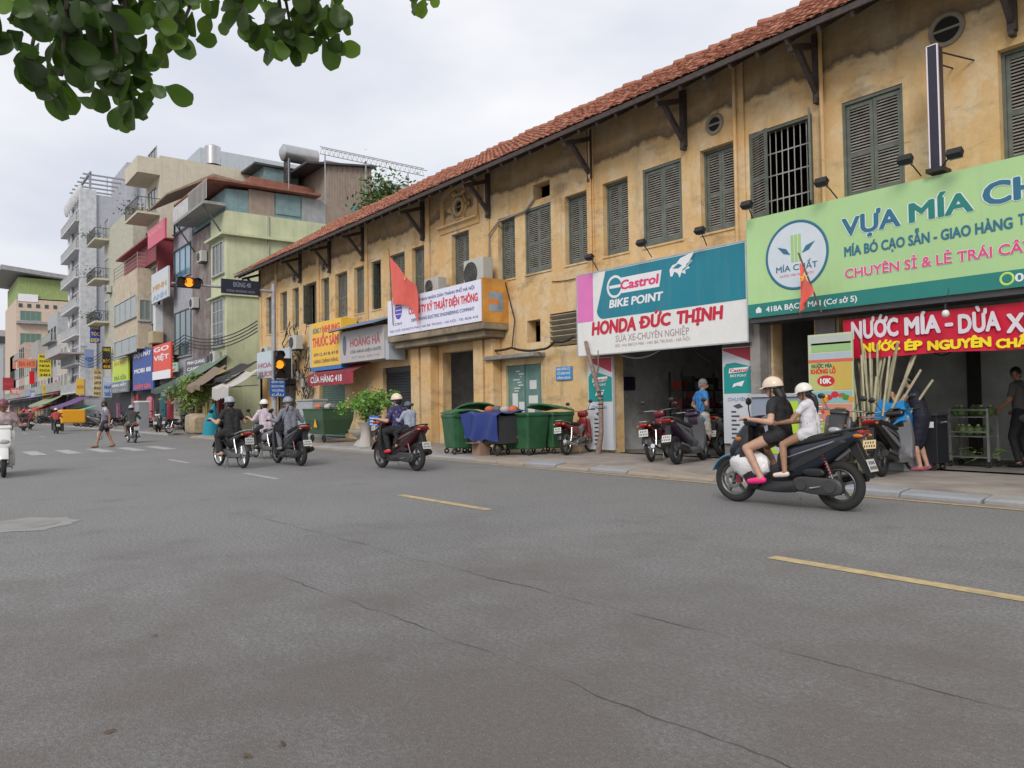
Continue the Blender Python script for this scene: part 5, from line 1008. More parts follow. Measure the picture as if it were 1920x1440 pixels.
esign('long yellow hanging sign below the yellow sign with dark lines', 80, 96, 722, 757, 'd8b828', ['CẦM', 'ĐỒ', '68'], ink('a08018'))
esign('bright red glowing sign far down the street', 55, 65, 696, 720, 'e01828', ['', ''], wh2)
esign('dull red sign board at the far left', 5, 26, 708, 732, 'a83440', ['', 'PHỞ', ''], ink('c05060'))
esign('salmon orange sign board under the peach building', 32, 68, 673, 690, 'd08060', ['BIA HƠI'], ink('a85040'))
esign('white sign with red letter near the cement pillar', 100, 110, 706, 730, 'c8b8c0', ['A'], ink('c03040'))
esign('pale blue sign far down the street', 56, 75, 732, 748, '8088c8', ['VIETTEL'], wh2)
esign('pink shop sign low at the far left', 20, 45, 728, 740, 'c87868', ['THỜI TRANG'], wh2)
bsign('big white billboard on the front between the grey and blue-window houses', 'S', HF-.7, *SR(284, 518, 570, 315, 496, 556, HF-.7), P('billboard_white', '#c4c8cc', .5), ['', ('MINH', ink('c09858')), ('ANH', ink('8aa4c0'))], ink('b09060'), name='billboard')
bsign('pink-red sign board high up beside the maroon room', 'S', HF-1.0, *SR(277, 430, 466, 309, 412, 448, HF-1.0), ink('cc5a70'), ['KARAOKE', ''], ink('e0909c'))
bsign('grey sign with white lettering over the dark shop under the blotchy house', 'S', HF-.5, *SR(348, 676, 700, 388, 668, 692, HF-.5), ink('58545c'), ['MINH QUANG', 'CAMERA'], wh2)
bsign('small pale green sign at the foot of the blue-window house', 'S', HF-.5, *SR(313, 682, 700, 331, 680, 696, HF-.5), ink('a8c0b0'), ['SIM', ('THẺ', ink('c05050'))], ink('607870'))
bsign('white sign with red flowers at the far corner of the yellow building', 'S', 12.9, *SR(482, 662, 712, 512, 656, 706, 12.9), P('flower_white', '#b8c4cc', .5), ['', ('HOA', ink('b07078')), ('TƯƠI', ink('b07078'))], ink('b07078'))
bsign('white sign behind the traffic light with a pink foot', 'S', 12.85, *SR(514, 655, 712, 543, 652, 708, 12.85), P('panel_white', '#b0b8c0', .5), ['', '', ('HOA', ink('c86890'))], ink('c86890'))
# awnings over the shops at the lane corner
def awning(label, xl, xr, yt, yb, Y0, Y1, mat, drop=.25):
    x0, x1 = W(xl, yt, Y1).x, W(xr, yt, Y1).x; z1, z0 = W(xl, yt, Y1).z, W((xl+xr)/2, yb, Y0).z; o = thing('awning', label, 'awning', ((x0+x1)/2, Y1, z0), group='shop awnings')
    def f(u, v): return (x0+(x1-x0)*u, Y1+(Y0-Y1)*v, z1+(z0-z1)*v-.08*math.sin(v*3.1)+.05*math.sin(u*9+v*2))
    MB().grid(f, 16, 6).build('canopy', mat, o, True)
    def g(u, v): return (x0+(x1-x0)*u, Y0-.01*v, z0+.05*math.sin(u*9+2)-drop*v*(1-.15*abs(math.sin(u*20))))
    MB().grid(g, 24, 2).build('valance', mat, o, True)
    for u in (.03, .97): MB().tube([(x0+(x1-x0)*u, Y0+.03, z0), (x0+(x1-x0)*u, Y1, z0+.1)], .02, 5).build('strut', dsteel, o)
awning('grey-green cloth awning over the shop at the green corner house', 396, 428, 672, 700, 11.6, HF-.02, M('awn_green', (.13, .19, .14), .8, dirt=.4)); awning('dark green awning over the shop under the blotchy house', 352, 394, 698, 722, 11.4, HF-.02, M('awn_dark_green', (.05, .085, .07), .8, dirt=.3))
awning('yellow-brown awning beside the grey-green one', 408, 440, 694, 720, 11.3, 12.9, M('awn_ochre', (.34, .22, .07), .8, dirt=.4)); awning('brown shabby awning in front of the corner shop', 398, 425, 690, 718, 10.9, 12.2, M('awn_brown', (.2, .15, .11), .8, dirt=.4)); awning('white cloth awning sagging at the lane corner', 452, 485, 698, 722, 11.2, 12.6, M('awn_white', (.48, .45, .43), .8, dirt=.3), .6)
awning('black awning above the white sagging one', 446, 484, 684, 702, 11.6, 13.2, M('awn_black', (.03, .03, .033), .8)); awning('purple parasol-like awning below the cream house signs', 145, 170, 745, 760, 10.5, 12.8, M('awn_violet', (.12, .05, .18), .7)); awning('green awning with white top beside the purple one', 160, 182, 762, 772, 10.3, 12.8, M('awn_jade', (.12, .42, .26), .7))
awning('red awning of a stall far down the street', 78, 106, 760, 770, 10.3, 12.8, M('awn_red', (.5, .05, .04), .7)); awning('moss green awning under the cement pillar house', 95, 125, 742, 756, 10.8, 13.2, M('awn_moss', (.25, .3, .18), .8))

# air conditioners, tanks and aerials on the far houses
for k, (x, z, lab) in enumerate([(sx0+1.2, 7.6, 'air conditioner low on the blotchy mauve house front'), (sx0+2.9, 10.2, 'air conditioner high on the blotchy mauve house front'), (bx0+1.0, 5.0, 'air conditioner below the lowest blue window'), (mx0+1.5, 8.6, 'air conditioner on the grey-beige house near its windows'), (ccx-2.2, zf(302, 440), 'air conditioner on the tall cream house below its balcony'), (ex0+3.2, 12.0, 'air conditioner beside the glazed bay of the old cream house'), (gx0+1.5, 4.0, 'air conditioner low on the green corner house')]): aircon(lab, x, HF-.4, z, .9, .65, .35)
for k, (x, y, z, lab) in enumerate([(ccx-2.4, 18, zc, 'steel water tank on the roof of the tall cream house'), (ex0+3, 16, zf(222, 412), 'steel water tank on the roof of the old cream house')]):
    o = thing('water_tank', lab, 'water tank', (x, y, z)); MB().cyl((x, y, z+.7), (x, y, z+2.1), .6, n=20).build('drum', steel, o, True); MB().cyl((x, y, z+2.1), (x, y, z+2.3), .6, .2, n=20).build('lid', steel, o, True)
    for a in (-.4, .4): MB().box(x+a-.05, x+a+.05, y-.5, y+.5, z, z+.69).build('rack', dsteel, o)
for k, (x, y, z, lab) in enumerate([(tx1-2, 16, zf(160, 362), 'thin aerial on the grey tower roof'), (mx0+2, 16, zf(290, 458), 'thin aerial on the maroon room'), (gx0+1, 18, ra.z, 'thin aerial on the roof of the green corner house')]):
    o = thing('aerial', lab, 'aerial', (x, y, z)); MB().cyl((x, y, z-.6), (x, y, z+2.6), .03, n=6).build('mast', galv, o); q = MB()
    for j in range(5): q.cyl((x-.4, y, z+1.7+.18*j), (x+.4, y, z+1.7+.18*j), .012, n=4)
    q.build('rods', galv, o)
for k in range(4):
    a = Vector((-38.0, 13.3, 5.2+.17*k)); b = Vector((-90, 12.9, 6.3+.3*k)); P2 = []
    for i in range(41): t = i/40; sg = 4*((t*4) % 1)*(1-((t*4) % 1)); P2.append(a.lerp(b, t)-Vector((0, 0, .55*sg)))
    tag(MB().tube(P2, .03, 5).build('overhead_cable', cab, None, True), 'black overhead cable along the far house fronts, %s of four' % ('lowest', 'second', 'third', 'topmost')[k], 'cable', 'overhead cables past the lane')
# ================================================================ traffic lights, bins, planters
TPY = 10.85; tpx = W(514, 700, TPY).x
tp = thing('traffic_light', 'grey pole with overhead amber traffic light and street name sign', 'traffic light', (tpx, TPY, SWZ))
GP = M('pole_grey', (.34, .34, .36), .5, .3, dirt=.3); az = XP(490, 545, tpx).z
MB().tube([(tpx, TPY, SWZ), (tpx, TPY, 3), (tpx, TPY, az+.3)], [.11, .095, .08], 14).build('pole', GP, tp, True); MB().box(tpx-.2, tpx+.2, TPY-.2, TPY+.2, SWZ-.01, SWZ+.05).build('base_plate', GP, tp)
ya = XP(322, 532, tpx).y; MB().tube([(tpx, TPY, az), (tpx, ya, az+.02)], [.055, .04], 10).build('arm', GP, tp, True)
AMB = P('amber_lit', (1, .27, .012), .4, emit=1.1); LOFF = P('lens_off', (.02, .015, .012), .3)
def signal(par, X, y0, y1, z0, z1, horiz, lit):
    h = MB().box(X+.06, X+.24, y0, y1, z0, z1).build('signal_head', black, par, bevel=.03); n = 3
    for k in range(3):
        cy, cz = ((y0+(y1-y0)*(k+.5)/3, (z0+z1)/2) if horiz else ((y0+y1)/2, z0+(z1-z0)*(k+.5)/3)); r = min(y1-y0, z1-z0)*.42
        q = MB(); q.cyl((X+.24, cy, cz), (X+.252, cy, cz), r, n=20); q.build('lens', AMB if k == lit else LOFF, h)
        v = MB(); rs = [[(x, cy+(r+.012)*math.cos(t), cz+(r+.012)*math.sin(t)) for t in [-.35+i*(math.pi+.7)/12 for i in range(13)]] for x in (X+.24, X+.40)]; v.rings(rs, closed=False, caps=False); v.build('visor', black, h)
zs = XP(348, 531, tpx).z; signal(tp, tpx, XP(328, 530, tpx).y, XP(373, 532, tpx).y, zs-.19, zs+.19, True, 1)
zs = XP(448, 539, tpx).z; s0, s1 = XP(413, 538, tpx).y, XP(485, 540, tpx).y
nb = MB().box(tpx+.06, tpx+.12, s0, s1, zs-.27, zs+.27).build('name_board', P('board_navy', '#1c2030', .4), tp); text('ĐÚNG 40', s0+.45, s1-.35, zs+.0, zs+.17, tpx+.12, P('board_ink', '#8a90a4', .5), tp, .01, 'E'); text('DỪNG XE ĐÚNG VẠCH', s0+.2, s1-.2, zs-.2, zs-.12, tpx+.12, P('board_ink', '#8a90a4', .5), tp, .0, 'E')
z1, z0 = XP(519, 658, tpx).z, XP(519, 710, tpx).z; y0, y1 = XP(510, 680, tpx).y, XP(528, 680, tpx).y
tp2 = thing('traffic_light', 'upright amber traffic light fixed low on the grey pole', 'traffic light', (tpx+.15, TPY, z0)); signal(tp2, tpx+.05, y0, y1, z0, z1, False, 1); MB().box(tpx+.05, tpx+.2, y1+.02, XP(543, 690, tpx).y, z0, XP(535, 672, tpx).z).build('timer_box', black, tp2, bevel=.02); MB().tube([(tpx, TPY, (z0+z1)/2), (tpx+.12, (y0+y1)/2, (z0+z1)/2)], .03, 6).build('bracket', GP, tp2)
y0, y1 = XP(503, 728, tpx).y, XP(531, 728, tpx).y; z1, z0 = XP(517, 712, tpx).z, XP(517, 744, tpx).z
bs = thing('road_sign', 'small blue rectangular sign with white lines on the traffic light pole', 'sign', (tpx+.2, (y0+y1)/2, z0)); MB().box(tpx+.18, tpx+.2, y0, y1, z0, z1).build('plate', P('sign_blue', '#1f5ca8', .4), bs)
for k, s_ in enumerate(('BỆNH VIỆN', 'BẠCH MAI', 'TRƯỜNG', 'CẦU')): h = (z1-z0)/4; text(s_, y0+.06, y1-.06, z1-(k+1)*h+.2*h, z1-(k+1)*h+.7*h, tpx+.2, wh2, bs, .01, 'E')
MB().box(tpx+.09, tpx+.18, TPY-.05, TPY+.05, (z0+z1)/2-.05, (z0+z1)/2+.05).build('bracket', GP, bs)
# tangle of cables and meter boxes on the wall beside the pole
mt = thing('cable_tangle', 'tangle of black cables and meter boxes on the wall behind the traffic light pole', 'cables', (W(550, 700, 13.3).x, 13.3, 2.0)); rnd = random.Random(8); q = MB()
for k in range(34):
    a = W(rnd.uniform(535, 585), rnd.uniform(610, 760), 13.3); pts = [a]
    for i in range(6): a = a+Vector((rnd.uniform(-.5, .5), rnd.uniform(-.06, .06), rnd.uniform(-.6, .5))); pts.append(a)
    q.tube(pts, rnd.uniform(.01, .025), 5)
q.build('cable_coils', cab, mt, True)
for k in range(4): p = W(552+k*9, 690+k*14, 13.3); MB().box(p.x-.14, p.x+.14, 13.2, 13.4, p.z-.18, p.z+.18).build('meter_box', M('meter_box', (.35, .34, .32), .6, dirt=.4), mt)
# green wheelie bins
BG = M('bin_green', (.028, .11, .048), .55, var=.3, scale=3, dirt=.35, dcol=(.08, .09, .05)); BGL = M('bin_lid_green', (.035, .14, .055), .55, dirt=.35)
WT = P('warn_yellow', '#e8a818', .5)
def wbin(label, x, y, rz, w=.9, d=.78, h=1.08, lid=True, openl=0.):
    o = thing('waste_bin', label, 'waste bin', (x, y, SWZ), rz, 'green waste bins'); b = MB(); rs = []
    for z, k in ((.14, .82), (.5, .9), (.9, .985), (.93, 1.03), (1.0, 1.03)): rs.append([(sx*w/2*k, sy*d/2*k, z*h) for sx, sy in ((-1, -1), (1, -1), (1, 1), (-1, 1))])
    b.rings(rs); b.build('body', BG, o, bevel=.03, wld=False)
    for sx in (-.62, 0, .62): 
        q = MB(); q.rings([[(sx*w/2*k+dx, -d/2*k-.012+dy, z*h) for dx, dy in ((-.02, 0), (.02, 0), (.02, .02), (-.02, .02))] for z, k in ((.18, .83), (.5, .905), (.88, .985))]); q.build('rib', BG, o, wld=False)
    l = MB(); l.loft([(-w/2*1.05, 0, .02, d/2*.95), (-w*.3, .05, .03, d/2*1.06), (0, .07, .03, d/2*1.08), (w*.3, .05, .03, d/2*1.06), (w/2*1.05, 0, .02, d/2*.95)], 16, 6); l.xf(Matrix.Translation((0, d/2, h+.03)) @ Matrix.Rotation(openl, 4, 'X') @ Matrix.Translation((0, -d/2, 0)))
    if lid: l.build('lid', BGL, o, True, wld=False)
    MB().tube([(-w*.45, -d/2*1.03-.02, h*.95), (-w*.45, -d/2-.08, h*.98), (w*.45, -d/2-.08, h*.98), (w*.45, -d/2*1.03-.02, h*.95)], .016, 6).build('handle', BG, o, True, wld=False)
    for sx in (-.38, .38):
        for sy in (-.34, .34): MB().torus((sx*w, sy*d, .07), .05, .022, 'y', 16, 6).build('wheel', rubber, o, wld=False); 
    tri = MB(); yy = -d/2*.94-.016; tri.add([(-.1, yy+.012, h*.42), (.1, yy+.012, h*.42), (0, yy-.004, h*.62)], [(0, 1, 2)]); tri.build('warning_triangle', WT, o, wld=False); t2 = MB(); t2.add([(-.028, yy+.006, h*.455), (.028, yy+.006, h*.455), (0, yy-.004, h*.54)], [(0, 1, 2)]); t2.v = [(a, b-.003, c) for a, b, c in t2.v]; t2.build('warning_mark', black, o, wld=False)
    return o
def at(px, Y): return W(px, 800, Y).x
wbin('green bin standing at the kerb, leftmost of the row of bins', at(866, 10.95), 10.95, rad(80), .85, .72, 1.0); wbin('green bin with open lid behind the leftmost bin of the row', at(888, 11.5), 11.5, rad(75), .9, .75, 1.05, True, rad(-10))
wbin('green bin with a yellow triangle right of the blue tarpaulin', at(985, 11.7), 11.7, rad(6), .95, .75, 1.02, False); wbin('green bin with a yellow triangle behind the red parked motorbike', at(1032, 12.5), 12.5, rad(4), .95, .75, 1.02, True, rad(-8)); wbin('green bin against the yellow wall behind the blue tarpaulin', at(940, 12.6), 12.6, rad(0), .95, .75, 1.02, True, rad(-4))
tb2 = thing('rubbish_cart', 'rubbish cart draped with a blue tarpaulin between the green bins', 'cart', (at(932, 11.2), 11.2, SWZ)); MB().box(-.62, .6, -.4, .45, .3, .95).build('cart_body', dsteel, tb2, wld=False)
for a in (-.4, .4): MB().torus((a, -.3, .16), .12, .03, 'y', 20, 6).build('wheel', rubber, tb2, wld=False)
def tb(u, v):
    x = -.72+1.42*u
    if v < .5: y = .5-1.0*(v/.5); z = 1.02+.05*math.sin(u*9)+.03*math.sin(v*14)
    else: y = -.5-.05*math.sin(u*13+v*4)-.02; z = 1.0-1.25*(v-.5)+.03*math.sin(u*11)
    return (x+.03*math.sin(v*9+u*3), y, z)
MB().grid(tb, 30, 20).build('tarpaulin', P('tarp_navy', '#2c3c7c', .5, bump=.4, bscale=7), tb2, True, wld=False)
for k in range(7): MB().ell((-.5+.16*k, .15+.1*(k % 2), 1.1), .14, .13, .1, 8, 6).build('rubbish_bag', M('bag_%d' % (k % 3), [(.5, .12, .05), (.4, .38, .36), (.1, .1, .11)][k % 3], .5, bump=.4), tb2, True, wld=False)
cbx = thing('cardboard_box', 'brown cardboard box on the pavement in front of the draped cart', 'box', (at(901, 10.85), 10.85, SWZ)); MB().box(-.16, .16, -.15, .15, 0, .36).build('carton', M('cardboard', (.27, .17, .12), .85), cbx, wld=False); MB().box(-.15, .15, -.35, -.15, .30, .31).build('flap', M('cardboard', (.27, .17, .12), .85), cbx, wld=False)
# big steel skip by the cabinet
px_ = at(616, 11.5); dk = thing('waste_skip', 'large dark green open waste container with a yellow triangle beside the grey cabinet', 'waste container', (px_, 11.5, SWZ)); rs = [[(sx*k*.85, sy*k*.6, z) for sx, sy in ((-1, -1), (1, -1), (1, 1), (-1, 1))] for z, k in ((.3, .75), (.8, .95), (1.12, 1.0), (1.18, 1.04), (1.2, 1.04))]
MB().rings(rs).build('body', M('skip_green', (.04, .09, .045), .6, dirt=.5), dk, bevel=.03, wld=False); MB().add([(.15, -.62, .55), (.45, -.62, .55), (.3, -.64, .85)], [(0, 1, 2)]).build('warning_triangle', WT, dk, wld=False)
for a in (-.5, .5): MB().torus((a, -.4, .15), .1, .04, 'y', 16, 6).build('wheel', rubber, dk, wld=False)
for k in range(6): MB().ell((-.5+.2*k, -.1+.1*(k % 2), 1.25), .18, .2, .13, 8, 6).build('rubbish_bag', M('bag_%d' % (k % 3), (.4, .4, .4), .5), dk, True, wld=False)
ec = thing('utility_cabinet', 'pale grey utility cabinet left of the large waste container', 'cabinet', (at(583, 11.9), 11.9, SWZ)); CB = M('cabinet_pale', (.36, .38, .40), .6, dirt=.35); MB().box(-.75, .75, -.25, .3, .1, 1.5).build('body', CB, ec, bevel=.015, wld=False); MB().box(-.8, .8, -.3, .35, 1.501, 1.56).build('roof', CB, ec, wld=False); MB().box(-.8, .8, -.28, .33, 0, .1).build('plinth', CONC, ec, wld=False)
for a in (-.74, .01): MB().box(a, a+.73, -.268, -.251, .14, 1.46).build('door', CB, ec, bevel=.006, wld=False)
for a in (-.08, .08): MB().box(a-.015, a+.015, -.285, -.268, .8, .95).build('handle', dsteel, ec, wld=False)
# potted tree
rnd = random.Random(9); tx = at(690, 11.3); pt = thing('potted_tree', 'bushy light green little tree in a stone planter by the waste container', 'tree', (tx, 11.3, SWZ)); ST = M('planter_stone', (.42, .39, .36), .85, dirt=.4)
MB().rings([[(r*math.cos(t), r*math.sin(t), z) for t in [2*math.pi*i/20 for i in range(20)]] for r, z in ((.36, 0), (.30, .08), (.2, .2), (.34, .3), (.5, .42), (.52, .5), (.44, .5), (.4, .44))]).xf(Matrix.Translation((-.25, 0, 0))).build('planter', ST, pt, True, wld=False)
MB().tube([(-.25, 0, .4), (-.2, .02, .7), (-.1, 0, 1.0), (0, .05, 1.3)], [.05, .045, .035, .02], 8).build('trunk', MATS['pale_bark'], pt, True, wld=False)
cl_ = [(rnd.gauss(0, .36), rnd.gauss(0, .32), 1.25+rnd.gauss(0, .26), rnd.uniform(.12, .22)) for _ in range(34)]
def cf(r): c = r.choice(cl_); return (c[0]+r.gauss(0, c[3]*.6), c[1]+r.gauss(0, c[3]*.6), c[2]+r.gauss(0, c[3]*.55))
stuff(leafcloud(3000, cf, .055, rnd).build('crown', M('leaf_lime', (.13, .27, .045), .5, var=.45, scale=5), pt, wld=False)); stuff(leafcloud(700, cf, .06, rnd).build('crown_tips', M('leaf_bright', (.24, .42, .08), .5, var=.3), pt, wld=False))
for c in cl_[:14]: MB().tube([(-.1, 0, 1.0), ((c[0]-.1)/2, c[1]/2, 1.15), c[:3]], [.02, .012, .006], 5).build('branch', MATS['pale_bark'], pt, wld=False)
sp = thing('stone_pedestal', 'pale stone pedestal beside the planter of the little tree', 'pedestal', (tx+.45, 11.0, SWZ)); MB().rings([[(r*math.cos(t), r*math.sin(t), z) for t in [2*math.pi*i/16 for i in range(16)]] for r, z in ((.3, 0), (.26, .1), (.17, .3), (.15, .55), (.24, .7), (.28, .75))]).build('shaft', ST, sp, True, wld=False)
bb2 = thing('hand_sign', 'blue metal sign board with white lines standing in front of the little tree', 'sign', (at(702, 11.0), 11.0, SWZ)); MB().box(-.3, .3, -.02, .02, .62, .95).build('board', P('hand_blue', '#2f68c0', .5), bb2, wld=False)
for k in range(3): MB().box(-.24, .24, -.026, -.021, .68+k*.09, .71+k*.09).build('text_line', wh2, bb2, wld=False)
for a in (-.25, .25): MB().cyl((a, 0, 0), (a, 0, .62), .015, n=6).build('leg', dsteel, bb2, wld=False)
# roadside clutter past the lane
b3 = thing('street_bush', 'light green bushy tree in front of the dark shops past the lane', 'tree', (at(352, 11.6), 11.6, SWZ)); rnd = random.Random(12); c3 = [(rnd.gauss(0, .85), rnd.gauss(0, .5), 2.3+rnd.gauss(0, .42)) for _ in range(26)]
MB().tube([(.5, 0, 0), (.4, 0, 1.2), (.1, 0, 2.2)], [.09, .07, .04], 8).build('trunk', MATS['pale_bark'], b3, True, wld=False); stuff(leafcloud(2600, lambda r: [a+r.gauss(0, .2) for a in r.choice(c3)], .11, rnd).build('crown', LEAFM[2], b3, wld=False))
for c in c3[:10]: MB().tube([(.3, 0, 1.5), c], [.03, .01], 5).build('branch', MATS['pale_bark'], b3, wld=False)
sk = thing('sack_bale', 'tan cloth-wrapped bale standing on the pavement past the lane', 'bale', (at(369, 10.95), 10.95, SWZ)); MB().loft([(-.75, .5, .42, .3), (-.6, .52, .5, .42), (0, .54, .52, .46), (.55, .5, .48, .42), (.72, .48, .38, .3)], 14, 5).build('bale', M('sackcloth', (.34, .27, .18), .9, var=.3, scale=4, bump=.6, bscale=8), sk, True, wld=False)
cn = thing('folded_parasol', 'teal tarpaulin folded into a cone beside the tan bale', 'tarpaulin', (at(399, 11.1), 11.1, SWZ)); MB().tube([(-.3, 0, .0), (-.2, 0, .5), (.05, 0, 1.1), (.25, 0, 1.5)], [.42, .36, .2, .03], 10).build('cloth', P('cone_teal', '#12869a', .6, bump=.5, bscale=6), cn, True, wld=False)
gb = thing('utility_cabinet', 'grey street cabinet beside the parked scooters past the lane', 'cabinet', (at(266, 11.0), 11.0, SWZ)); MB().box(-.6, .6, -.3, .3, .15, 1.75).build('body', P('cabinet_mid', '#888c90', .6), gb, bevel=.02, wld=False); MB().box(-.64, .64, -.34, .34, 1.751, 1.85).build('roof', white, gb, wld=False); MB().box(-.62, .62, -.32, .32, 0, .15).build('plinth', CONC, gb, wld=False)
yb_ = thing('cargo_box', 'bright yellow cargo box on wheels far down the road', 'cargo box', G(134, 808)); MB().box(-.9, .9, -.75, .75, .55, 1.5).build('body', P('cargo_yellow', '#d89a18', .5), yb_, bevel=.08, wld=False)
for a in (-.5, .5): MB().torus((a, -.6, .28), .24, .05, 'y', 20, 6).build('wheel', rubber, yb_, wld=False)
for k, (px, col, lab) in enumerate([(322, '#8c1c30', 'dark red clothes display in front of the shop past the lane'), (308, '#20505c', 'teal clothes display left of the dark red one'), (335, '#a8a098', 'pale panel right of the dark red clothes display'), (282, '#b06878', 'pink patterned panel at the corner of the sign shop')]):
    o = thing('shop_display', lab, 'display', (at(px, 12.9), 12.9, SWZ), group='goods displayed on the pavement'); w = .7; MB().loft([(-w, 1.1, 1.0, .1), (-w*.6, 1.15, 1.05, .2), (0, 1.15, 1.08, .22), (w*.6, 1.15, 1.05, .2), (w, 1.1, 1.0, .1)], 14, 4).build('garments', P('garment_%d' % k, col, .8, bump=.3, bscale=8), o, True, wld=False); MB().tube([(-w, 0, 2.2), (w, 0, 2.2)], .02, 6).build('rail', dsteel, o, wld=False)
    for s_ in (-w, w): MB().cyl((s_, 0, 0), (s_, 0, 2.2), .02, n=6).build('leg', dsteel, o, wld=False)
# ================================================================ motorbikes (x forward, y left, origin on the ground)
PT1 = P('bike_paint', (.012, .014, .02), .22, spec=.6); PT2 = P('bike_paint_two', (.02, .02, .022), .35); SEAT = M('bike_seat', (.018, .018, .018), .65, bump=.2, bscale=80)
BKM = M('bike_metal', (.22, .22, .22), .4, .8); ALU = M('bike_alloy', (.16, .16, .165), .45, .7); TAIL = P('tail_red', (.35, .015, .02), .2); CLR = P('lens_clear', (.35, .36, .38), .12, spec=.7); ORG = P('lens_amber', (.5, .16, .02), .25)
PLT = P('plate_white', '#c4c4c0', .5); PLI = P('plate_ink', '#303038', .5); SPR = P('spring_red', (.22, .02, .035), .4); CHR = M('chrome', (.55, .55, .55), .2, 1.)
def pillow(poly, w, s=.78, y0=0., e=.72):
    n = len(poly); cx = sum(p[0] for p in poly)/n; cz = sum(p[1] for p in poly)/n; rs = []
    for y, k in ((-w, s), (-w*.93, (1+s)/2+.04), (-w*e, 1), (w*e, 1), (w*.93, (1+s)/2+.04), (w, s)): rs.append([(cx+(x-cx)*k, y0+y, cz+(z-cz)*k) for x, z in poly])
    return MB().rings(rs)
def sm(pts, n=3):       # round a closed polygon (Chaikin)
    for _ in range(n-1):
        q = []
        for a, b in zip(pts, pts[1:]+pts[:1]): q += [(a[0]*.75+b[0]*.25, a[1]*.75+b[1]*.25), (a[0]*.25+b[0]*.75, a[1]*.25+b[1]*.75)]
        pts = q
    return pts
def bp(root, name, mb, mat, smooth=True, par=None): return mb.build(name, mat, par or root, smooth, wld=False, ang=50)
def wheel(root, x, R, r, spokes, disc_=False):
    w = MB(); rr = R-2*r+.004; w.torus((x, 0, R), rr, r*.42, 'y', 32, 8, 1.5); w.cyl((x, -.055, R), (x, .055, R), .035, n=14)
    if spokes == 'alloy':
        for k in range(5):
            a = 2*math.pi*k/5+.3
            for s_ in (-.012, .012): w.obox((x+math.cos(a)*rr*.52, s_, R+math.sin(a)*rr*.52), (math.cos(a)*rr*.5, 0, math.sin(a)*rr*.5), (-math.sin(a)*.014, 0, math.cos(a)*.014), (0, .008, 0))
    else:
        for k in range(20):
            a = 2*math.pi*k/20; b = a+(.35 if k % 2 else -.35); s_ = .03 if k % 4 < 2 else -.03; w.cyl((x+.03*math.cos(b), s_, R+.03*math.sin(b)), (x+rr*math.cos(a), 0, R+rr*math.sin(a)), .003, n=4)
    o = bp(root, 'wheel', w, ALU if spokes == 'alloy' else CHR); bp(root, 'tyre', MB().torus((x, 0, R), R-r, r, 'y', 40, 12, .95), rubber, par=o)
    if disc_: d = MB(); d.torus((x, .062, R), .085, .022, 'y', 28, 4, .12); bp(root, 'brake_disc', d, BKM, par=o); bp(root, 'brake_caliper', MB().box(x-.12, x-.05, .05, .09, R-.03, R+.06), SPR, False, o)
    return o
def arc(cx, cz, R, a0, a1, w, th=.012, n=12, drop=.018):
    mb = MB(); rs = []
    for i in range(n+1):
        a = rad(a0+(a1-a0)*i/n); ring = []
        for y, d in ((-w, drop), (-w*.6, .004), (0, 0), (w*.6, .004), (w, drop)): ring.append((cx+(R-d)*math.cos(a), y, cz+(R-d)*math.sin(a)))
        for y, d in ((w, drop+th), (0, th), (-w, drop+th)): ring.append((cx+(R-d)*math.cos(a), y, cz+(R-d)*math.sin(a)))
        rs.append(ring)
    return mb.rings(rs)
def plate_on(root, c, up, w=.19, h=.14):
    c, up = Vector(c), Vector(up).normalized(); nrm = Vector((0, 1, 0)).cross(up)*1.0; nrm = -nrm if nrm.x > 0 else nrm
    o = bp(root, 'number_plate', MB().obox(c, (0, w/2, 0), up*h/2, nrm*.003), PLT, False); q = MB()
    for k, (ln, hz) in enumerate(((.055, .028), (.07, -.028))): 
        for i in range(4 if k == 0 else 5): y = -ln+2*ln*i/(3 if k == 0 else 4); q.obox(c+up*hz+Vector((0, y, 0))+nrm*.0045, (0, .009, 0), up*.018, nrm*.001)
    bp(root, 'plate_characters', q, PLI, False, o); return o
def mirrors(root, x, z, y=.2):
    for s_ in (-1, 1):
        m = bp(root, 'mirror', MB().ell((x-.05, s_*(y+.12), z+.20), .018, .062, .045, 12, 8), black); bp(root, 'mirror_stem', MB().tube([(x, s_*y, z), (x-.01, s_*(y+.05), z+.1), (x-.04, s_*(y+.11), z+.18)], .007, 6), black, par=m)
def bars(root, x, z, hw=.33, rise=.02, back=.08):
    bp(root, 'handlebar', MB().tube([(x-back, -hw, z+rise), (x-.01, -hw*.5, z+rise), (x+.02, 0, z), (x-.01, hw*.5, z+rise), (x-back, hw, z+rise)], .013, 8), BKM)
    for s_ in (-1, 1):
        bp(root, 'grip', MB().cyl((x-back-.005, s_*(hw-.02), z+rise), (x-back*1.15, s_*(hw+.09), z+rise-.005), .019, n=12), black); bp(root, 'brake_lever', MB().tube([(x-back+.06, s_*(hw-.06), z+rise), (x-back+.07, s_*(hw+.08), z+rise-.01)], .006, 6), CHR)
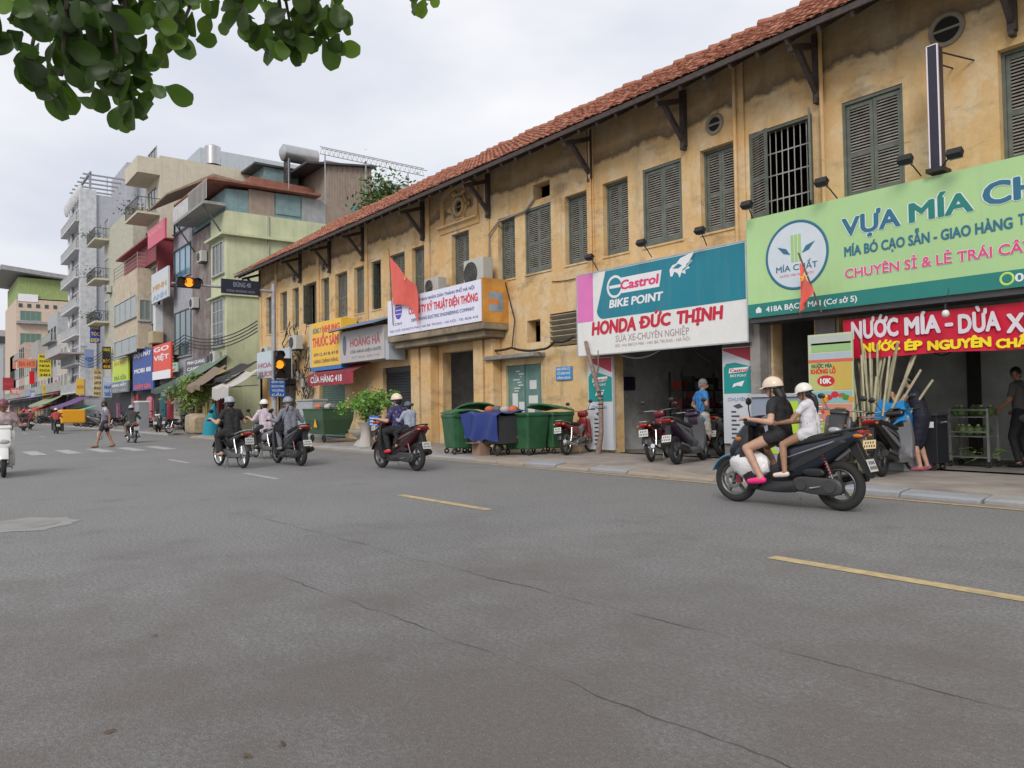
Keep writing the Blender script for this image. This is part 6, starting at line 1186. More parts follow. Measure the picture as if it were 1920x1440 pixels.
def scooter():
    o = thing('motor_scooter', 'scooter', 'motorbike'); wheel(o, .645, .28, .047, 'alloy', True); wheel(o, -.645, .28, .052, 'alloy')
    bp(o, 'front_fender', arc(.645, .28, .325, 18, 160, .075), MATS['fender_paint'] if 'fender_paint' in MATS else PT1)
    for s_ in (-1, 1): bp(o, 'fork_leg', MB().tube([(.645, s_*.075, .28), (.53, s_*.075, .62)], .02, 8), BKM)
    bp(o, 'front_cowl', pillow(sm([(.40, .55), (.53, .50), (.68, .58), (.66, .68), (.56, .84), (.45, .97), (.36, .99), (.34, .82)]), .135, .62), PT1)
    bp(o, 'leg_shield', pillow(sm([(.24, .20), (.38, .22), (.46, .36), (.50, .60), (.42, .92), (.34, .94), (.37, .62), (.32, .38), (.24, .31)]), .20, .9, e=.8), PT2)
    bp(o, 'side_fin', pillow(sm([(.34, .40), (.52, .46), (.60, .60), (.48, .72), (.38, .66)]), .165, .8), PT1)
    bp(o, 'headlight', MB().ell((.63, 0, .70), .05, .105, .06, 16, 10, Matrix.Rotation(rad(35), 3, 'Y')), CLR)
    for s_ in (-1, 1): bp(o, 'turn_signal', MB().ell((.53, s_*.125, .78), .05, .02, .03, 10, 8), ORG)
    bp(o, 'floorboard', pillow(sm([(-.28, .17), (.32, .17), (.40, .24), (.32, .32), (.02, .30), (-.20, .33)]), .155, .9), PT2)
    bp(o, 'centre_tunnel', pillow(sm([(-.25, .28), (.34, .28), (.36, .42), (.12, .47), (-.02, .56), (-.2, .6)]), .085, .8), PT2)
    bp(o, 'body_panel', pillow(sm([(-.22, .33), (-.02, .35), (.06, .52), (.0, .68), (-.3, .74), (-.62, .82), (-.90, .90), (-.93, .85), (-.78, .70), (-.52, .50)]), .150, .6), PT1)
    bp(o, 'body_trim', pillow([(-.10, .40), (-.02, .42), (-.25, .58), (-.75, .80), (-.80, .78), (-.45, .58)], .158, .9), PT2, False)
    bp(o, 'seat', pillow(sm([(.06, .67), (.05, .74), (-.10, .785), (-.30, .80), (-.42, .85), (-.62, .885), (-.74, .88), (-.74, .83), (-.4, .75)]), .135, .72), SEAT)
    bp(o, 'grab_rail', MB().tube([(-.55, .13, .85), (-.78, .14, .90), (-.93, .08, .93), (-.93, -.08, .93), (-.78, -.14, .90), (-.55, -.13, .85)], .014, 8), PT2)
    bp(o, 'tail_light', pillow(sm([(-.86, .80), (-.95, .86), (-.96, .90), (-.86, .90)]), .09, .7), TAIL)
    for s_ in (-1, 1): bp(o, 'turn_signal', MB().ell((-.90, s_*.12, .84), .06, .018, .022, 10, 8), ORG)
    bp(o, 'rear_mudguard', pillow([(-.76, .74), (-.86, .78), (-1.02, .42), (-1.0, .38), (-.95, .42), (-.84, .60)], .055, .9), black, False); plate_on(o, (-1.0, 0, .52), (.36, 0, .93))
    bp(o, 'transmission', pillow(sm([(-.74, .20), (-.62, .17), (-.24, .19), (-.14, .28), (-.2, .38), (-.55, .37), (-.72, .36)]), .055, .8, .11), M('engine_grey', (.07, .07, .072), .5, .5)); bp(o, 'engine', MB().box(-.38, -.08, -.1, .06, .2, .38), MATS['engine_grey'], False)
    for cx_, r_ in ((-.60, .075), (-.27, .065)): bp(o, 'case_cover', MB().cyl((cx_, .16, .275), (cx_, .178, .275), r_, r_*.9, 20), MATS['engine_grey'])
    bp(o, 'air_box', pillow(sm([(-.56, .38), (-.30, .38), (-.28, .46), (-.52, .48)]), .04, .8, .13), black)
    for s_ in (-1, 1): bp(o, 'side_stripe', MB().tube([(-.05, s_*.152, .56), (-.3, s_*.158, .65), (-.6, s_*.15, .755), (-.84, s_*.12, .86)], [.004, .009, .009, .004], 6), P('stripe_silver', (.22, .22, .25), .3))
    bp(o, 'kick_starter', MB().tube([(-.5, .165, .27), (-.4, .18, .25), (-.38, .2, .25)], .012, 6), BKM)
    m = bp(o, 'exhaust', MB().tube([(-.15, -.12, .24), (-.3, -.15, .24), (-.42, -.155, .28), (-.88, -.165, .38)], [.018, .025, .055, .055], 12), M('exhaust_black', (.03, .03, .03), .4, .4)); bp(o, 'heat_guard', pillow([(-.45, .30), (-.8, .38), (-.8, .43), (-.45, .35)], .01, .9, -.22), ALU, par=m)
    bp(o, 'shock_absorber', MB().tube([(-.63, .13, .34), (-.50, .125, .66)], .014, 8), BKM); s_ = MB()
    for k in range(7): t = .25+.1*k; s_.torus((-.63+.13*t, .1275, .34+.32*t), .022, .006, 'z', 14, 5)
    bp(o, 'shock_spring', s_, SPR)
    bp(o, 'side_stand', MB().tube([(-.12, .13, .2), (-.26, .17, .12)], .012, 6), BKM)
    bp(o, 'handlebar_cover', pillow(sm([(.26, .93), (.36, .92), (.48, .96), (.44, 1.03), (.30, 1.04)]), .14, .7), PT1); bars(o, .36, 1.0); mirrors(o, .32, 1.03); bp(o, 'dashboard', MB().obox((.33, 0, 1.045), (.05, 0, -.01), (0, .08, 0), (.002, 0, .008)), glassd, False)
    return o
def underbone():
    o = thing('motorbike', 'bike', 'motorbike'); wheel(o, .62, .29, .035, 'wire'); wheel(o, -.62, .29, .038, 'wire')
    bp(o, 'front_fender', arc(.62, .29, .325, 25, 165, .055), PT1)
    for s_ in (-1, 1): bp(o, 'fork_leg', MB().tube([(.62, s_*.07, .29), (.44, s_*.07, .80)], .02, 8), BKM); bp(o, 'leg_shield', pillow(sm([(.28, .30), (.40, .34), (.48, .55), (.46, .78), (.38, .86), (.36, .60)]), .02, .85, s_*.15), PT1)
    bp(o, 'front_cowl', pillow(sm([(.36, .60), (.48, .58), (.50, .78), (.42, .90), (.34, .88)]), .10, .7), PT1)
    bp(o, 'frame_cover', pillow(sm([(-.12, .42), (.10, .42), (.38, .62), (.40, .74), (.30, .70), (.05, .54), (-.10, .58)]), .055, .8), PT2)
    bp(o, 'side_panel', pillow(sm([(-.10, .46), (.02, .50), (-.02, .62), (-.4, .72), (-.85, .80), (-.88, .75), (-.55, .62), (-.3, .48)]), .115, .7), PT1)
    bp(o, 'seat', pillow(sm([(.06, .66), (.02, .735), (-.15, .765), (-.4, .775), (-.68, .80), (-.70, .76), (-.3, .69)]), .125, .75), SEAT); bp(o, 'grab_rail', MB().tube([(-.5, .13, .74), (-.78, .135, .80), (-.88, .07, .83), (-.88, -.07, .83), (-.78, -.135, .80), (-.5, -.13, .74)], .013, 8), CHR)
    bp(o, 'tail_light', pillow(sm([(-.82, .70), (-.93, .74), (-.93, .79), (-.82, .79)]), .075, .75), TAIL)
    for s_ in (-1, 1): bp(o, 'turn_signal', MB().ell((-.86, s_*.12, .74), .035, .03, .025, 10, 8), ORG)
    bp(o, 'rear_mudguard', arc(-.62, .29, .36, 60, 165, .065), black); plate_on(o, (-.955, 0, .60), (.2, 0, .98))
    bp(o, 'engine', pillow(sm([(-.2, .20), (.06, .20), (.12, .30), (.30, .32), (.32, .40), (.10, .40), (-.15, .38)]), .10, .85), M('engine_alloy', (.2, .2, .2), .5, .7)); bp(o, 'chain_case', pillow(sm([(-.70, .24), (-.15, .22), (-.12, .32), (-.70, .35)]), .02, .9, .09), MATS['engine_alloy'])
    m = bp(o, 'exhaust', MB().tube([(.22, -.06, .30), (.15, -.1, .2), (-.3, -.14, .2), (-.45, -.15, .23), (-.95, -.16, .33)], [.016, .018, .022, .042, .045], 12), CHR)
    for s_ in (-1, 1): bp(o, 'shock_absorber', MB().tube([(-.60, s_*.13, .33), (-.52, s_*.13, .50), (-.48, s_*.13, .64)], [.016, .03, .022], 8), CHR)
    for s_ in (-1, 1): bp(o, 'foot_peg', MB().cyl((.05, s_*.1, .26), (.05, s_*.25, .26), .016, n=8), rubber)
    bp(o, 'kick_stand', MB().tube([(-.08, .1, .2), (-.16, .22, .02)], .012, 6), BKM); bp(o, 'centre_stand', MB().tube([(-.1, -.12, .2), (-.2, -.14, .02), (-.2, .14, .02), (-.1, .12, .2)], .012, 6), BKM)
    bp(o, 'headlight_cowl', pillow(sm([(.34, .90), (.48, .88), (.54, .96), (.46, 1.05), (.34, 1.05)]), .12, .65), PT1); bp(o, 'headlight', MB().ell((.52, 0, .965), .035, .085, .055, 14, 8), CLR); bars(o, .36, 1.03); mirrors(o, .34, 1.05)
    return o
FEND = P('fender_paint', '#4e7c94', .25)
SC0 = scooter(); UB0 = underbone(); USED = set()
def bike(kind, label, x, y, head, paint=None, paint2=None, lean=0., scale=1., fend=None, plate=None, group='motorbikes', z=0., spring=None):
    src = SC0 if kind == 's' else UB0; rc = {}
    if paint: rc['bike_paint'] = paint
    if paint2: rc['bike_paint_two'] = paint2
    rc['fender_paint'] = fend or paint or PT1
    if plate: rc['plate_white'] = plate
    if spring: rc['spring_red'] = spring
    o = copy_tree(src, None, rc); o.location = (x, y, z); o.rotation_euler = (lean, 0, head); o.scale = (scale,)*3; o['label'] = label; o['group'] = group; o['category'] = 'motorbike'; return o
def drop_tree(o):
    for c in list(o.children): drop_tree(c)
    bpy.data.objects.remove(o)
maroon_p = P('paint_maroon', (.20, .015, .025), .25); red_p = P('paint_red', (.20, .018, .02), .25); grey_p = P('paint_grey', (.18, .18, .19), .3); white_p = P('paint_white', (.62, .62, .60), .25); blue_p = P('paint_darkblue', (.02, .03, .07), .25); purple_p = P('paint_purple', (.03, .015, .035), .25); silver_p = M('paint_silver', (.3, .3, .31), .3, .6); plate_y = P('plate_yellow', '#d0b888', .5)
HX = rad(180)      # heading down the street, away to the left
B1 = bike('s', 'dark blue scooter carrying a woman and a girl across the foreground', -5.52, 8.52, rad(185.2), P('paint_midnight', (.010, .013, .022), .2, spec=.6), None, 0, 1.06, FEND, group='motorbikes on the road')
B2 = bike('s', 'dark red and black scooter ridden by the person in the purple shirt', -14.25, 7.95, rad(184), P('paint_darkred', (.06, .01, .015), .25), None, 0, 1.02, group='motorbikes on the road')
B3 = bike('s', 'dark scooter ridden by the person in the grey hooded jacket', -17.5, 6.85, rad(182), P('paint_char', (.02, .022, .035), .25), None, 0, 1.02, group='motorbikes on the road')
B5 = bike('u', 'black motorbike ridden by the man in the black shirt', -17.85, 5.62, rad(186), P('paint_black', (.012, .012, .013), .3), None, 0, 1.02, group='motorbikes on the road')
B4 = bike('u', 'grey motorbike ridden by the person in the white striped shirt', -20.2, 7.25, rad(183), grey_p, None, 0, 1.02, group='motorbikes on the road')
BL = bike('s', 'white scooter coming towards the camera at the left edge', -19.35, 1.38, rad(-3), white_p, white_p, 0, 1.02, white_p, group='motorbikes on the road')
def gb_(px, py, z=SWZ): return G(px, py, z)
# parked: workshop and pavement
W1 = bike('u', 'red and silver motorbike parked next to the green bins', -13.9, 12.75, rad(110), red_p, silver_p, rad(-6), 1.0, group='parked motorbikes', z=SWZ)
W2 = bike('u', 'dark red motorbike parked at the mouth of the workshop, left one', -11.05, 12.45, rad(116), P('paint_wine', (.13, .012, .025), .25), None, rad(-6), 1.0, group='parked motorbikes', z=SWZ)
W3 = bike('s', 'purple-black scooter parked at the mouth of the workshop, right one', -10.1, 12.3, rad(106), purple_p, P('panel_dim', (.085, .085, .09), .4), rad(-6), 1.0, group='parked motorbikes', z=SWZ)
W4 = bike('s', 'black scooter with a yellow number plate parked by the sugarcane', -6.08, 12.5, rad(98), P('paint_black2', (.014, .014, .015), .25), grey_p, rad(-6), 1.0, plate=plate_y, group='parked motorbikes', z=SWZ)
W5 = bike('s', 'grey and black scooter parked between the riders and the sugarcane', -6.95, 12.35, rad(-72), P('paint_graphite', (.03, .03, .034), .3), P('panel_dark', (.07, .07, .075), .4), rad(-5), 1.02, group='parked motorbikes', z=SWZ)
W6 = bike('u', 'motorbike half hidden by the little potted tree', -20.6, 11.6, rad(95), red_p, None, rad(-6), group='parked motorbikes', z=SWZ)
W7 = bike('s', 'dark motorbike inside the workshop behind the man in blue', -10.7, 14.6, rad(100), grey_p, None, rad(-6), group='parked motorbikes', z=SWZ)
FAR = [(297, 10.9, 's', 160, white_p, 'white and pink scooter parked past the lane'), (335, 10.9, 'u', 120, None, 'black motorbike parked beside the tan bale'), (283, 11.6, 'u', 100, grey_p, 'grey motorbike parked beside the street cabinet'), (222, 11.2, 'u', 110, None, 'black motorbike parked behind the walking man'), (188, 11.3, 's', 80, silver_p, 'silver scooter parked left of the walking man'), (178, 11.3, 's', 85, None, 'black scooter in the far row, second left of the walking man'), (168, 11.2, 'u', 95, blue_p, 'dark blue motorbike in the far parked row'), (160, 11.2, 's', 80, grey_p, 'grey scooter at the end of the far parked row'), (88, 11.0, 's', 90, None, 'black scooter parked far down the street by the stall'), (80, 11.0, 'u', 90, grey_p, 'grey motorbike parked far down the street by the stall')]
for px, Y, k, hd, pc, lab in FAR: bike(k, lab, W(px, 790, Y).x, Y, rad(hd), pc, None, rad(-5), group='parked motorbikes', z=SWZ)
R1f = bike('u', 'dark motorbike with a rider beyond the walking man', -35.2, 7.0, HX, None, None, 0, group='motorbikes on the road'); p = G(105, 813); R2f = bike('s', 'scooter with a rider in red far down the road', p.x, p.y, HX, None, None, 0, group='motorbikes on the road'); p = G(44, 808); R3f = bike('s', 'scooter with a red tail far down the road at the left', p.x, p.y, HX, red_p, None, 0, group='motorbikes on the road'); p = G(28, 806); R4f = bike('s', 'far scooter at the left edge of the street', p.x, p.y+1, HX, red_p, None, 0, group='motorbikes on the road')
drop_tree(SC0); drop_tree(UB0)
# shopping bag on the footboard of the front scooter
bg = thing('plastic_bag', 'white plastic bag full of shopping hung at the knees of the riding woman', 'bag', (0, 0, 0)); mb = MB(); mb.ell((0, 0, 0), .27, .15, .19, 22, 16); rr = random.Random(2); mb.v = [tuple(Vector(v)*(1+.16*mnoise.noise(Vector(v)*9)+.05*mnoise.noise(Vector(v)*25))) for v in mb.v]
mb.build('bag', P('bag_film', '#d8d6d8', .35, bump=.5, bscale=22), bg, True, wld=False); MB().tube([(-.02, .02, .12), (.02, .02, .2), (.06, 0, .25)], [.05, .02, .012], 8).build('handles', P('bag_film', '#cfc4cc', .35), bg, True, wld=False)
mw = Matrix.Translation((-5.52, 8.52, 0)) @ Matrix.Rotation(rad(185.2), 4, 'Z'); bg.location = mw @ Vector((.42, .09, .50)); bg.rotation_euler = (0, 0, rad(185.2))
# ================================================================ people: one continuous skinned body each, clothes over it
DEFER = []
def remesh(mb, vox, it=5, fac=.5):
    me = mb.mesh('figure', flip=False); DEFER.append((me, vox, it, fac)); return me
def finish():       # grow every skin and garment at once: overlapping limbs fuse into one smooth surface
    todo = []
    for o in list(bpy.data.objects):
        for me, vox, it, fac in DEFER:
            if o.type == 'MESH' and o.data == me:
                r = o.modifiers.new('r', 'REMESH'); r.mode = 'VOXEL'; r.voxel_size = vox; r.use_smooth_shade = True
                s_ = o.modifiers.new('s', 'SMOOTH'); s_.factor = fac; s_.iterations = it; todo.append(o)
    dg = bpy.context.evaluated_depsgraph_get(); new = [(o, bpy.data.meshes.new_from_object(o.evaluated_get(dg))) for o in todo]
    for o, m in new:
        o.modifiers.clear(); o.data = m
        if o.name.split('.')[0] in ('shirt', 'trousers', 'shorts', 'skirt'):      # creases in the cloth
            ns = [v.normal.copy() for v in m.vertices]
            for v, nv_ in zip(m.vertices, ns): c = v.co.copy(); v.co = c+nv_*(.009*mnoise.noise(Vector((c.x*9, c.y*9, c.z*16)))+.004*mnoise.noise(c*31))
def ik(a, b, l1, l2, pole):
    a, b, pole = Vector(a), Vector(b), Vector(pole); d = b-a; L = min(d.length, (l1+l2)*.995); dn = d.normalized(); x = (l1*l1-l2*l2+L*L)/(2*L); h = math.sqrt(max(l1*l1-x*x, 1e-6)); p = pole-dn*pole.dot(dn); return a+dn*x+p.normalized()*h
SKIN = [M('skin_light', (.46, .27, .19), .55, var=.1, scale=9), M('skin_tan', (.33, .18, .11), .55, var=.1, scale=9), M('skin_pale', (.52, .33, .25), .55, var=.08, scale=9)]
HAIR = M('hair_black', (.012, .010, .010), .45, var=.3, scale=30); HAIRG = M('hair_grey', (.17, .165, .16), .6, var=.3, scale=30)
def hand(mb, w, d, pn, s, mode, side, bar=Vector((0, 1, 0))):
    # w wrist, d pointing direction of the forearm, pn palm normal
    d = d.normalized(); lat = d.cross(pn).normalized()
    if mode == 'grip':
        c = w+d*.065*s; mb.capsule(w, .025*s, c+pn*.0, .028*s); b = bar.normalized()
        for k in range(4):
            o_ = c+b*((k-1.5)*.02*s)+d*.012*s; up = Vector((0, 0, 1)); fw = (d-up*d.dot(up)).normalized(); L = (.95, 1.05, 1.0, .85)[k]
            p1 = o_+fw*.034*s*L+up*.012*s; p2 = p1+fw*.006*s-up*.028*s*L; p3 = p2-fw*.024*s*L-up*.008*s
            mb.capsule(o_, .0105*s, p1, .010*s, 8, 3); mb.capsule(p1, .010*s, p2, .009*s, 8, 3); mb.capsule(p2, .009*s, p3, .008*s, 8, 3)
        t0 = w+d*.02*s-b*.02*s*side; t1 = t0-b*.018*s*side+d*.03*s-Vector((0, 0, .018*s)); mb.capsule(t0, .013*s, t1, .011*s, 8, 3); mb.capsule(t1, .011*s, t1+d*.028*s-Vector((0, 0, .006*s)), .009*s, 8, 3)
    else:
        c = w+d*.075*s; 
        for k in (-1, 0, 1): mb.capsule(w+lat*.012*k*s, .019*s, c+lat*.019*k*s, .0165*s)
        for k in range(4):
            L = (.062, .075, .072, .056)[k]*s; o_ = c+lat*((k-1.5)*.0205*s); p1 = o_+d*L*.48+pn*.006*s; p2 = p1+d*L*.34+pn*.016*s; p3 = p2+d*L*.2+pn*.02*s
            mb.capsule(o_, .0105*s, p1, .0095*s, 8, 3); mb.capsule(p1, .0095*s, p2, .009*s, 8, 3); mb.capsule(p2, .009*s, p3, .0075*s, 8, 3)
        t0 = w+d*.02*s-lat*.024*s; t1 = t0-lat*.028*s+d*.028*s+pn*.008*s; mb.capsule(t0, .014*s, t1, .011*s, 8, 3); mb.capsule(t1, .011*s, t1+d*.03*s+pn*.006*s, .009*s, 8, 3)
def person(label, J, s, root_loc, rz, skin=0, shirt=None, sleeve=.55, pants=None, leg=1.0, skirt=None, helmet=None, hair='short', hairm=None, mask=None, shoes=None, hoodie=False, vox=.012, handm='relax', group=None, scale=1., shirt_low=.0, brim=True, root=None, face=True, glove=None, lying=False):
    """J: joints in local space (x forward): hip, chest, neck, head, hd (look), ls rs le re lw rw lk rk la ra lt rt, lat (sideways)"""
    o = thing('person', label, 'person', root_loc, rz, group); o.scale = (scale,)*3
    V = {k: Vector(v) for k, v in J.items()}; lat = V['lat'].normalized(); hip, ch, nk, hd = V['hip'], V['chest'], V['neck'], V['head']; look = V['look'].normalized()
    up = (hd-nk).normalized(); rgt = look.cross(Vector((0, 0, 1))).normalized(); hup = rgt.cross(look).normalized()
    lh, rh = hip+lat*.085*s, hip-lat*.085*s
    # body
    b = MB(); tors = [(hip+lat*.05*s, .105*s, ch+lat*.07*s, .095*s), (hip-lat*.05*s, .105*s, ch-lat*.07*s, .095*s), (ch-lat*.09*s, .075*s, ch+lat*.09*s, .075*s), (V['ls']-lat*.03*s, .055*s, V['rs']+lat*.03*s, .055*s), (ch, .1*s, nk-(nk-ch)*.3, .075*s)]
    for t in tors: b.capsule(*t)
    b.capsule(nk-(hd-nk)*.25, .052*s, hd-up*.05*s, .046*s)
    b.ell(hd+hup*.02*s, .088*s, .078*s, .105*s, 18, 12, Matrix((look, -rgt, hup)).transposed()); b.capsule(hd-hup*.06*s+look*.035*s, .045*s, hd-hup*.02*s+look*.02*s, .06*s)
    if face:
        b.capsule(hd+look*.088*s+hup*.005*s, .010*s, hd+look*.106*s-hup*.022*s, .014*s, 8, 3)
        for q in (-1, 1): b.ell(hd+rgt*q*.078*s-look*.005*s-hup*.005*s, .02*s, .010*s, .03*s, 8, 6, Matrix((look, -rgt, hup)).transposed())
        b.capsule(hd+look*.088*s-hup*.052*s-rgt*.018*s, .009*s, hd+look*.088*s-hup*.052*s+rgt*.018*s, .009*s, 8, 3)
    for q, S_, E_, W_ in ((1, 'ls', 'le', 'lw'), (-1, 'rs', 're', 'rw')):
        b.capsule(V[S_], .054*s, V[E_], .040*s); b.capsule(V[E_], .041*s, V[W_]-(V[W_]-V[E_])*.1, .028*s); b.capsule(V[E_]+(V[W_]-V[E_])*.1, .041*s, V[E_]+(V[W_]-V[E_])*.35, .038*s)
        d = V[W_]-V[E_]; hand(b, V[W_], d, Vector(V.get('palm', (0, 0, -1))) if handm != 'relax' else (lat*-q), s, handm, q)
    for H_, K_, A_, T_ in ((lh, 'lk', 'la', 'lt'), (rh, 'rk', 'ra', 'rt')):
        b.capsule(H_, .090*s, V[K_], .056*s); b.capsule(V[K_], .057*s, V[A_], .037*s); b.capsule(V[K_]+(V[A_]-V[K_])*.18, .055*s, V[K_]+(V[A_]-V[K_])*.42, .054*s); b.capsule(V[A_], .040*s, V[A_].lerp(V[T_], .15)-Vector((0, 0, .03*s)), .036*s); b.capsule(V[A_]-Vector((0, 0, .025*s)), .038*s, V[T_], .028*s)
    bo = link('body', remesh(b, vox, 3), o); bo.data.materials.append(SKIN[skin])
    def cloth(name, mb, mat, v=None, it=4): q = link(name, remesh(mb, v or vox*1.25, it), o); q.data.materials.append(mat); return q
    if shirt:
        m = MB(); g_ = .018*s
        for a, r0, c, r1 in tors: m.capsule(a, r0+g_, c, r1+g_)
        if shirt_low: m.capsule(hip+lat*.055*s, (.115+shirt_low*.1)*s, hip+lat*.06*s-Vector((0, 0, shirt_low*s)), (.115+shirt_low*.15)*s); m.capsule(hip-lat*.055*s, (.115+shirt_low*.1)*s, hip-lat*.06*s-Vector((0, 0, shirt_low*s)), (.115+shirt_low*.15)*s)
        for S_, E_, W_ in (('ls', 'le', 'lw'), ('rs', 're', 'rw')):
            m.capsule(V[S_], .064*s, V[S_].lerp(V[E_], min(1, sleeve)), (.062-.008*sleeve)*s)
            if sleeve > 1: m.capsule(V[E_], .056*s, V[E_].lerp(V[W_], sleeve-1), .044*s)
        if hoodie: m.capsule(nk, .085*s, nk-look*.03*s+Vector((0, 0, -.02)), .1*s)
        cloth('shirt', m, shirt)
    if pants:
        m = MB(); m.capsule(lh, .112*s, rh, .112*s); m.capsule(hip+lat*.05*s, .118*s, hip.lerp(ch, .25)+lat*.05*s, .115*s); m.capsule(hip-lat*.05*s, .118*s, hip.lerp(ch, .25)-lat*.05*s, .115*s)
        for H_, K_, A_ in ((lh, 'lk', 'la'), (rh, 'rk', 'ra')):
            m.capsule(H_, .108*s, H_.lerp(V[K_], min(1, leg)), (.108-.032*min(1, leg))*s)
            if leg > 1: m.capsule(V[K_], .074*s, V[K_].lerp(V[A_], leg-1), .058*s)
        cloth('trousers' if leg > 1.3 else 'shorts', m, pants)
    if skirt:
        m = MB(); kz = (V['lk']+V['rk'])/2; m.capsule(lh, .12*s, V['lk'].lerp(kz, .3), .115*s); m.capsule(rh, .12*s, V['rk'].lerp(kz, .3), .115*s); m.capsule(hip, .13*s, kz+Vector((0, 0, -.02)), .13*s); cloth('skirt', m, skirt)
    R3 = Matrix((look, -rgt, hup)).transposed()
    hm = hairm or HAIR
    if hair != 'none':
        m = MB(); m.ell(hd+hup*.035*s-look*.014*s, .098*s, .088*s, .098*s, 18, 12, R3); m.ell(hd-hup*.02*s-look*.045*s, .062*s, .078*s, .085*s, 14, 10, R3)
        if hair == 'pony': m.tube([hd-look*.07*s-hup*.03*s, hd-look*.12*s-hup*.09*s, hd-look*.13*s-hup*.2*s, hd-look*.11*s-hup*.36*s], [.04*s, .045*s, .04*s, .012*s], 8)
        if hair == 'long': m.tube([hd-look*.05*s-hup*.02*s, hd-look*.09*s-hup*.12*s, hd-look*.1*s-hup*.24*s], [.075*s, .07*s, .04*s], 10)
        if hair == 'bun': m.ell(hd-look*.09*s+hup*.09*s, .05*s, .05*s, .045*s, 10, 8)
        q = remesh(m, vox, 2); ho = link('hair', q, o); q.materials.append(hm)
    if face:
        for q in (-1, 1): MB().ell(hd+look*.083*s+rgt*q*.032*s+hup*.012*s, .009*s, .014*s, .008*s, 8, 6, R3).build('eye', P('eye_dark', (.015, .012, .012), .3), o, True, wld=False); MB().ell(hd+look*.085*s+rgt*q*.034*s+hup*.036*s, .008*s, .02*s, .005*s, 8, 6, R3).build('eyebrow', HAIR, o, True, wld=False)
        if not mask: MB().ell(hd+look*.094*s-hup*.052*s, .006*s, .022*s, .006*s, 10, 6, R3).build('mouth', M('lip', (.3, .1, .09), .5), o, True, wld=False)
    if mask: MB().ell(hd+look*.04*s-hup*.045*s, .072*s, .068*s, .056*s, 14, 10, R3).build('face_mask', mask, o, True, wld=False)
    if helmet:
        m = MB(); rs = []
        for i in range(9):
            t = rad(-12+102*i/8); ring = []
            for j in range(24):
                a = 2*math.pi*j/24; p = Vector((.128*math.cos(t)*math.cos(a)*(1.06 if math.cos(a) < 0 else 1.0), .108*math.cos(t)*math.sin(a), .125*math.sin(t))); ring.append(hd+hup*.035*s+(R3 @ p)*s)
            rs.append(ring)
        m.rings(rs); ho = m.build('helmet', helmet, o, True, wld=False)
        if brim:
            m = MB(); c0 = hd+hup*.02*s; rs = [[c0+(R3 @ Vector((r*math.cos(a)*1.02, .108*(r/.128)*math.sin(a)*.98, z)))*s for a in [rad(-62+124*i/14) for i in range(15)]] for r, z in ((.122, .012), (.185, -.008), (.184, -.014), (.121, .002))]; m.rings(rs, closed=False, caps=False); m.build('brim', helmet, ho, True, wld=False)
        m = MB(); m.rings([[hd+hup*.012*s+(R3 @ Vector((r*math.cos(a)*(1.06 if math.cos(a) < 0 else 1), r*.85*math.sin(a), z)))*s for a in [2*math.pi*j/24 for j in range(24)]] for r, z in ((.131, -.008), (.132, .006), (.127, .012))], caps=False); m.build('rim_band', black, ho, True, wld=False)
        MB().tube([hd+rgt*.088*s+hup*.02*s, hd+rgt*.078*s-hup*.06*s+look*.02*s, hd-hup*.105*s+look*.045*s, hd-rgt*.078*s-hup*.06*s+look*.02*s, hd-rgt*.088*s+hup*.02*s], .007*s, 6).build('chin_strap', black, ho, True, wld=False)
    if shoes:
        for A_, T_ in (('la', 'lt'), ('ra', 'rt')):
            m = MB(); a = V[A_]-Vector((0, 0, .035*s)); t = V[T_]; d = (t-a).normalized(); m.capsule(a-d*.03*s, .042*s, a+d*.05*s, .045*s); m.capsule(a+d*.03*s, .044*s, t, .036*s); q = remesh(m, vox, 3); so_ = link('shoe', q, o); q.materials.append(shoes)
    return o
def ride(s, hipx=-.12, hipz=.85, lean=.10, hand_=(.26, .37, 1.02), foot=(.17, .13, .34), look=(1, 0, -.12), knee_out=.08, headtilt=0.):
    hip = Vector((hipx, 0, hipz)); ch = hip+Vector((lean*.8, 0, .32))*s; nk = hip+Vector((lean*1.05, 0, .46))*s; hd = nk+Vector((.045, 0, .128))*s; ls, rs = nk+Vector((-.02, .165*s, -.06*s)), nk+Vector((-.02, -.165*s, -.06*s))
    J = dict(hip=hip, chest=ch, neck=nk, head=hd, look=look, lat=(0, 1, 0), ls=ls, rs=rs, palm=(0, 0, -1))
    for q, sh, n in ((1, ls, 'l'), (-1, rs, 'r')):
        hw_ = Vector((hand_[0]-.075*s, hand_[1]*q*.98, hand_[2]+.035)); J[n+'w'] = hw_; J[n+'e'] = ik(sh, hw_, .275*s, .245*s, (-.25, .45*q, -.8))
        an = Vector((foot[0], foot[1]*q, foot[2]+.075*s)); h_ = hip+Vector((0, .085*q*s, 0)); J[n+'a'] = an; J[n+'k'] = ik(h_, an, .42*s, .41*s, (1, knee_out*q, .55)); J[n+'t'] = an+Vector((.15*s, .012*q, -.055*s))
    return J
def on_bike(b, **k): return dict(root_loc=tuple(b.location), rz=b.rotation_euler.z, **k)
GR = 'people riding motorbikes'
blk = M('cloth_black', (.014, .014, .016), .8, var=.3, scale=8); helm_cream = P('helmet_cream', '#d8c4b0', .3); helm_white = P('helmet_white', '#d8d6cc', .3); helm_grey = P('helmet_grey', '#9aa0a8', .3)
pinksh = P('sandal_pink', '#e02878', .5); whsh = P('sandal_white', '#d8c8c0', .5)
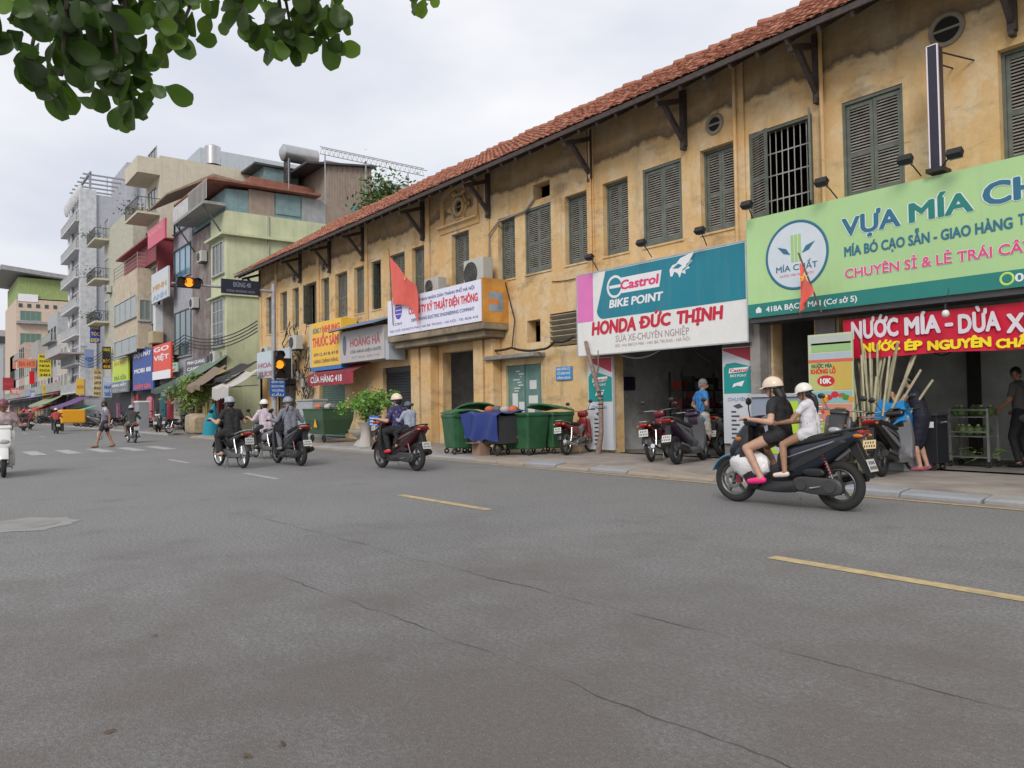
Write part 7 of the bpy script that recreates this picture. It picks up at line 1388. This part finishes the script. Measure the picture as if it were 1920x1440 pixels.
def stripes(name, a, b_, sc, axis='X'):
    m = M(name, a, .8, var=.05); nt = m.node_tree; N = nt.nodes.new; L = nt.links.new; b = nt.nodes['Principled BSDF']; t = N('ShaderNodeTexCoord'); w = N('ShaderNodeTexWave'); w.bands_direction = axis; w.inputs['Scale'].default_value = sc; w.inputs['Distortion'].default_value = 1.0; L(t.outputs['Object'], w.inputs['Vector']); r = N('ShaderNodeMapRange'); r.inputs[1].default_value = .6; r.inputs[2].default_value = .8; L(w.outputs['Fac'], r.inputs[0]); x = N('ShaderNodeMix'); x.data_type = 'RGBA'; L(r.outputs[0], x.inputs[0]); x.inputs['A'].default_value = (*a, 1); x.inputs['B'].default_value = (*b_, 1); L(x.outputs['Result'], b.inputs['Base Color']); return m
def blots(name, a, b_, sc, lo=.58, hi=.62):
    m = M(name, a, .8, var=.05); nt = m.node_tree; N = nt.nodes.new; L = nt.links.new; b = nt.nodes['Principled BSDF']; t = N('ShaderNodeTexCoord'); w = N('ShaderNodeTexNoise'); w.inputs['Scale'].default_value = sc; L(t.outputs['Object'], w.inputs['Vector']); r = N('ShaderNodeMapRange'); r.inputs[1].default_value = lo; r.inputs[2].default_value = hi; L(w.outputs['Fac'], r.inputs[0]); x = N('ShaderNodeMix'); x.data_type = 'RGBA'; L(r.outputs[0], x.inputs[0]); x.inputs['A'].default_value = (*a, 1); x.inputs['B'].default_value = (*b_, 1); L(x.outputs['Result'], b.inputs['Base Color']); return m
# the two in front
J = ride(.93, hipx=.04, hipz=.83, lean=.05, hand_=(.30, .36, .985), foot=(.19, .22, .27), look=(1, .22, -.1), knee_out=.2)
person('woman in a black shirt, shorts and cream helmet driving the front scooter', J, .93, **on_bike(B1), skin=0, shirt=blk, sleeve=.5, pants=M('shorts_dark', (.02, .018, .022), .8), leg=.24, helmet=helm_cream, hair='long', shoes=pinksh, vox=.009, handm='grip', group=GR, scale=1.06, mask=None)
J = ride(.76, hipx=-.33, hipz=.87, lean=.05, hand_=(.06, .15, 1.0), foot=(-.10, .2, .36), look=(1, .35, -.22), knee_out=.25)
for n, q in (('l', 1), ('r', -1)): J[n+'w'] = Vector((-.0, .16*q, .97)); J[n+'e'] = ik(J[n+'s'], J[n+'w'], .22, .2, (-.2, .5*q, -.8))
person('girl in a white dress and white helmet riding behind the woman', J, .76, **on_bike(B1), skin=1, shirt=blots('white_print', (.60, .58, .62), (.28, .26, .32), 22, .66, .70), sleeve=.4, pants=M('white_skirt', (.6, .58, .62), .8), leg=.22, shirt_low=.06, helmet=helm_white, hair='pony', shoes=whsh, vox=.009, handm='relax', group=GR, scale=1.06)
# riders behind
J = ride(1.0, hipx=-.1, look=(1, .3, -.1)); person('person in a purple patterned shirt and cream helmet on the dark red scooter', J, 1.0, **on_bike(B2), skin=0, shirt=blots('purple_print', (.035, .03, .10), (.2, .18, .3), 20, .6, .66), sleeve=.75, pants=blk, leg=1.9, helmet=helm_cream, hair='short', shoes=P('shoe_red', '#c03038', .5), handm='grip', group=GR, shirt_low=.05, mask=P('mask_pale', '#a8b0b8', .7))
J = ride(.70, hipx=-.44, hipz=.90, lean=.05, foot=(-.2, .18, .45), knee_out=.3)
for n, q in (('l', 1), ('r', -1)): J[n+'w'] = Vector((-.16, .14*q, 1.05)); J[n+'e'] = ik(J[n+'s'], J[n+'w'], .2, .18, (-.2, .5*q, -.8))
person('child in a pale jacket and grey cap sitting behind the purple shirt', J, .72, **on_bike(B2), skin=0, shirt=M('child_jacket', (.32, .36, .45), .8), sleeve=1.8, pants=blk, leg=1.8, helmet=P('cap_slate', '#4a5868', .5), hair='short', shoes=black, group=GR)
gjk = M('grey_jacket', (.16, .165, .20), .8, var=.15, scale=8); J = ride(1.0, hipx=-.12, look=(1, .25, -.1)); person('person wrapped in a grey hooded jacket and grey trousers on the dark scooter', J, 1.0, **on_bike(B3), skin=0, shirt=gjk, sleeve=1.9, pants=gjk, leg=1.9, helmet=P('helmet_slate', '#7c8898', .35), hair='none', hoodie=True, shoes=P('shoe_grey', '#888078', .6), handm='grip', group=GR, shirt_low=.08, mask=M('mask_pinkgrey', (.35, .28, .28), .8))
sg = thing('shoulder_bag', 'black shoulder bag at the side of the rider in grey', 'bag', (0, 0, 0)); mw = Matrix.Translation(B3.location) @ Matrix.Rotation(B3.rotation_euler.z, 4, 'Z'); sg.location = mw @ Vector((-.02, .24, .88)); sg.rotation_euler = (0, 0, B3.rotation_euler.z); MB().loft([(-.17, 0, .08, .03), (-.13, 0, .11, .05), (.13, 0, .11, .05), (.17, 0, .08, .03)], 14, 4).build('pouch', blk, sg, True, wld=False); MB().tube([(-.1, -.04, .1), (-.1, -.17, .45), (.02, -.3, .55), (.1, -.17, .4), (.12, -.03, .1)], .012, 6).build('strap', blk, sg, True, wld=False)
J = ride(1.05, hipx=-.12, hipz=.83, look=(1, -.05, -.08), foot=(.05, .2, .26), hand_=(.28, .35, 1.05)); person('man in a black t-shirt and black trousers on the black motorbike', J, 1.05, **on_bike(B5), skin=0, shirt=blk, sleeve=.55, pants=M('trousers_black', (.016, .016, .018), .85), leg=1.9, helmet=helm_grey, hair='short', shoes=P('shoe_beige', '#a08878', .6), handm='grip', group=GR, shirt_low=.06)
J = ride(1.0, hipx=-.12, hipz=.83, look=(1, .1, -.05), foot=(.05, .2, .26), hand_=(.28, .35, 1.05)); person('person in a white and pink striped shirt and white helmet beyond the man in black', J, 1.0, **on_bike(B4), skin=0, shirt=stripes('striped_shirt', (.55, .52, .56), (.42, .26, .36), 9, 'Y'), sleeve=.9, pants=blk, leg=1.9, helmet=helm_white, hair='short', shoes=black, handm='grip', group=GR, shirt_low=.06)
J = ride(1.02, hipx=-.12, look=(1, .1, -.05)); person('rider in a pale pink shirt on the white scooter at the left edge', J, 1.02, **on_bike(BL), skin=1, shirt=M('pink_grey_shirt', (.42, .33, .34), .8), sleeve=.5, pants=M('trousers_maroon', (.12, .05, .05), .8), leg=1.9, helmet=P('helmet_maroon', '#6a3a44', .4), hair='short', shoes=black, handm='grip', group=GR)
J = ride(1.0, hipx=-.12, hipz=.83, foot=(.05, .2, .26), hand_=(.28, .35, 1.05)); person('rider in dark clothes seen from behind beyond the walking man', J, 1.0, **on_bike(R1f), shirt=M('dark_olive', (.05, .05, .05), .8), sleeve=1.8, pants=M('khaki', (.17, .14, .11), .8), leg=1.9, helmet=helm_grey, hair='short', shoes=black, vox=.02, group=GR, face=False)
J = ride(1.0); person('rider in a red shirt far down the road', J, 1.0, **on_bike(R2f), shirt=M('red_shirt', (.38, .06, .05), .8), sleeve=1.0, pants=blk, leg=1.9, helmet=helm_cream, hair='short', shoes=black, vox=.025, group=GR, face=False); person('rider in a dark coat far down the road at the left', J, 1.0, **on_bike(R3f), shirt=M('dark_green_coat', (.05, .07, .06), .8), sleeve=1.8, pants=blk, leg=1.9, helmet=P('helmet_magenta', '#b83060', .35), hair='short', shoes=black, vox=.025, group=GR, face=False); person('rider in a maroon shirt at the far left edge', J, 1.0, **on_bike(R4f), shirt=M('maroon_shirt', (.2, .05, .06), .8), sleeve=1.8, pants=blk, leg=1.9, helmet=helm_grey, hair='short', shoes=black, vox=.025, group=GR, face=False)
# people on foot
def stand(s, look=(1, 0, 0), stride=0., arms=((.05, .02), (.05, -.02)), bend=0.):
    hip = Vector((0, 0, .93*s)); ch = hip+Vector((bend*.3, 0, .36))*s; nk = hip+Vector((bend*.52, 0, .515-.1*bend))*s; hd = nk+Vector((.03+bend*.08, 0, .14-.04*bend))*s; J = dict(hip=hip, chest=ch, neck=nk, head=hd, look=look, lat=(0, 1, 0), ls=nk+Vector((-.02, .175*s, -.06*s)), rs=nk+Vector((-.02, -.175*s, -.06*s)))
    for q, n, a in ((1, 'l', arms[0]), (-1, 'r', arms[1])):
        sh = J[n+'s']; J[n+'w'] = sh+Vector((a[0], .04*q+a[1], -.50*s if len(a) < 3 else a[2])); J[n+'e'] = ik(sh, J[n+'w'], .285*s, .255*s, (-.7, .5*q, 0)); st = stride*q; an = Vector((st, .095*q, .085*s if st >= 0 else .085*s+.06*abs(st))); h_ = hip+Vector((0, .085*q*s, 0)); J[n+'a'] = an; J[n+'k'] = ik(h_, an, .44*s, .43*s, (1, .05*q, 0)); J[n+'t'] = an+Vector((.15*s, .02*q, -.055*s if st >= 0 else -.10*s))
    return J
p = G(197, 839); person('man in a grey shirt and dark shorts walking across the road with a white bag', stand(1.0, (1, -.2, -.25), .27, ((-.12, .0), (.14, .0))), 1.0, (p.x, p.y, 0), rad(-100), skin=1, shirt=stripes('grey_white_shirt', (.15, .15, .19), (.45, .45, .48), 2.2, 'Y'), sleeve=.8, pants=M('shorts_navy', (.015, .016, .025), .8), leg=.7, hair='short', shoes=P('slipper_brown', '#704838', .6), shirt_low=.1, mask=P('mask_black', (.015, .015, .018), .8), group='people on foot')
wb = thing('carrier_bag', 'white carrier bag in the hand of the walking man', 'bag', (p.x-.32, p.y-.12, .42)); mb = MB(); mb.ell((0, 0, 0), .12, .09, .17, 14, 10); mb.v = [tuple(Vector(v)*(1+.15*mnoise.noise(Vector(v)*11))) for v in mb.v]; mb.build('bag', P('carrier_white', '#c0ccd8', .4), wb, True, wld=False); MB().tube([(-.03, 0, .15), (0, 0, .32), (.03, 0, .15)], .008, 5).build('handles', P('carrier_white', '#c0ccd8', .4), wb, True, wld=False)
p = W(1318, 800, 13.35); Jm = stand(1.0, (.75, -.6, -.1), .04, ((.02, .1, -.30), (.02, -.1, -.30)))
for q, n in ((1, 'l'), (-1, 'r')): Jm[n+'w'] = Jm['hip']+Vector((.04, .16*q, .06)); Jm[n+'e'] = ik(Jm[n+'s'], Jm[n+'w'], .28, .25, (-.5, .9*q, 0))
person('man with grey hair in a blue t-shirt and beige shorts standing by the parked scooters', Jm, 1.0, (p.x, 13.35, SWZ), rad(65), skin=1, shirt=M('blue_tshirt', (.03, .17, .42), .8, var=.15), sleeve=.55, pants=M('beige_shorts', (.42, .38, .33), .85), leg=.95, hair='short', hairm=HAIRG, shoes=black, shirt_low=.08, group='people on foot', scale=1.0)
p = W(1730, 800, 13.25); Jw = stand(.97, (.8, 0, -.75), .03, bend=.34)
for q, n in ((1, 'l'), (-1, 'r')): Jw[n+'w'] = Jw['chest']+Vector((.34, .08*q, .0)); Jw[n+'e'] = ik(Jw[n+'s'], Jw[n+'w'], .27, .24, (-.2, .5*q, -.9))
person('woman in a sleeveless dark navy dress bending over beside the blue tarpaulin', Jw, .97, (p.x, 13.25, SWZ), rad(190), skin=0, shirt=M('navy_dress', (.012, .013, .026), .8), sleeve=.1, pants=None, skirt=M('navy_skirt', (.012, .013, .028), .8), hair='bun', shoes=P('slipper_pink', '#985868', .6), group='people on foot')
p = W(1918, 790, 15.0); person('man in a grey shirt and black trousers inside the juice shop at the right edge', stand(1.02, (-.3, 1, -.3), .03, ((.2, .05, -.4), (.2, -.05, -.4)), bend=.1), 1.02, (p.x, 15.0, SWZ), rad(170), skin=1, shirt=M('smoke_shirt', (.10, .095, .095), .85), sleeve=.7, pants=blk, leg=1.9, hair='short', shoes=black, shirt_low=.06, group='people on foot')
finish()
# ================================================================ almond tree overhead: its low branches hang into the picture
def leaf_mesh():
    mb = MB(); L, n = .24, 12; vs = []; fs = []
    for i in range(n+1):
        t = i/n; w = .078*(math.sin(min(1, t*.62+.02)*math.pi*.80)**1.15)*(1-.0*t) if t < .97 else .028
        w = .012+.075*math.sin(math.pi*min(1, (t**1.35)*.86+.02)); z = -.055*t*t
        for k in (-1, -.5, 0, .5, 1): vs.append((L*t, w*k, z+.022*abs(k)*w/.08+.004*math.sin(9*t+k*2)))
        if i: b = (i-1)*5; fs += [(b+j, b+j+1, b+6+j, b+5+j) for j in range(4)]
    mb.add(vs, fs); return mb.mesh('leaf', smooth=True, flip=False)
def leaf_mat(name, c, tr):
    m = bpy.data.materials.new(name); m.use_nodes = True; nt = m.node_tree; N = nt.nodes.new; L = nt.links.new; b = nt.nodes['Principled BSDF']; b.inputs['Roughness'].default_value = .45
    oi = N('ShaderNodeObjectInfo'); h = N('ShaderNodeHueSaturation'); h.inputs['Color'].default_value = (*c, 1); r = N('ShaderNodeMapRange'); r.inputs[3].default_value = .55; r.inputs[4].default_value = 1.5; L(oi.outputs['Random'], r.inputs[0]); L(r.outputs[0], h.inputs['Value']); L(h.outputs[0], b.inputs['Base Color'])
    t = N('ShaderNodeBsdfTranslucent'); h2 = N('ShaderNodeHueSaturation'); h2.inputs['Color'].default_value = (*tr, 1); L(r.outputs[0], h2.inputs['Value']); L(h2.outputs[0], t.inputs['Color']); mx = N('ShaderNodeMixShader'); mx.inputs[0].default_value = .45; L(b.outputs[0], mx.inputs[1]); L(t.outputs[0], mx.inputs[2]); L(mx.outputs[0], nt.nodes['Material Output'].inputs[0]); return m
LM = leaf_mat('almond_leaf', (.045, .085, .02), (.11, .22, .02)); LM2 = leaf_mat('almond_leaf_young', (.09, .16, .03), (.26, .44, .04))
l1 = leaf_mesh(); l1.materials.append(LM); l2 = l1.copy(); l2.materials.clear(); l2.materials.append(LM2)
at_ = thing('almond_tree', 'broad-leaved almond tree whose dark green branches hang in from the top left', 'tree', (1.2, -3.2, .12)); BARK = M('almond_bark', (.09, .07, .055), .9, var=.35, scale=9, bump=.5)
def tubew(name, pts, rs): return MB().tube(pts, rs, 10).build(name, BARK, at_, True)
tubew('trunk', [(1.2, -3.2, .1), (1.15, -3.15, 1.5), (1.1, -3.0, 3.2), (.9, -2.8, 5.0), (.6, -2.5, 6.4)], [.26, .2, .17, .14, .1])
def dist(px, py, d): return CC+ray(px, py).normalized()*d
rnd = random.Random(17); n_leaf = [0]; REST = MB()
hub1 = dist(150, -260, 4.9); hub2 = dist(480, -220, 5.0); hub3 = dist(800, -160, 5.3)
tubew('limb', [(.95, -2.85, 4.6), (.0, -1.6, 5.0), hub2.lerp(Vector((0, -1.6, 5)), .4), hub2], [.1, .07, .05, .03]); tubew('limb', [(1.0, -2.9, 4.3), (-.6, -1.9, 4.6), hub1.lerp(Vector((-.6, -1.9, 4.6)), .4), hub1], [.1, .065, .045, .03]); tubew('limb', [hub2, hub2.lerp(hub3, .5)+Vector((0, 0, .15)), hub3], [.03, .022, .015])
def tuft(px, py, d, n, spread, hub, young=.15, sz=1., down=.9):
    c = dist(px, py, d); MB().tube([hub, hub.lerp(c, .55)+Vector((0, 0, .10)), c], [.018, .012, .008], 6).build('twig', BARK, at_, True)
    for i in range(n):
        a = rnd.gauss(0, 1.0); dv = (Vector((0, 0, -1))*math.cos(a)+CR*math.sin(a)+CF*rnd.uniform(-.55, .55)).normalized(); s_ = sz*rnd.uniform(.34, .70)
        p = c+Vector((rnd.gauss(0, spread), rnd.gauss(0, spread), rnd.gauss(0, spread*.8))); side = dv.cross(CF).normalized(); side = (Matrix.Rotation(rnd.uniform(-.8, .8), 3, dv) @ side)
        mt = Matrix((dv*s_, side*s_, dv.cross(side)*s_)).transposed().to_4x4(); mt.translation = p
        y_ = rnd.random() < young
        if n_leaf[0] < 300 and PX(p)[1] > -40: o = link('leaf', l2 if y_ else l1, at_); m2 = mt.copy(); m2.translation = p-WLOC(at_); o.matrix_local = m2; n_leaf[0] += 1
        else: REST.add([mt @ v.co for v in l1.vertices], [tuple(f.vertices) for f in l1.polygons])
for a in [(60, 110, 4.6, 11, .08), (20, 60, 4.5, 9, .08), (115, 165, 4.6, 9, .07), (130, 90, 4.7, 11, .1), (225, 165, 4.6, 12, .08), (262, 145, 4.7, 8, .06, ), (200, 100, 4.8, 9, .09), (185, 40, 4.7, 11, .1), (90, 20, 4.7, 11, .1), (35, 5, 4.8, 8, .1), (225, 30, 4.8, 7, .07), (150, -10, 4.9, 10, .1), (232, 205, 4.55, 5, .04)]: tuft(a[0], a[1]-22, a[2], int(a[3]*1.4), a[4]*1.0, hub1, .08)
for a in [(318, 75, 4.8, 9, .06), (345, 60, 4.8, 6, .05), (330, 20, 4.9, 8, .08), (400, -5, 5.0, 9, .1), (450, 35, 5.0, 10, .09), (500, 60, 5.0, 10, .09), (545, 70, 5.0, 9, .08), (560, 20, 5.0, 10, .1), (500, 5, 5.1, 10, .1), (610, 15, 5.1, 8, .08), (600, 60, 5.0, 7, .06), (620, 105, 5.0, 6, .05), (640, 45, 5.1, 6, .06), (535, 100, 5.0, 6, .05), (280, 0, 4.9, 7, .08)]: tuft(a[0], a[1]-20, a[2], int(a[3]*1.1), a[4]*.85, hub2, .22)
tuft(797, -5, 5.3, 7, .04, hub3, .5, .8); tuft(790, -40, 5.3, 5, .05, hub3, .4, .8)
for k in range(26): tuft(rnd.uniform(-100, 700), rnd.uniform(-260, -50), rnd.uniform(4.8, 5.4), 9, .14, hub1 if k % 2 else hub2, 0)
me = REST.mesh('leaves', WLOC(at_), True, flip=False); me.materials.append(LM); stuff(link('leaves', me, at_))
